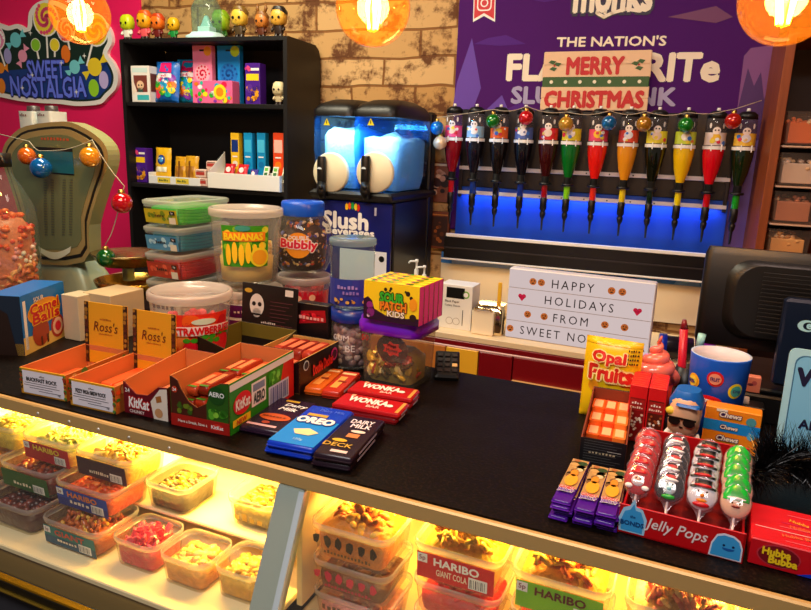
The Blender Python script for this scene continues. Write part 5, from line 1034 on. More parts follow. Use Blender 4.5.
# ------------------------------------------------------------------ buckets, jars and tubs at the back
def bucket(label, px, rim_y, bot_z, Y, rpx, hgt, draw, cols, kind, fillk=.7, group='clear buckets of sweets', lidc='#f4ece0', seed=1):
    """round clear bucket with a lid; label printed round its side"""
    P = at_y(px, rim_y, Y); t = thing('sweet_bucket', label, 'bucket', (P.x, Y, bot_z), 0, group); h = P.z - bot_z; r = rpx / 675 * (P - CAM).length
    m = MB(); m.lathe([(0, 0), (r * .80, .001), (r * .83, .006), (r * .95, h - .02)], clear('#f6f4ec', .15, '#ffffff', .1), 36); m.build('bucket_body', t)
    m = MB(); m.lathe([(r * .97, h - .022), (r * 1.0, h - .02), (r * 1.0, h - .004), (r * .97, h), (r * .90, h), (r * .88, h - .008), (0, h - .008)], clear('#f8f4ec', .5, '#fff8f0', .15), 36); m.build('lid', t)
    m = MB(); m.cyl(r * .84, r * .95, 0, h, math.atan2(-P.x, Y)); draw(m, r, h); m.build('label', t)
    f = MB(); r2 = random.Random(seed); f.lathe([(0, .004), (r * .68, .006), (r * .72, h * fillk * .8), (r * .5, h * fillk), (0, h * fillk * 1.02)], mat(cols[0], .4), 28)
    for k in range(120):
        a = r2.uniform(0, 6.28); z = .026 + r2.uniform(.0, fillk - .06) * h; q = r * (.55 + .14 * z / h)
        f.t = Matrix.Translation((q * math.cos(a), q * math.sin(a), z)) @ Matrix.Rotation(a + 1.57, 4, 'Z') @ Matrix.Rotation(r2.uniform(-.5, .5), 4, 'Y')
        if kind == 'banana': f.tube([(-.03, 0, .006), (-.012, 0, 0), (.012, 0, 0), (.03, 0, .006)], [.003, .007, .007, .003], mat(cols[k % len(cols)], .4), 6)
        else: f.ball((0, 0, 0), (.012, .007, .010), mat(cols[k % len(cols)], .4), 8, 5)
    tag(f.build('bucket_sweets', None, (P.x, Y, bot_z + .001)), 'loose %s sweets inside the %s' % (kind, {'strawberry': 'red-labelled bucket', 'banana': 'green-labelled bucket', 'foam': 'plum striped bucket', 'cherry': 'cherry red tub'}[kind]), 'sweets', None, 'stuff'); return P, r, h
def d_ban(m, r, h):
    u0, u1 = -r * .72, r * .62; m.rect(u0, u1, h * .26, h * .80, mat('#3a9a14', .4), 1); r2 = random.Random(2)
    for k in range(26): m.disc(r2.uniform(u0 + .01, u1 - .01), r2.uniform(h * .3, h * .77), r2.uniform(.006, .012), mat(['#c8dc1c', '#e8e03a', '#2a7a10', '#8ac81c'][k % 4], .4), 2)
    m.rect(u0 * .9, u1 * .8, h * .60, h * .72, mat('#f08a1c', .4), 5); m.text('BANANAS', (u0 + u1) / 2 - .004, h * .66, h * .085, mat('#f8e020', .4), 7, bold=.05, w=r * 1.0)
    for k in range(6): a = u0 * .7 + k * r * .18; m.disc(a, h * (.42 + .03 * (k % 2)), .008, YEL, 5, ry=.03, n=16)
    m.disc(u1 * .55, h * .39, r * .26, mat('#f0dc28', .4), 6); m.disc(u1 * .55, h * .39, r * .2, mat('#f0a81c', .4), 7); m.disc(-r * .1, h * .77, r * .2, mat('#3a9a8a', .4), 5, ry=.008)
def d_str(m, r, h):
    u0, u1 = -r * .42, r * 1.0; m.rect(u0, u1, h * .06, h * .76, mat('#e8301c', .4), 1); r2 = random.Random(5)
    for k in range(16): m.disc(r2.uniform(u0 + .015, u1 - .015), r2.uniform(h * .12, h * .7), r2.uniform(.012, .02), mat(['#f0601c', '#c81420', '#f48a3a'][k % 3], .4), 2)
    for a, b in ((u0 + .04, h * .26), (u0 + .085, h * .3), (u1 - .05, h * .24), (u1 - .02, h * .34)): m.disc(a, b, .02, mat('#d81028', .4), 5, ry=.026); [m.disc(a + dx, b + .026, .009, mat('#3a9a1c', .4), 6, ry=.006) for dx in (-.009, .009)]
    m.disc((u0 + u1) / 2, h * .66, .03, mat('#d8e8d0', .4), 5, ry=.008); m.rect(u0, u1, h * .47, h * .6, mat('#f4e8e0', .4), 6); m.text('STRAWBERRIES', (u0 + u1) / 2, h * .535, h * .10, mat('#d8141c', .4), 8, bold=.05, w=r * 1.36)
# strawberry bucket in front
bucket('clear bucket with a red strawberry label in front of the tub stack', 190, 289, CZ, 1.30, 39.5, 0, d_str, ['#e8404a', '#f0606a', '#d82838'], 'strawberry', .5, seed=2)
# banana bucket on a white-lidded purple-label bucket
Yn = 1.575; zb_ = at_y(247, 281, Yn).z
def d_pur(m, r, h): m.rect(-r * 1.1, r * 1.1, h * .10, h * .74, mat('#f0e4d8', .4), 1); m.rect(-r * 1.1, r * 1.1, h * .46, h * .72, mat('#5a1050', .4), 2); m.rect(-r * 1.1, r * 1.1, h * .2, h * .4, mat('#6a1458', .4), 2); m.disc(r * .1, h * .3, r * .3, mat('#e83a90', .4), 4); m.scrawl(8, 0, h * .59, h * .08, mat('#f0d8c8', .4), 5, w=r * .9)
bucket('white-lidded bucket with a plum striped label underneath the banana bucket', 249, 285.5, CZ, Yn, 33, 0, d_pur, ['#f0d8c0', '#e8c0b0'], 'foam', .7, seed=3)
bucket('clear bucket with a green banana label standing on another bucket', 246, 207, zb_ + .006, Yn - .01, 35.5, 0, d_ban, ['#f8dc70', '#fbe8a0', '#f4cc50'], 'banana', .42, seed=4)
# stack of rectangular jelly tubs
yc0 = 1.46; tw_, td_ = .125, .235; zt4 = at_y(177, 202, yc0).z; xs_ = (at_y(138.5, 198, yc0).x + at_y(177.5, 203, yc0).x) / 2
zlev = [at_y(177, y, yc0).z for y in (284, 256, 229, 202)]; tw_ = (at_y(177.5, 203, yc0).x - at_y(138.5, 198, yc0).x) / 1.035
def d_stk(c, c2):
    def f(m, w, h): m.rect(-w / 2, w / 2, -h * .42, h * .42, mat(c, .4), 1); blobs(m, -w * .48, w * .48, -h * .4, h * .4, [c2, c, c2], 18, 4, (.003, .008), 2); m.scrawl(5, -w * .02, h * .05, h * .2, mat('#20181a', .4), 6); m.rect(w * .3, w * .46, h * .14, h * .36, BLACK, 6); m.text('5p', w * .38, h * .25, h * .14, WHITE, 7); m.rect(w * .26, w * .46, -h * .4, -h * .02, mat('#d8d8c0', .4), 6)
    return f
base_z = CZ
for k, (c, c2, cc_, nm) in enumerate((('#d8c8a8', '#b89878', ['#e8d0b0', '#d8a890'], 'cream'), ('#a8301c', '#d8583a', ['#c8101c', '#d82030'], 'red'), ('#4a90b8', '#a8d8e8', ['#0c7aa0', '#1494b8'], 'blue'), ('#b8b020', '#6a8a1c', ['#28b828', '#48d038'], 'green'))):
    z0 = zlev[k - 1] + .0015 if k else CZ; hh = zlev[k] - z0 - .009
    lb_ = {'cream': 'pale lidded tub at the bottom of the jelly tub stack', 'red': 'lidded tub of red jelly strips above the pale one in the stack', 'blue': 'lidded tub of blue jelly strips between the red and green tubs', 'green': 'lidded tub of green jelly strips on top of the stack'}[nm]
    yy = yc0 + td_ / 2; tub(lb_, 'tub', (xs_, yy, z0), 0, tw_, td_, hh, d_stk(c, c2), '#f0f4f0', lid='#e8f0e8', group='stacked jelly tubs')
    f = MB(); r2 = random.Random(k); f.loft([(tw_ * .78, td_ * .78, .012, .004), (tw_ * .76, td_ * .84, .014, hh * .8), (tw_ * .7, td_ * .7, .014, hh * .84)], mat(cc_[0], .35))
    for q in range(9):
        zz = .18 + .072 * q; f.tube([(tw_ * .385, -td_ * .4 + td_ * .8 * j / 8, hh * (zz - .10 * math.sin(PI * j / 8) + .012 * math.sin(j * 2 + q))) for j in range(9)], .0035, mat(cc_[q % 2], .3), 5)
    tag(f.build('jelly_strips', None, (xs_, yy, z0 + .001)), '%s jelly strips filling the %s tub of the stack' % (nm, {'cream': 'bottom', 'red': 'second lowest', 'blue': 'second highest', 'green': 'topmost'}[nm]), 'sweets', None, 'stuff')
# gum jar with blue cap on a tub
Yg = 1.745; zc_ = at_y(304, 272, Yg).z; xg = at_y(303, 240, Yg).x; kq = (Vector((xg, Yg, 1.2)) - CAM).length / 675
def d_cherry(m, r, h): m.rect(-r * 1.1, r * 1.2, h * .12, h * .74, mat('#c8142a', .4), 1); m.disc(-r * .5, h * .45, r * .28, mat('#e8303a', .4), 2); m.disc(r * .55, h * .5, r * .3, mat('#a80c1c', .4), 2); m.disc(r * .1, h * .36, r * .16, mat('#3ac83a', .4), 4); [m.disc(a * r, h * b, r * .12, mat('#f0b890', .4), 3) for a, b in ((-.7, .6), (-.2, .6), (.3, .62), (.8, .3))]
bucket('white-lidded tub with a cherry red label under the bubble gum jar', 304, 274, CZ, Yg, 27, 0, d_cherry, ['#d8404a', '#e86068'], 'cherry', .7, seed=5)
zj = zc_ + .007; H = at_y(303, 201, Yg).z - zj; r = 29 * kq
t = thing('gum_jar', 'round clear jar of wrapped bubble gum with a bright blue cap', 'jar', (xg, Yg, zj))
m = MB(); m.lathe([(0, 0), (r * .78, .002), (r * .93, H * .14), (r, H * .38), (r * .98, H * .58), (r * .82, H * .74), (r * .68, H * .82)], clear('#f0ece4', .06), 36); m.build('jar_body', t)
m = MB(); m.lathe([(r * .70, H * .80), (r * .72, H * .82), (r * .72, H * .97), (r * .68, H), (0, H)], mat('#1458d8', .3), 36); m.build('cap', t)
m = MB(); m.cyl(r * 1.0, r * 1.0, H * .2, H * .7, math.atan2(-xg, Yg)); m.disc(-r * .15, H * .22, r * .42, mat('#e8941c', .4), 3); m.text('Bubbly', -r * .14, H * .22, H * .15, mat('#d8143a', .4), 6, bold=.05, w=r * 1.15, outline=WHITE, rot=-.05); m.text('DOUBLE', -r * .14, H * .33, H * .05, WHITE, 6, bold=.03); m.build('label', t)
f = MB(); r2 = random.Random(9); f.lathe([(0, .004), (r * .66, .006), (r * .78, H * .2), (r * .80, H * .5), (r * .5, H * .66), (0, H * .7)], mat('#3a2018', .5), 28)
gc = [mat(c, .35) for c in ('#d89a4a', '#f4e0c8', '#4a4ab8', '#a83a24', '#f0d080', '#7a8ad8', '#3a2018', '#c8641c')]
for k in range(260):
    a = r2.uniform(0, 6.28); z = .02 + r2.uniform(.0, .62) * H; q = r * (.62 + .11 * math.sin(PI * min(1, z / H * 1.3))) * (1 if z < H * .55 else .72)
    f.t = Matrix.Translation((q * math.cos(a), q * math.sin(a), z)) @ Matrix.Rotation(r2.uniform(0, 6), 4, 'Z') @ Matrix.Rotation(r2.uniform(0, 3), 4, 'X'); f.loft([(.012, .009, .003, -.006), (.014, .011, .004, 0), (.011, .008, .003, .006)], gc[k % 8], seg=1)
tag(f.build('wrapped_gum', None, (xg, Yg, zj + .001)), 'wrapped gum pieces filling the blue-capped jar', 'sweets', None, 'stuff')
# two clear drums, one on the other
Yd = 1.452; xd = at_y(352, 300, Yd).x; kq = (Vector((xd, Yd, 1.15)) - CAM).length / 675; r = 20 * kq; zg = at_y(352, 312, Yd - r).z
t = thing('gumball_drum', 'clear drum of pale gumballs with a dark blue cap, beneath the empty drum', 'jar', (xd, Yd, CZ)); h = zg - CZ
m = MB(); m.lathe([(0, 0), (r * .94, .002), (r, .01), (r, h - .03)], clear('#eceae4', .06), 28); m.build('jar_body', t)
m = MB(); m.lathe([(r * 1.02, h - .032), (r * 1.04, h - .03), (r * 1.04, h - .002), (0, h)], mat('#10308a', .3), 28); m.build('cap', t)
m = MB(); m.cyl(r, r, 0, h, math.atan2(-xd, Yd)); m.text('GUM', -r * .55, h * .55, .014, WHITE, 2, bold=.0); m.text('BE', -r * .05, h * .38, .016, WHITE, 2, bold=.0); m.build('label', t)
f = MB(); r2 = random.Random(12); f.lathe([(0, .004), (r * .80, .006), (r * .80, h * .66), (0, h * .7)], mat('#8a6a70', .5), 20)
for k in range(130):
    a = r2.uniform(0, 6.28); f.ball(((r - .0145) * math.cos(a), (r - .0145) * math.sin(a), r2.uniform(.014, h * .7)), .0105, mat(['#c8b0b0', '#a88890', '#d8c8c0', '#8a7078'][k % 4], .3), 8, 6)
tag(f.build('gumballs', None, (xd, Yd, CZ + .001)), 'pale gumballs filling the lower drum', 'sweets', None, 'stuff')
zt2 = at_y(352, 237, Yd).z; h2 = zt2 - zg - .002
t = thing('clear_drum', 'tall nearly empty clear drum with a blue printed band, on the gumball drum', 'jar', (xd, Yd, zg + .001))
m = MB(); m.lathe([(0, 0), (r * 1.0, .002), (r * 1.06, .01), (r * 1.1, h2 - .014)], clear('#e4f0f0', .05), 28); m.build('jar_body', t)
m = MB(); m.lathe([(r * 1.12, h2 - .016), (r * 1.16, h2 - .014), (r * 1.16, h2 - .002), (r * 1.1, h2), (0, h2 - .003)], clear('#c8e8f0', .35, '#c8e8f0', .12), 28); m.build('lid', t)
m = MB(); m.cyl(r * 1.07, r * 1.08, .012, h2 * .5, math.atan2(-xd, Yd)); m.rect(-r * 1.6, r * 1.6, .0, h2 * .38, mat('#2a3a9a', .4), 1); m.scrawl(6, -r * .2, h2 * .27, .012, mat('#9a8ad0', .4), 5); m.scrawl(5, -r * .05, h2 * .19, .011, mat('#8a78c0', .4), 5); blobs(m, -r, r, .002, h2 * .12, ['#c8962a', '#1a1a5a', '#d8b050'], 12, 3, (.003, .006), 3); m.build('label', t)
# purple-lidded tub of wrapped coins
a, b = at_z(360, 381, CZ), at_z(417, 394, CZ); rz = math.radians(-3); wp = (b - a).length * 1.02; dp = .135; pc = put(a, rz, (b - a).length / 2 - .010, dp / 2 - .002); hp = .145
t = thing('coin_tub', 'square clear tub of gold wrapped sweets with a bright purple lid', 'tub', pc, rz)
m = MB(); m.loft([(wp * .86, dp * .88, .02, 0), (wp * .89, dp * .92, .025, .006), (wp * .97, dp * .98, .026, hp - .012)], clear('#f0ecdc', .10, '#fff8e8'), seg=4, cap1=False); m.build('tub_body', t)
pu = mat('#7a14d0', .28, coat=.6)
m = MB(); m.loft([(wp * 1.0, dp * 1.0, .028, hp - .022), (wp * 1.05, dp * 1.06, .03, hp - .020), (wp * 1.05, dp * 1.06, .03, hp), (wp * 1.0, dp * 1.0, .028, hp + .006), (wp * 1.0, dp * 1.0, .028, hp + .012), (wp * .96, dp * .95, .026, hp + .016)], pu, seg=4); m.build('lid', t)
m = MB(); m.plane((0, -dp * .462, hp * .64), (1, 0, 0), (0, -.05, 1)); m.disc(wp * .1, 0, wp * .26, mat('#2a1c10', .4), 2, ry=hp * .24); m.poly([(wp * .1 + wp * .17 * (1 - .3 * (i % 2)) * math.cos(i * PI / 7), hp * .13 * (1 - .3 * (i % 2)) * math.sin(i * PI / 7)) for i in range(14)], mat('#d8281c', .4), 3); m.text('Mega', wp * .1, hp * .05, .010, mat('#3a0c08', .4), 5, bold=.03); m.text('Money', wp * .1, -hp * .03, .010, mat('#3a0c08', .4), 5, bold=.03); m.text('50', -wp * .36, hp * .12, .014, mat('#c8201c', .4), 2, bold=.03); m.build('label', t)
f = MB(); r2 = random.Random(14); f.loft([(wp * .72, dp * .72, .02, .004), (wp * .74, dp * .72, .02, hp * .4), (wp * .5, dp * .5, .02, hp * .52)], mat('#8a7230', .4))
for k in range(70):
    f.t = Matrix.Translation((r2.uniform(-.34, .34) * wp, r2.uniform(-.32, .32) * dp if k > 34 else -dp * .35, r2.uniform(.12, .55) * hp)) @ Matrix.Rotation(r2.uniform(0, 6), 4, 'Z') @ Matrix.Rotation(r2.uniform(-1, 1), 4, 'X')
    f.loft([(.016, .006, .002, -.012), (.026, .012, .006, 0), (.016, .006, .002, .012)], mat(['#e0b83a', '#a88a2c', '#f4dc88', '#b8402c', '#5a4c24', '#f0dca0'][k % 6], .22, metal=.15), seg=2)
tag(f.build('gold_sweets', None, (pc[0], pc[1], pc[2] + .001), rz), 'gold foil wrapped sweets inside the purple-lidded tub', 'sweets', None, 'stuff')
# five striped candy boxes in a row on the purple lid
zl_ = CZ + hp + .0165; a, b = at_z(363, 318, zl_), at_z(420, 326, zl_); ws = (b - a).length; hs = .088; rz2 = rz; ds = .026
def d_sour(m, w, d, h):
    yl = mat('#f8d81c', .4); m.face('front', w, d, h); m.rect(-w / 2, w / 2, -h / 2, h / 2, yl, 1)
    m.poly([(-w / 2, -h / 2), (w / 2, -h / 2), (w / 2, -h * .30), (w * .2, -h * .36), (-w * .1, -h * .33), (-w * .3, -h * .2), (-w * .34, h * .0), (-w * .42, h * .1), (-w / 2, h * .02)], mat('#2a0c2c', .4), 2)
    m.text('SOUR', w * .02, h * .14, h * .23, mat('#3ab82a', .4), 5, bold=.06, w=w * .42, outline=mat('#14240c', .4)); m.text('PATCH', w * .05, -h * .07, h * .22, mat('#f08a1c', .4), 5, bold=.06, w=w * .46, outline=mat('#4a1c10', .4)); m.text('KIDS', w * .1, -h * .27, h * .14, mat('#f4ecd0', .4), 5, bold=.05, w=w * .3, outline=mat('#4a1c3a', .4))
    m.disc(-w * .38, -h * .12, w * .06, mat('#8a2a8a', .4), 4); m.disc(-w * .36, -h * .3, w * .07, mat('#7a2478', .4), 4, ry=h * .12); m.disc(w * .40, h * .04, w * .07, mat('#f0a01c', .4), 4, ry=h * .16)
    for u, v, r in ((-.1, .34, .03), (.0, .38, .024), (.3, .3, .04), (.36, .2, .03), (.26, .34, .02), (.4, -.3, .06), (-.02, .32, .02)): m.disc(u * w, v * h, r * w, mat('#2a1c14', .4), 3)
    m.disc(-w * .4, -h * .4, w * .03, mat('#d8b8e0', .4), 4); m.face('top', w, d, h); m.rect(-w / 2, w / 2, -d / 2, d / 2, yl, 1); blobs(m, -w * .45, w * .45, -d * .45, d * .45, ['#f09020', '#3ab82a', '#7a2478'], 12, 3, (.003, .007), 2)
    m.face('right', w, d, h); m.rect(-d * .5, d * .5, -h * .5, h * .5, mat('#f01c90', .35), 1); m.rect(d * .40, d * .5, -h * .5, h * .5, mat('#9a0c5a', .4), 2)
proto = carton('candy_box', 'yellow and pink striped candy box, front one of five on the purple lid', 'sweets', put(a, rz2, ws / 2, ds / 2), rz2, ws, ds - .004, hs, '#f01c90', d_sour, 'yellow and pink candy boxes', b=.002)
for k in range(1, 5): c = proto.copy(); COL.objects.link(c); c.location = put(a, rz2, ws / 2, ds / 2 + k * ds); c['label'] = 'yellow and pink candy box, %s from the front on the purple lid' % ORD[k]
# card terminal behind the tub
a = at_z(437, 378, CZ); t = thing('card_terminal', 'small black keypad terminal on the counter behind the purple-lidded tub', 'terminal', (a.x + .022, 1.475, CZ), math.radians(20))
m = MB(); m.t = Matrix.Rotation(math.radians(28), 4, 'X') @ Matrix.Translation((0, .0, .0)); m.box(.06, .09, .02, BLACK, 0, .03, .004, b=.005); m.build('body', t)
m = MB(); m.t = Matrix.Rotation(math.radians(28), 4, 'X')
for r_ in range(4):
    for c_ in range(3): m.box(.013, .011, .004, mat('#2a2220', .4) if (r_, c_) != (1, 2) else mat('#d8b070', .4), -.018 + c_ * .018, .004 + r_ * .017, .024, b=.001)
m.build('keypad', t)
m = MB(); m.box(.06, .05, .03, BLACK, 0, .055, 0, b=.004); m.build('foot', t)
# chocolate bars laid on the counter
def quad_loc(p, z=CZ): q = [at_z(x, y, z) for x, y in p]; c = sum(q, Vector()) / 4; u = (q[1] - q[0] + q[2] - q[3]) / 2; v = (q[3] - q[0] + q[2] - q[1]) / 2; return c, u.length, v.length, math.atan2(v.y, v.x) - PI / 2
def bar(label, loc, rz, w, d, h, c, draw, group, metal=0, lip=None):
    m = MB(); m.loft([(w * .97, d * .96, .004, 0), (w, d * .97, .005, h * .3), (w, d * .97, .005, h * .75), (w * .94, d * .93, .004, h)], mat(c, .26, metal=metal), seg=2); m.loft([(w * .98, d, .002, h * .35), (w * .98, d, .002, h * .5)], mat(lip or c, .3), seg=1)
    m.plane((0, 0, h), (1, 0, 0), (0, 1, 0)); draw(m, w, d); m.plane((w / 2 - .001, 0, h * .5), (0, 1, 0), (0, 0, 1)); m.rect(-d * .3, d * .2, -h * .12, h * .2, mat('#c8c0e0', .4), 3)
    return tag(m.build('chocolate_bar', None, loc, rz), label, 'chocolate bar', group)
def d_dm1(m, w, d): m.rect(-w * .25, w * .1, d * .38, d * .43, mat('#c8a02a', .4), 1); m.text('Dairy', w * .14, d * .27, d * .10, WHITE, 2, bold=.03, shear=.2, w=w * .56); m.text('Milk', w * .06, d * .15, d * .09, WHITE, 2, bold=.03, shear=.2, w=w * .44); m.disc(0, -d * .12, w * .38, mat('#c8541c', .4), 2, ry=d * .10); m.scrawl(7, 0, -d * .12, d * .06, mat('#6a2408', .4), 4, w=w * .6); m.rect(-w * .42, w * .3, -d * .40, -d * .35, mat('#d8a8a8', .4), 1); m.disc(-w * .05, -d * .29, w * .1, mat('#a83a1c', .4), 2, ry=.006)
def d_oreo(m, w, d): m.rect(-w * .48, w * .48, -d * .46, d * .12, mat('#1488e0', .3), 1); m.rect(-w * .34, w * .12, d * .20, d * .26, mat('#c8a02a', .4), 2); m.text('Dairy Milk', w * .1, d * .36, d * .07, mat('#4a6ae0', .4), 2, w=w * .56); m.text('OREO', -w * .02, d * .09, d * .13, WHITE, 3, bold=.07, w=w * .8, outline=mat('#0c2a8a', .4)); m.poly([(-w * .26, -d * .16), (w * .04, -d * .1), (w * .3, -d * .17), (w * .16, -d * .25), (-w * .14, -d * .25)], mat('#f4dca0', .4), 3); m.text('120g', w * .04, -d * .36, d * .05, mat('#a8d8f4', .4), 3)
def d_dm3(m, w, d): m.text('DAIRY', 0, d * .33, d * .09, mat('#f0e0e8', .4), 2, bold=.03, w=w * .62); m.text('MILK', w * .06, d * .22, d * .09, mat('#f0e0e8', .4), 2, bold=.03, w=w * .54); m.disc(w * .1, d * .09, w * .2, mat('#e8d8c8', .4), 2, ry=.006); m.rect(-w * .1, w * .22, -d * .06, d * .03, mat('#d8844a', .4), 2); m.disc(-w * .16, -d * .15, w * .2, mat('#e8b02a', .4), 2, ry=d * .035); m.text('DECK', -w * .1, -d * .25, d * .08, mat('#d8a83a', .4), 2, bold=.02); m.rect(-w * .15, w * .28, -d * .41, -d * .36, mat('#f0d0c8', .4), 2)
GB = 'large chocolate bars laid flat on the counter'
c, w, d, rz = quad_loc(((240, 422), (268, 435), (312, 404), (280, 394)), CZ + .014)
bar('dark violet bar with an orange oval, lying against the green-sided tray', (c.x + .01, c.y, CZ), rz, w, d, .014, '#241028', d_dm1, GB)
c, w, d, rz = quad_loc(((268, 438), (306, 452), (351, 413), (314, 401)), CZ + .025)
for k in range(2): bar(['bright blue bar lower of two with a biscuit picture, between two dark bars', 'bright blue bar upper of two with a biscuit picture, between two dark bars'][k], (c.x + .004 * k, c.y, CZ + .0125 * k), rz, w * .97, d, .0123, '#0c38c0', d_oreo, GB)
c, w, d, rz = quad_loc(((310, 453), (350, 460), (386, 421), (349, 413)), CZ + .026)
for k in range(2): bar(['dark plum bar with gold badge, under its twin by the open counter space', 'dark plum bar with gold badge, on top of its twin by the open counter space'][k], (c.x + .003 * k, c.y, CZ + .0135 * k), rz, w * .93, d, .0133, '#22101e', d_dm3, GB)
def d_wonk(m, w, d): m.text('WONKA', -w * .05, d * .10, d * .36, mat('#f8ece0', .4), 2, bold=.06, w=w * .58); m.text('BAR', w * .08, -d * .26, d * .16, mat('#f0c8b8', .4), 2, bold=.03); m.disc(w * .28, -.0, w * .05, mat('#f8ece0', .4), 2, ry=d * .1); m.rect(w * .42, w * .47, -d * .4, d * .4, mat('#d8a04a', .4), 1); m.rect(-w * .36, -w * .3, d * .28, d * .44, mat('#f4a07a', .4), 2)
c, w, d, rz = quad_loc(((330, 403), (392, 416), (407, 403), (345, 390)), CZ + .023)
for k in range(2): bar('red wrapped bar with cream lettering, %s of the two in front' % ['lower', 'upper'][k], (c.x + .002 + .004 * k, c.y + .001 * k, CZ + .0115 * k), rz, .150, .070, .0113, '#8a1218' if k < 1 else '#b8161c', d_wonk, 'red bars with cream lettering')
c, w, d, rz = quad_loc(((347, 388), (409, 401), (420, 391), (358, 378)), CZ + .023)
for k in range(2): bar('red wrapped bar with cream lettering, %s of the two next to the purple-lidded tub' % ['lower', 'upper'][k], (c.x + .002, c.y, CZ + .0115 * k), rz, .150, .066, .0113, '#8a1218' if k < 1 else '#b8161c', d_wonk, 'red bars with cream lettering')
def d_or(m, w, d): m.rect(-w * .3, w * .1, -d * .3, d * .2, mat('#f4a04a', .3), 1); m.rect(-w * .2, w * .25, -d * .05, d * .02, mat('#8a2a10', .4), 2); m.rect(-w * .4, w * .4, d * .3, d * .38, mat('#f4c890', .4), 2)
c, w, d, rz = quad_loc(((306, 393), (324, 399), (352, 376), (330, 371)))
for k in range(2): bar(['orange wrapped bar lying against the black chocolate tray', 'red and orange wrapped bar between the orange bar and the lettered red bars'][k], (c.x - .006 + .045 * k, c.y - .006, CZ), rz, .042, d * .93, .016, ['#d8641c', '#b8301c'][k], d_or, 'narrow orange bars')
# ================================================================== TILL END OF THE COUNTER
# open tray of orange packets with dark front
a, b = at_z(577, 468, CZ), at_z(623, 475, CZ); w = (b - a).length; d = .20; rz = math.radians(3); pc = put(a, rz, w / 2, d / 2 + .02)
def d_sim(m, w, h):
    m.rect(-w * .5, w * .5, 0, h, mat('#141416', .4), 1); m.scrawl(8, 0, h * .52, h * .1, mat('#c8b890', .4), 3, w=w * .6)
    for k in range(9): m.rect(-w * .42, w * (.2 + .2 * ((k * 5) % 3) / 2), h * .92 - k * h * .095, h * .93 - k * h * .095, mat('#7a7a78', .4), 2)
    m.rect(w * .1, w * .4, h * .62, h * .64, mat('#c8c8c0', .4), 3)
tray('packet_tray', 'open card tray with dark printed front holding orange packets near the till', 'tray', pc, rz, w, d, .052, .082, mat('#141416', .4), mat('#7a3014', .6), None, d_sim, ml=mat('#5a240c', .5))
for k in range(9):
    q = put(pc, rz, -w * .3 + (k % 3) * w * .3, -.02 + .045 * (k // 3), .004 + .010 * (k // 3)); m = MB(); m.loft([(.022, .05, .003, 0), (.026, .058, .005, .012), (.024, .054, .004, .034)], mat(['#f0641c', '#e8501c', '#f48030'][k % 3], .3)); m.plane((0, 0, .034), (1, 0, 0), (0, 1, 0)); m.rect(-.008, .008, -.02, .02, mat('#f8c08a', .4))
    tag(m.build('sweet_packet', None, q, rz), 'small orange packet in the dark fronted tray', 'sweets', 'orange packets in the dark fronted tray')
def d_opal(m, w, h):
    m.text('Opal', -w * .04, h * .78, h * .16, mat('#d8281c', .4), 6, bold=.06, w=w * .6, outline=mat('#fff0a0', .4)); m.text('Fruits', w * .02, h * .60, h * .17, mat('#d8281c', .4), 6, bold=.06, w=w * .78, outline=mat('#fff0a0', .4))
    for k in range(4): m.scrawl(5, w * .38, h * (.90 - .05 * k), h * .035, mat('#3a2a0c', .4), 3)
    m.disc(-w * .28, h * .42, w * .1, mat('#f4a01c', .4), 3)
p = at_z(610, 424, CZ); Yo = 1.405; c = at_y(612, 365, Yo); top = at_y(590, 336, Yo).z
pouch('sweet_bag', 'bright yellow sweet bag with red lettering standing behind the dark fronted tray', 'sweets', (c.x, Yo, CZ), math.radians(-4), .115, top - CZ, .04, '#f8cc14', d_opal, lean=-.03)
# three piles of violet bars at the counter edge
def d_scream(m, w, d):
    m.rect(-w * .46, w * .46, -d * .2, d * .47, mat('#b89058', .4), 1); blobs(m, -w * .48, w * .48, d * .02, d * .46, ['#c8a060', '#7a5a34', '#a8683a', '#e0c898', '#2a4a2a'], 16, 3, (.004, .009), 1); m.disc(0, -d * .04, w * .34, mat('#f0a82a', .4), 5, ry=d * .13); m.disc(0, d * .12, w * .2, mat('#e8902a', .4), 5, ry=d * .08)
    m.text('CANDY', 0, -d * .235, d * .055, mat('#c81c2a', .4), 8, bold=.05, w=w * .8, outline=WHITE); m.text('JELLY', 0, -d * .30, d * .055, mat('#6a2ab0', .4), 8, bold=.05, w=w * .8, outline=WHITE)
GP = 'violet jelly bars in three piles'
for c_, (x0, nm) in enumerate(((548, 'pile beside the open counter space'), (570, 'middle pile'), (592, 'pile beside the lolly box'))):
    a = at_z(x0, 519 + (x0 - 548) * .27, CZ)
    for k in range(5):
        m = MB(); w, d, h = .030, .165, .0055; m.loft([(w * .9, d * .97, .003, 0), (w, d * .98, .004, h * .5), (w * .9, d * .95, .003, h)], mat('#4a1690', .25), seg=2); m.loft([(w * .96, d, .001, h * .4), (w * .96, d, .001, h * .55)], mat('#5a1ca8', .25), seg=1)
        m.plane((0, 0, h), (1, 0, 0), (0, 1, 0)); d_scream(m, w, d)
        tag(m.build('jelly_bar', None, (a.x + .016 + .0014 * ((k * 7 + c_) % 3), a.y + d / 2 + .004 * ((k * 5 + c_) % 3), CZ + .0058 * k), math.radians(-1.5 + ((k * 3 + c_) % 4))), 'violet jelly bar, %s from the bottom of the %s' % (ORD[k], nm), 'sweets', GP)
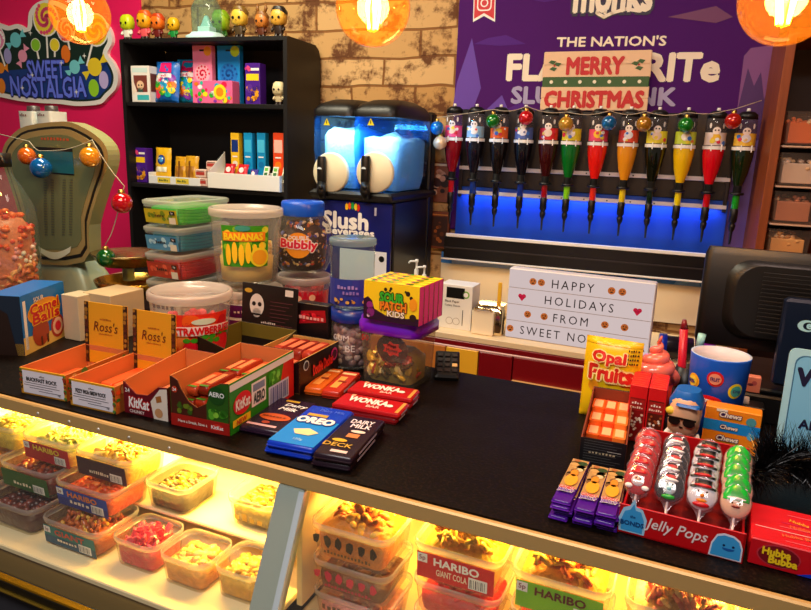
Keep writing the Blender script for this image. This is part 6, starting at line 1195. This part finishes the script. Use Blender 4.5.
# lolly box
a, b = at_z(617, 531, CZ), at_z(742, 564, CZ); wj = (b - a).length; rzj = math.atan2(b.y - a.y, b.x - a.x); dj = .225; hj = .046; jb = put(a, rzj, wj / 2, dj / 2); redc = mat('#c80c14', .35)
t = thing('lolly_box', 'red card display box of faced jelly lollies at the counter edge', 'display box', jb, rzj)
m = MB(); m.box(wj, dj, .003, redc, b=.0005); m.box(wj, .003, hj, redc, 0, -dj / 2 + .0015, 0, b=.0005)
for sg in (-1, 1): m.t = Matrix.Translation((sg * (wj / 2 - .0015) + .0015, 0, 0)) @ Matrix.Rotation(PI / 2, 4, 'Z'); m.prism([(-dj / 2, 0), (dj / 2, 0), (dj / 2, .044), (dj * .2, .036), (-dj * .34, .024), (-dj / 2, hj)], 0, .003, redc)
m.t = Matrix(); m.box(wj, .003, .082, redc, 0, dj / 2 - .0015, 0, b=.0005)
ins = mat('#8a0a10', .45); vs = [(-wj / 2 + .003, -dj / 2 + .03, .005), (wj / 2 - .003, -dj / 2 + .03, .005), (wj / 2 - .003, dj / 2 - .003, .010), (-wj / 2 + .003, dj / 2 - .003, .010)]; m.add(vs, [(0, 1, 2, 3)], ins); m.add([(-wj / 2 + .003, -dj / 2 + .003, .004), (wj / 2 - .003, -dj / 2 + .003, .004)] + vs[1::-1], [(0, 1, 2, 3)], ins); m.build('card_box', t)
m = MB(); m.face('front', wj, dj, hj); m.text('Jelly Pops', -wj * .03, hj * .02, hj * .46, mat('#f4e0dc', .4), 2, shear=.25, bold=.015, w=wj * .50)
lb_ = mat('#3aa0e0', .4); m.poly([(-wj * .49 + x * .036, -hj * .42 + y * .05) for x, y in ((0, 0), (1, 0), (1.05, .5), (.85, .8), (.6, .85), (.5, 1.1), (.35, .85), (.1, .75), (-.05, .4))], mat('#a8d8f4', .4), 1); m.poly([(-wj * .49 + .003 + x * .030, -hj * .37 + y * .042) for x, y in ((0, 0), (1, 0), (1.02, .5), (.85, .8), (.6, .82), (.5, 1.05), (.35, .82), (.1, .72), (-.02, .4))], lb_, 2); m.text('BONDS', -wj * .49 + .018, -hj * .08, .007, mat('#0c3a7a', .4), 4, bold=.03); m.text('the', -wj * .49 + .018, hj * .16, .004, mat('#0c3a7a', .4), 4)
P = [(x, y) for x, y in ((0, 0), (1, 0), (1, .5), (.9, .78), (.7, .92), (.4, .95), (.18, .85), (.04, .5))]
m.poly([(wj * .24 + x * .042, -hj * .46 + y * .040) for x, y in P], mat('#e8e4f0', .4), 1); m.poly([(wj * .24 + .002 + x * .038, -hj * .42 + y * .035) for x, y in P], lb_, 2)
for sx in (.018, .030): m.disc(wj * .24 + sx, -hj * .02, .0018, mat('#0c1c4a', .4), 3, n=8)
m.poly([(wj * .24 + .024 + .008 * math.cos(PI + PI * k / 8), -hj * .1 + .004 * math.sin(PI + PI * k / 8)) for k in range(9)], mat('#1c5aa8', .4), 3); m.build('front_print', t)
wrap = clear('#fbf4f8', .10, '#fff8ff', .10, 1.9)
def lolly_at(kind, loc, label):
    t = thing('jelly_lolly', label, 'lolly', loc, rzj, 'jelly lollies in the red display box'); t.rotation_euler = (math.radians(-38), 0, rzj)
    # local z runs along the stick towards the head, -y is the face
    m = MB(); m.tube([(0, 0, -.032), (0, 0, .012)], .0018, mat('#f4e8e4', .4), 6); m.build('stick', t)
    m = MB(); r = .0205; P = lambda u, v, l: None; c0 = .031
    skin = {'santa': '#c81420', 'penguin': '#1c2834', 'snowman': '#e8f0f4', 'elf': '#f0c8a0'}[kind]
    m.ball((0, 0, c0), (r * 1.04, .009, r * 1.12), mat(skin, .25, coat=.5), 16, 10)
    sp = mat('#f8f4f0', .3); D = lambda u, v, rx, rz_, c, off=0: m.ball((u, -.0075 - off, c0 + v), (rx, .0035, rz_), c, 10, 6)
    if kind == 'santa': D(0, -.002, .010, .009, sp); D(0, .0, .007, .005, mat('#f0b898', .3), .001); D(0, .011, .012, .004, mat('#d81820', .3)); D(-.012, -.012, .006, .004, sp); D(.012, -.012, .006, .004, sp); e = (.003, .001)
    elif kind == 'penguin': D(0, -.002, .010, .011, mat('#d8f0f4', .3)); m.ball((0, 0, c0 + .014), (.012, .009, .006), mat('#d81820', .3), 10, 6); D(0, .010, .012, .003, sp); D(0, -.004, .004, .003, mat('#8ac8d8', .3), .002); D(0, -.016, .010, .004, mat('#28a83a', .3)); e = (.004, .003)
    elif kind == 'snowman': m.loft([(.036, .018, .006, c0 + .008), (.036, .018, .006, c0 + .011), (.026, .016, .006, c0 + .012), (.024, .015, .006, c0 + .022)], mat('#141014', .3)); D(0, .012, .013, .003, mat('#c81420', .3)); D(0, -.003, .003, .003, mat('#f08a1c', .3), .003); D(0, -.010, .008, .003, mat('#f0901c', .3)); D(0, -.016, .012, .004, mat('#c81420', .3)); e = (.006, .003)
    else: m.loft([(.037, .019, .008, c0 + .001), (.038, .019, .009, c0 + .008), (.031, .017, .008, c0 + .017), (.014, .010, .004, c0 + .025)], mat('#1cb838', .25)); D(0, .004, .015, .003, sp); m.poly; D(0, -.008, .006, .0018, mat('#8a2a1c', .3), .002); e = (.005, -.003)
    for sx in (-1, 1): m.ball((sx * e[0], -.0115, c0 + e[1]), .0014, BLACK, 6, 4)
    m.build('jelly_head', t)
    m = MB(); r2 = random.Random(hash(label) % 999 if False else len(label)); n, k = 16, 9; vs = []; fs = []
    for i in range(k + 1):
        a = -PI / 2 + PI * i / k
        for j in range(n): b = 2 * PI * j / n; q = r2.uniform(.93, 1.05); vs.append((.0222 * q * math.cos(a) * math.cos(b), .0112 * q * math.cos(a) * math.sin(b), c0 + .027 * q * math.sin(a) - (.012 if i == 0 else 0)))
    for i in range(k):
        for j in range(n): p, q = i * n + j, i * n + (j + 1) % n; fs += [(p, q, q + n), (p, q + n, p + n)]
    m.add(vs, fs, wrap); m.build('wrapper', t)
    return t
KN = ['santa', 'penguin', 'snowman', 'elf']; KD = {'santa': 'red santa faced lolly', 'penguin': 'penguin faced lolly in a red cap', 'snowman': 'snowman faced lolly in a black hat', 'elf': 'green-hatted elf faced lolly'}
for c_, kn in enumerate(KN):
    for r_ in range(5):
        q = put(jb, rzj, -wj * .405 + c_ * wj * .270, -dj / 2 + .046 + r_ * .031, .033 + .003 * r_)
        lb2 = KD[kn] + (' at the front of the red display box' if r_ == 0 else ', %s from the front in the red display box' % ORD[r_])
        if r_ == 0: pr = lolly_at(kn, q, lb2); prt = list(pr.children)
        else:
            c = pr.copy(); COL.objects.link(c); c.location = q; c['label'] = lb2; c.rotation_euler = (math.radians(-38 + .6 * r_), math.radians(((r_ * 37 + c_ * 13) % 7) - 3), rzj)
            for ch in prt: d_ = ch.copy(); COL.objects.link(d_); d_.parent = c
# chewing gum box
a, b = at_z(747, 564, CZ), at_z(811, 581, CZ); wh = .20; hh = .040; dh = .11
def d_hub(m, w, d, h):
    m.face('front', w, d, h); dy = mat('#7a0c18', .4); m.disc(-w * .32, h * .02, w * .135, mat('#c83040', .4), 1, ry=h * .42); m.disc(-w * .32, h * .02, w * .125, dy, 2, ry=h * .37); m.text('Hubba', -w * .335, h * .16, h * .26, YEL, 4, bold=.06, w=w * .17); m.text('Bubba', -w * .29, -h * .12, h * .26, YEL, 4, bold=.06, w=w * .17)
    m.poly([(-w * .2 + w * .5 * i / 10, -h * .46 + h * .30 * math.sin(PI * i / 10)) for i in range(11)], mat('#1c3ac8', .4), 3); m.rect(w * .06, w * .4, -h * .34, -h * .02, mat('#a8d8f0', .4), 4); m.disc(w * .05, h * .2, w * .05, mat('#e83040', .4), 2)
    m.face('top', w, d, h); 
    for k in range(7): r2 = random.Random(k); m.text('Hubba Bubba', r2.uniform(-.25, .3) * w, (-.36 + .12 * k) * d, d * .07, mat(['#f0a02a', '#e86a3a'][k % 2], .4), 2, bold=.03, w=w * .26, rot=r2.uniform(-.3, .2)); m.rect(r2.uniform(-.5, .0) * w, r2.uniform(.1, .5) * w, (-.4 + .12 * k) * d, (-.385 + .12 * k) * d, mat(['#f06a7a', '#c81c5a', '#f8c0c0'][k % 3], .3), 1)
pc = put(a, rzj, wh / 2, dh / 2 + .004); carton('gum_box', 'shiny red chewing gum box with yellow lettering beside the lolly box', 'sweets', pc, rzj, wh, dh, hh, '#d00c1c', d_hub)
# tinsel
m = MB(); r2 = random.Random(31); tm = mat('#0c0a0e', .25, metal=.3); cp = [at_z(752, 505, 1.03), at_z(768, 492, 1.03), at_z(790, 492, 1.035), at_z(815, 496, 1.035), at_z(850, 505, 1.035)]
cp = [Vector((p.x, p.y + .055, CZ + .052)) for p in cp]; m.tube(cp, .004, tm, 6)
for k in range(2600):
    i = r2.random() * (len(cp) - 1.01); a = cp[int(i)].lerp(cp[int(i) + 1], i % 1); v = Vector((r2.gauss(0, 1), r2.gauss(0, 1), r2.gauss(.35, .9))).normalized(); Ln = r2.uniform(.028, .055 if v.z < .5 else .088); e = a + v * Ln; e.x = max(e.x, .140 if e.y < 1.2 else .12); e.z = max(e.z, CZ + .042 if e.y < pc[1] + .06 else CZ + .002)
    n = v.orthogonal().normalized() * .0007; mid = a.lerp(e, .55) + Vector((r2.gauss(0, .004), r2.gauss(0, .004), .004)); m.add([a - n, a + n, mid + n, mid - n, e], [(0, 1, 2, 3), (3, 2, 4)], tm)
tag(m.build('tinsel_garland'), 'spiky black tinsel garland lying behind the red gum box', 'tinsel')
# pale blue notice
Ps = at_z(772, 472, CZ); hs_ = .215
t = thing('counter_notice', 'pale blue upright notice with dark lettering behind the black tinsel', 'sign', (Ps.x + .115, 1.315, CZ + .0085), math.radians(-2)); t.rotation_euler = (math.radians(-7), 0, math.radians(-2))
m = MB(); sb = mat('#7cc4ee', .35); pts = [(x, z + hs_ / 2) for x, z in rrect(.23, hs_, .012, 4)]; m.prism(pts[::-1], -.003, .003, mat('#a8e0f4', .3)); m.plane((0, -.0031, hs_ / 2), (1, 0, 0), (0, 0, 1))
for q, mt, l in ((.208, mat('#2a6a9a', .4), 1), (.204, sb, 2)): m.poly([(x, z) for x, z in rrect(q, hs_ - .23 + q, .016, 4)], mt, l)
nav = mat('#14143a', .4); m.text('WE', -.066, .058, .030, nav, 4, bold=.06, w=.062); m.text('TAKE', .03, .058, .030, nav, 4, bold=.06, w=.10); m.text('ALL', -.064, -.026, .016, nav, 4, bold=.04); m.text('CARDS', .01, -.026, .016, nav, 4, bold=.04)
for k, c_ in enumerate(('#1c3a8a', '#e8d82a', '#2a8ad8')): m.poly([(-.055 + .016 * k, .005), (-.045 + .016 * k, .005), (-.047 + .018 * k, .032), (-.062 + .018 * k, .036)], mat(c_, .4), 4)
m.build('board', t); m = MB(); m.box(.12, .06, .012, mat('#a8e0f4', .3), 0, .035, 0); m.build('foot', t)
# big blue tub
Yt = 1.445; Pl, Pr = at_y(690, 349, Yt), at_y(754, 358, Yt); xb = (Pl.x + Pr.x) / 2; rb = (Pr.x - Pl.x) / 2 * .98; hb_ = (Pl.z + Pr.z) / 2 - CZ
t = thing('blue_tub', 'large round blue sweet tub with coloured badges in front of the till', 'tub', (xb, Yt, CZ))
m = MB(); m.lathe([(0, 0), (rb * .86, .002), (rb * .98, hb_ - .004), (rb * .98, hb_), (rb * .9, hb_), (rb * .88, hb_ - .006), (0, hb_ - .006)], [mat('#1a60dc', .3)] * 3 + [mat('#c8d8f0', .3)] + [mat('#d8d0d8', .3)] * 2, 36)
m.cyl(rb * .86, rb * .98, 0, hb_)
for u, v, r1, c1, c2, tx in ((-.9, .68, .26, '#f0b01c', '#f8d84a', 'B'), (-.12, .77, .27, '#d81c24', '#f0a080', 'FRUIT'), (.60, .64, .27, '#e8d81c', '#38a8a0', 'Dip'), (-.95, .2, .25, '#e83a8a', '#f8a0c0', 'Fun'), (.55, .3, .3, '#f0a01c', '#f8d040', 'CHEW')):
    m.disc(u * rb, v * hb_, r1 * rb, mat(c1, .4), 2); m.disc(u * rb, v * hb_, r1 * rb * .72, mat(c2, .4), 4); m.text(tx, u * rb, v * hb_, r1 * rb * .45, mat('#1a2a7a', .4), 6, bold=.04, w=r1 * rb * 1.0)
m.disc(-.22 * rb, .50 * hb_, rb * .40, RED, 3, ry=rb * .16); m.text('Barratt', -.22 * rb, .50 * hb_, rb * .16, WHITE, 6, bold=.05, w=rb * .6, rot=-.1); m.build('tub_body', t)
# orange and blue striped box
a, b = at_y(699, 440, 1.345), at_y(755, 448, 1.345)
def d_och(m, w, d, h):
    m.face('front', w, d, h); m.rect(-w / 2, w / 2, -h * .02, h * .22, mat('#148ae0', .4), 1); ny = mat('#3a1a5a', .4)
    for v, s in ((.37, 1), (.10, .8), (-.15, 1)): m.text('Chews', -w * .04, h * v, h * .11 * s, mat('#f4e8d8', .4), 4, bold=.04, shear=.2, outline=ny); m.disc(-w * .14, h * v, h * .06, ny, 2)
    m.disc(w * .33, h * .3, w * .09, mat('#4a98a8', .4), 2); m.disc(w * .3, -h * .36, w * .1, mat('#8a7a68', .4), 2, ry=h * .08); m.disc(w * .36, -h * .02, w * .07, mat('#58b8e8', .4), 2); m.rect(-w * .3, -w * .1, h * .42, h * .48, mat('#f4f0e0', .4), 2)
carton('chew_box', 'orange carton with a blue band leaning behind the lolly box', 'sweets', ((a.x + b.x) / 2 + .004, 1.355, CZ), math.radians(-4), .096, .04, at_y(700, 404, 1.345).z - CZ, '#f08c18', d_och, lean=-.05)
# capped figure
Pf = at_y(683, 436, 1.275); hgt = at_y(683, 388, 1.275).z - CZ
t = figurine('toy figure in a blue cap and white shirt standing behind the lolly box', 0, 0, 0, 0, 0, '#e8b088', '#f4f0ec', loc=(Pf.x - .002, 1.262, CZ), s=hgt * .98, rz=math.radians(-8), group=None, hw=.72)
m = MB(); s = hgt * .98; bl = mat('#1464c0', .35); m.loft([(.43 * s, .44 * s, .16 * s, .82 * s, 0, .04 * s), (.44 * s, .47 * s, .18 * s, .88 * s, 0, .03 * s), (.30 * s, .34 * s, .13 * s, 1.04 * s, 0, .05 * s)], bl, seg=4); m.loft([(.30 * s, .10 * s, .05 * s, .875 * s, .05 * s, -.22 * s), (.28 * s, .09 * s, .04 * s, .90 * s, .05 * s, -.21 * s)], bl, seg=4); m.ball((-.15 * s, -.17 * s, .76 * s), (.08 * s, .05 * s, .06 * s), mat('#f0c83a', .4), 8, 6); m.build('cap', t)
m = MB(); m.plane((0, -.245 * s, .66 * s), (1, 0, 0), (0, 0, 1))
for sx in (-1, 1): m.disc(sx * .09 * s, 0, .075 * s, BLACK, 2, n=14, ry=.06 * s)
m.rect(-.18 * s, .18 * s, .03 * s, .06 * s, BLACK, 2); m.build('sunglasses', t)
# red sweet dispensers: two rows of slim packs
a = at_y(632, 432, 1.30)
def d_tic(k):
    def f(m, w, d, h):
        m.face('front', w, d, h); m.rect(-w * .42, w * .42, -h * .48, h * .28, mat(['#8a1414', '#5a1c10'][k], .35), 1); m.rect(-w * .42, w * .42, h * .06, h * .26, mat('#a81c1c', .4), 2); m.scrawl(4, 0, h * .20, h * .06, WHITE, 4); m.scrawl(6, 0, h * .12, h * .05, mat('#f4d8c8', .4), 4)
        for q in range(24): r2 = random.Random(q); m.disc(r2.uniform(-.36, .36) * w, r2.uniform(-.45, .02) * h, w * .07, mat(['#e8c8b0', '#a8542a'][k] if q % 3 else '#f4ece0', .4), 3, n=10)
        m.face('top', w, d, h); m.rect(-w * .3, w * .3, -d * .2, d * .2, mat('#f03024', .3), 1)
    return f
for c_ in (0, 1):
    lx = -.068 + c_ * .0345; L0 = None
    for k in range(7):
        loc = (lx - .002 * k * 0, 1.318 + .0138 * k, CZ); lab_ = 'slim red sweet pack, %s in the row %s' % (ORD[k], ['beside the dark fronted tray', 'behind the capped toy figure'][c_])
        if k == 0: L0 = carton('sweet_pack', lab_, 'sweets', loc, 0, .033, .0132, .116, '#d8141c', d_tic(c_), 'slim red sweet packs')
        else: c = L0.copy(); COL.objects.link(c); c.location = loc; c['label'] = lab_
# swirl tub
Yw = 1.462; Pw = at_y(657, 360, Yw); zt3 = at_y(658, 337, Yw).z; zs3 = at_y(657, 380, Yw).z; rw = 20 / 675 * (Pw - CAM).length
t = thing('swirl_pot', 'pot topped with a glossy coral ice cream swirl behind the slim red packs', 'pot', (Pw.x, Yw, CZ)); cor = mat('#f07868', .2, coat=1)
m = MB(); m.lathe([(0, 0), (rw * .7, .002), (rw * .85, zs3 - CZ + .003), (0, zs3 - CZ + .005)], mat('#d83828', .35), 24); m.build('cup', t)
m = MB(); H = zt3 - zs3; pts = []; rr = []
for i in range(70): q = i / 69; a = q * 2 * PI * 3.3; R = rw * .66 * (1 - q) ** .8; pts.append((R * math.cos(a), R * math.sin(a), zs3 - CZ + H * (.08 + .80 * q))); rr.append(rw * (.36 * (1 - q) + .10))
m.tube(pts, rr, cor, 12); m.lathe([(0, zs3 - CZ), (rw * .9, zs3 - CZ + .002), (rw * .5, zs3 - CZ + H * .5), (0, zs3 - CZ + H * .8)], cor, 24); m.tube([pts[-1], (.004, -.002, zt3 - CZ + .004)], [rw * .10, .002], cor, 8); m.build('swirl', t)
# two felt pens in a small black pot
xp = at_y(688, 360, 1.50).x; t = thing('pen_pot', 'small black pen pot mostly hidden between the swirl and the blue tub', 'pot', (xp, 1.512, CZ)); m = MB(); m.lathe([(0, 0), (.020, 0), (.022, .11), (.019, .11), (.018, .004), (0, .004)], BLACK, 18); m.build('pot_body', t)
m = MB(); m.tube([(0, 0, 0), (-.012, 0, .185)], .0085, mat('#c81430', .35), 8); m.tube([(-.012, 0, .185), (-.0135, 0, .205)], [.0085, .004], mat('#7a0c1c', .35), 8); tag(m.build('felt_pen', None, (xp - .004, 1.512, CZ + .006)), 'red felt pen sticking up from the pen pot', 'pen', 'pens in the pot')
m = MB(); m.tube([(0, 0, 0), (.012, -.004, .15)], .007, mat('#e8e8e8', .35), 8); m.tube([(.012, -.004, .15), (.0145, -.005, .18)], .008, mat('#9ad8d8', .35), 8)
for k in range(5): m.tube([(.0085 + .0007 * k, -.003, .105 + .009 * k), (.0088 + .0007 * k, -.0032, .109 + .009 * k)], .0073, BLACK, 8)
tag(m.build('felt_pen', None, (xp + .006, 1.512, CZ + .006)), 'white striped felt pen with a pale cap in the pen pot', 'pen', 'pens in the pot')
# cash drawer, till and the things on it
t = thing('cash_drawer', 'black cash drawer under the till', 'drawer', (.24, 1.70, CZ)); m = MB(); m.box(.42, .32, .062, mat('#0b0a0c', .4), b=.004); m.build('case', t)
Yk = 1.62; zk = CZ + .0625; TL, BL = at_y(709, 246, Yk), at_y(698, 344, Yk); tz = TL.z - zk
t = thing('till_monitor', 'big black till monitor seen from behind at the end of the counter', 'till', (.25, Yk, zk)); tb = mat('#060505', .42, noise=.1)
x0 = TL.x - .25 - .004; w = .46; xc = x0 + w / 2; z0 = .075
m = MB(); m.t = Matrix.Translation((xc, 0, z0)) @ Matrix.Rotation(math.radians(-4), 4, 'X') @ Matrix.Translation((0, .02, 0))
m.loft([(w - .01, .035, .014, 0), (w, .045, .018, .012), (w, .045, .018, tz - z0 - .018), (w - .012, .032, .014, tz - z0 - .001)], tb, seg=4)
m.t = m.t @ Matrix.Translation((0, -.018, (tz - z0) / 2)) @ Matrix.Rotation(PI / 2, 4, 'X'); m.loft([(w * .80, (tz - z0) * .80, .05, 0), (w * .74, (tz - z0) * .74, .05, .022), (w * .70, (tz - z0) * .7, .05, .026)], tb, seg=6); m.build('housing', t)
m = MB()
for k in range(16): m.box(.19, .003, .003, mat('#050405', .5), xc - .02, -.045, z0 + .05 + k * .0085, b=.0005)
m.build('vent_slats', t)
m = MB(); m.box(.10, .10, .09, tb, xc, .03, 0, b=.01); m.box(.24, .2, .012, tb, xc, .03, 0, b=.004); m.build('stand', t)
m = MB(); A = at_y(790, 300, Yk - .075); m.box(.2, .03, .185, mat('#0c1830', .3), A.x - .25 + .09, -.075, A.z - zk - .18, b=.006); m.plane((A.x - .25 + .09, -.0905, A.z - zk - .09), (1, 0, 0), (0, 0, 1)); lg = mat('#a8e4f4', .4); Q = at_y(807, 326, Yk - .09); qu, qv = Q.x - A.x - .09, Q.z - A.z + .09; m.disc(qu, qv, .017, lg, 1, ry=.012); m.disc(qu + .003, qv, .010, mat('#0c1830', .3), 2, ry=.008); m.text('e', qu + .004, qv, .010, lg, 3, bold=.05); m.build('customer_display', t)
p = at_y(745, 380, 1.555); carton('salmon_packet', 'small salmon pink packet on the cash drawer between blue tub and notice', 'packet', (p.x + .003, 1.558, CZ + .0625), 0, .055, .02, .035, '#e88a70', lambda m, w, d, h: (m.face('front', w, d, h), m.disc(.008, .0, .006, mat('#7a3040', .4), 1, ry=.003), m.disc(.015, .004, .005, mat('#c85a5a', .4), 1)))
m = MB(); p = at_y(733, 402, 1.50); m.t = Matrix.Rotation(PI / 2, 4, 'Y'); m.lathe([(0, -.03), (.012, -.03), (.013, 0), (.012, .03), (0, .03)], mat('#f4d0b8', .6), 14); tag(m.build('paper_roll', None, (p.x, 1.515, CZ + .0135 + max(0, p.z - CZ - .0135))), 'pale roll of till paper beside the blue tub', 'paper roll')
m = MB(); m.box(.1, .045, max(.01, p.z - CZ - .0005), BLACK, 0, 0, 0); tag(m.build('black_block', None, (p.x + .01, 1.512, CZ)), 'small black printer block carrying the till paper roll beside the blue tub', 'printer')

# ================================================================== PENDANT LAMPS
BULBS = []
for (px, py, Yp), l in zip(((373, 8, 1.10), (787, -2, 1.13), (80, 14, 1.16)), ('amber globe lamp hanging over the slush machine side of the counter', 'amber globe lamp hanging near the wooden drawer cabinet', 'amber globe lamp hanging in front of the cut-out shop sign')):
    P = at_y(px, py, Yp); r = .063; t = thing('pendant_lamp', l, 'lamp', P, 0, 'amber globe pendants over the counter'); BULBS.append(P)
    m = MB(); m.ball((0, 0, 0), r, clear('#ffe9bc', .02, '#ffb040', .03), 32, 20); m.build('glass_globe', t)
    m = MB(); fl_ = lamp_mat('#ffa42c', 130)
    for k in range(5):
        a = k * 2 * PI / 5; m.tube([(.006 * math.cos(a), .006 * math.sin(a), .035), (.012 * math.cos(a + .3), .012 * math.sin(a + .3), .0), (.007 * math.cos(a + .6), .007 * math.sin(a + .6), -.034)], .0026, fl_, 6)
    m.build('filament', t)
    m = MB(); m.lathe([(.0, -.039), (.009, -.036), (.006, -.03), (.003, .03), (.014, .055), (.016, .062)], clear('#ffe0b0', .05), 12); m.build('glass_stem', t)
    m = MB(); m.lathe([(.016, .060), (.019, .064), (.02, .105), (.012, .118), (0, .118)], mat('#b8862a', .3, metal=1), 18); m.build('lamp_holder', t)
    m = MB(); m.tube([(0, 0, .115), (0, 0, 2.9 - P.z)], .0035, mat('#1c1410', .6), 8); m.lathe([(.05, 2.87 - P.z), (.05, 2.895 - P.z), (0, 2.9 - P.z)], mat('#1c1410', .5), 20); m.build('cord', t)

# ================================================================== LIGHT
def light(kind, name, loc, energy, color, rot=(0, 0, 0), size=None, sy=None, radius=None, spread=None):
    d = bpy.data.lights.new(name, kind); d.energy = energy; d.color = color
    if size: d.shape = 'RECTANGLE'; d.size = size; d.size_y = sy or size
    if radius is not None: d.shadow_soft_size = radius
    if spread: d.spread = spread
    o = bpy.data.objects.new(name, d); COL.objects.link(o); o.location = loc; o.rotation_euler = rot; return o
for P in BULBS: light('POINT', 'pendant_glow', P, PEND, (1, .54, .16), radius=.03)
for i_, (x, y, z, ln) in enumerate(LEDS): light('AREA', 'case_strip', (x, y, z), CASE_E * (1.8 if i_ == 0 else 1), (1, .62, .11), (math.radians(18), 0, 0), ln, .03)
for x, y, z, a, b in BLUE_LAMPS: light('AREA', 'bowl_led', (x, y, z), BOWL, (.46, .78, 1), (math.radians(48), 0, 0), a, b)
light('AREA', 'rack_led', wall(-.235, 2.80, 1.35), .9, (.10, .32, 1), (math.radians(20), 0, TH), 1.0, .02)
light('AREA', 'shelf_led', wall(-.235, 2.77, 1.20), .35, (.10, .32, 1), (math.radians(200), 0, TH), 1.0, .02)
light('AREA', 'back_counter_strip', wall(-.3, 2.74, 1.078), 1.1, (1, .78, .45), (math.radians(-15), 0, TH), 1.0, .02)
# unseen lights added overhead to brighten the counter: customer side, scale end, till end
light('AREA', 'overhead_fill', (-.5, -.3, 2.85), FILL_A, (1, .94, .90), (math.radians(14), 0, 0), 1.8, .6)
light('AREA', 'overhead_fill', (-1.7, 1.6, 2.85), FILL_B, (1, .90, .66), (math.radians(8), 0, 0), 1.0, .4)
light('AREA', 'overhead_fill', (.2, 1.6, 2.85), FILL_C, (1, .72, .62), (math.radians(4), 0, 0), .6, .4)
w = bpy.data.worlds.new('shop_air'); SC.world = w; w.use_nodes = True; bg = w.node_tree.nodes['Background']; bg.inputs[0].default_value = (.9, .72, .68, 1); bg.inputs[1].default_value = WORLD

# ================================================================== CAMERA
cd = bpy.data.cameras.new('camera'); cd.sensor_width = 36; cd.lens = 36 * FPX / 811; cd.clip_start = .02
co = bpy.data.objects.new('camera', cd); COL.objects.link(co)
M4 = RM.to_4x4(); M4.translation = CAM; co.matrix_world = M4; SC.camera = co
vs_ = SC.view_settings; vs_.view_transform = 'Standard'; vs_.look = 'None'; vs_.gamma = 1; vs_.use_curve_mapping = False; vs_.exposure = EXPO
SC.cycles.transparent_max_bounces = 32; SC.cycles.max_bounces = 10; SC.cycles.caustics_reflective = False; SC.cycles.caustics_refractive = False; SC.cycles.sample_clamp_indirect = 6
SC.cycles.use_denoising = True
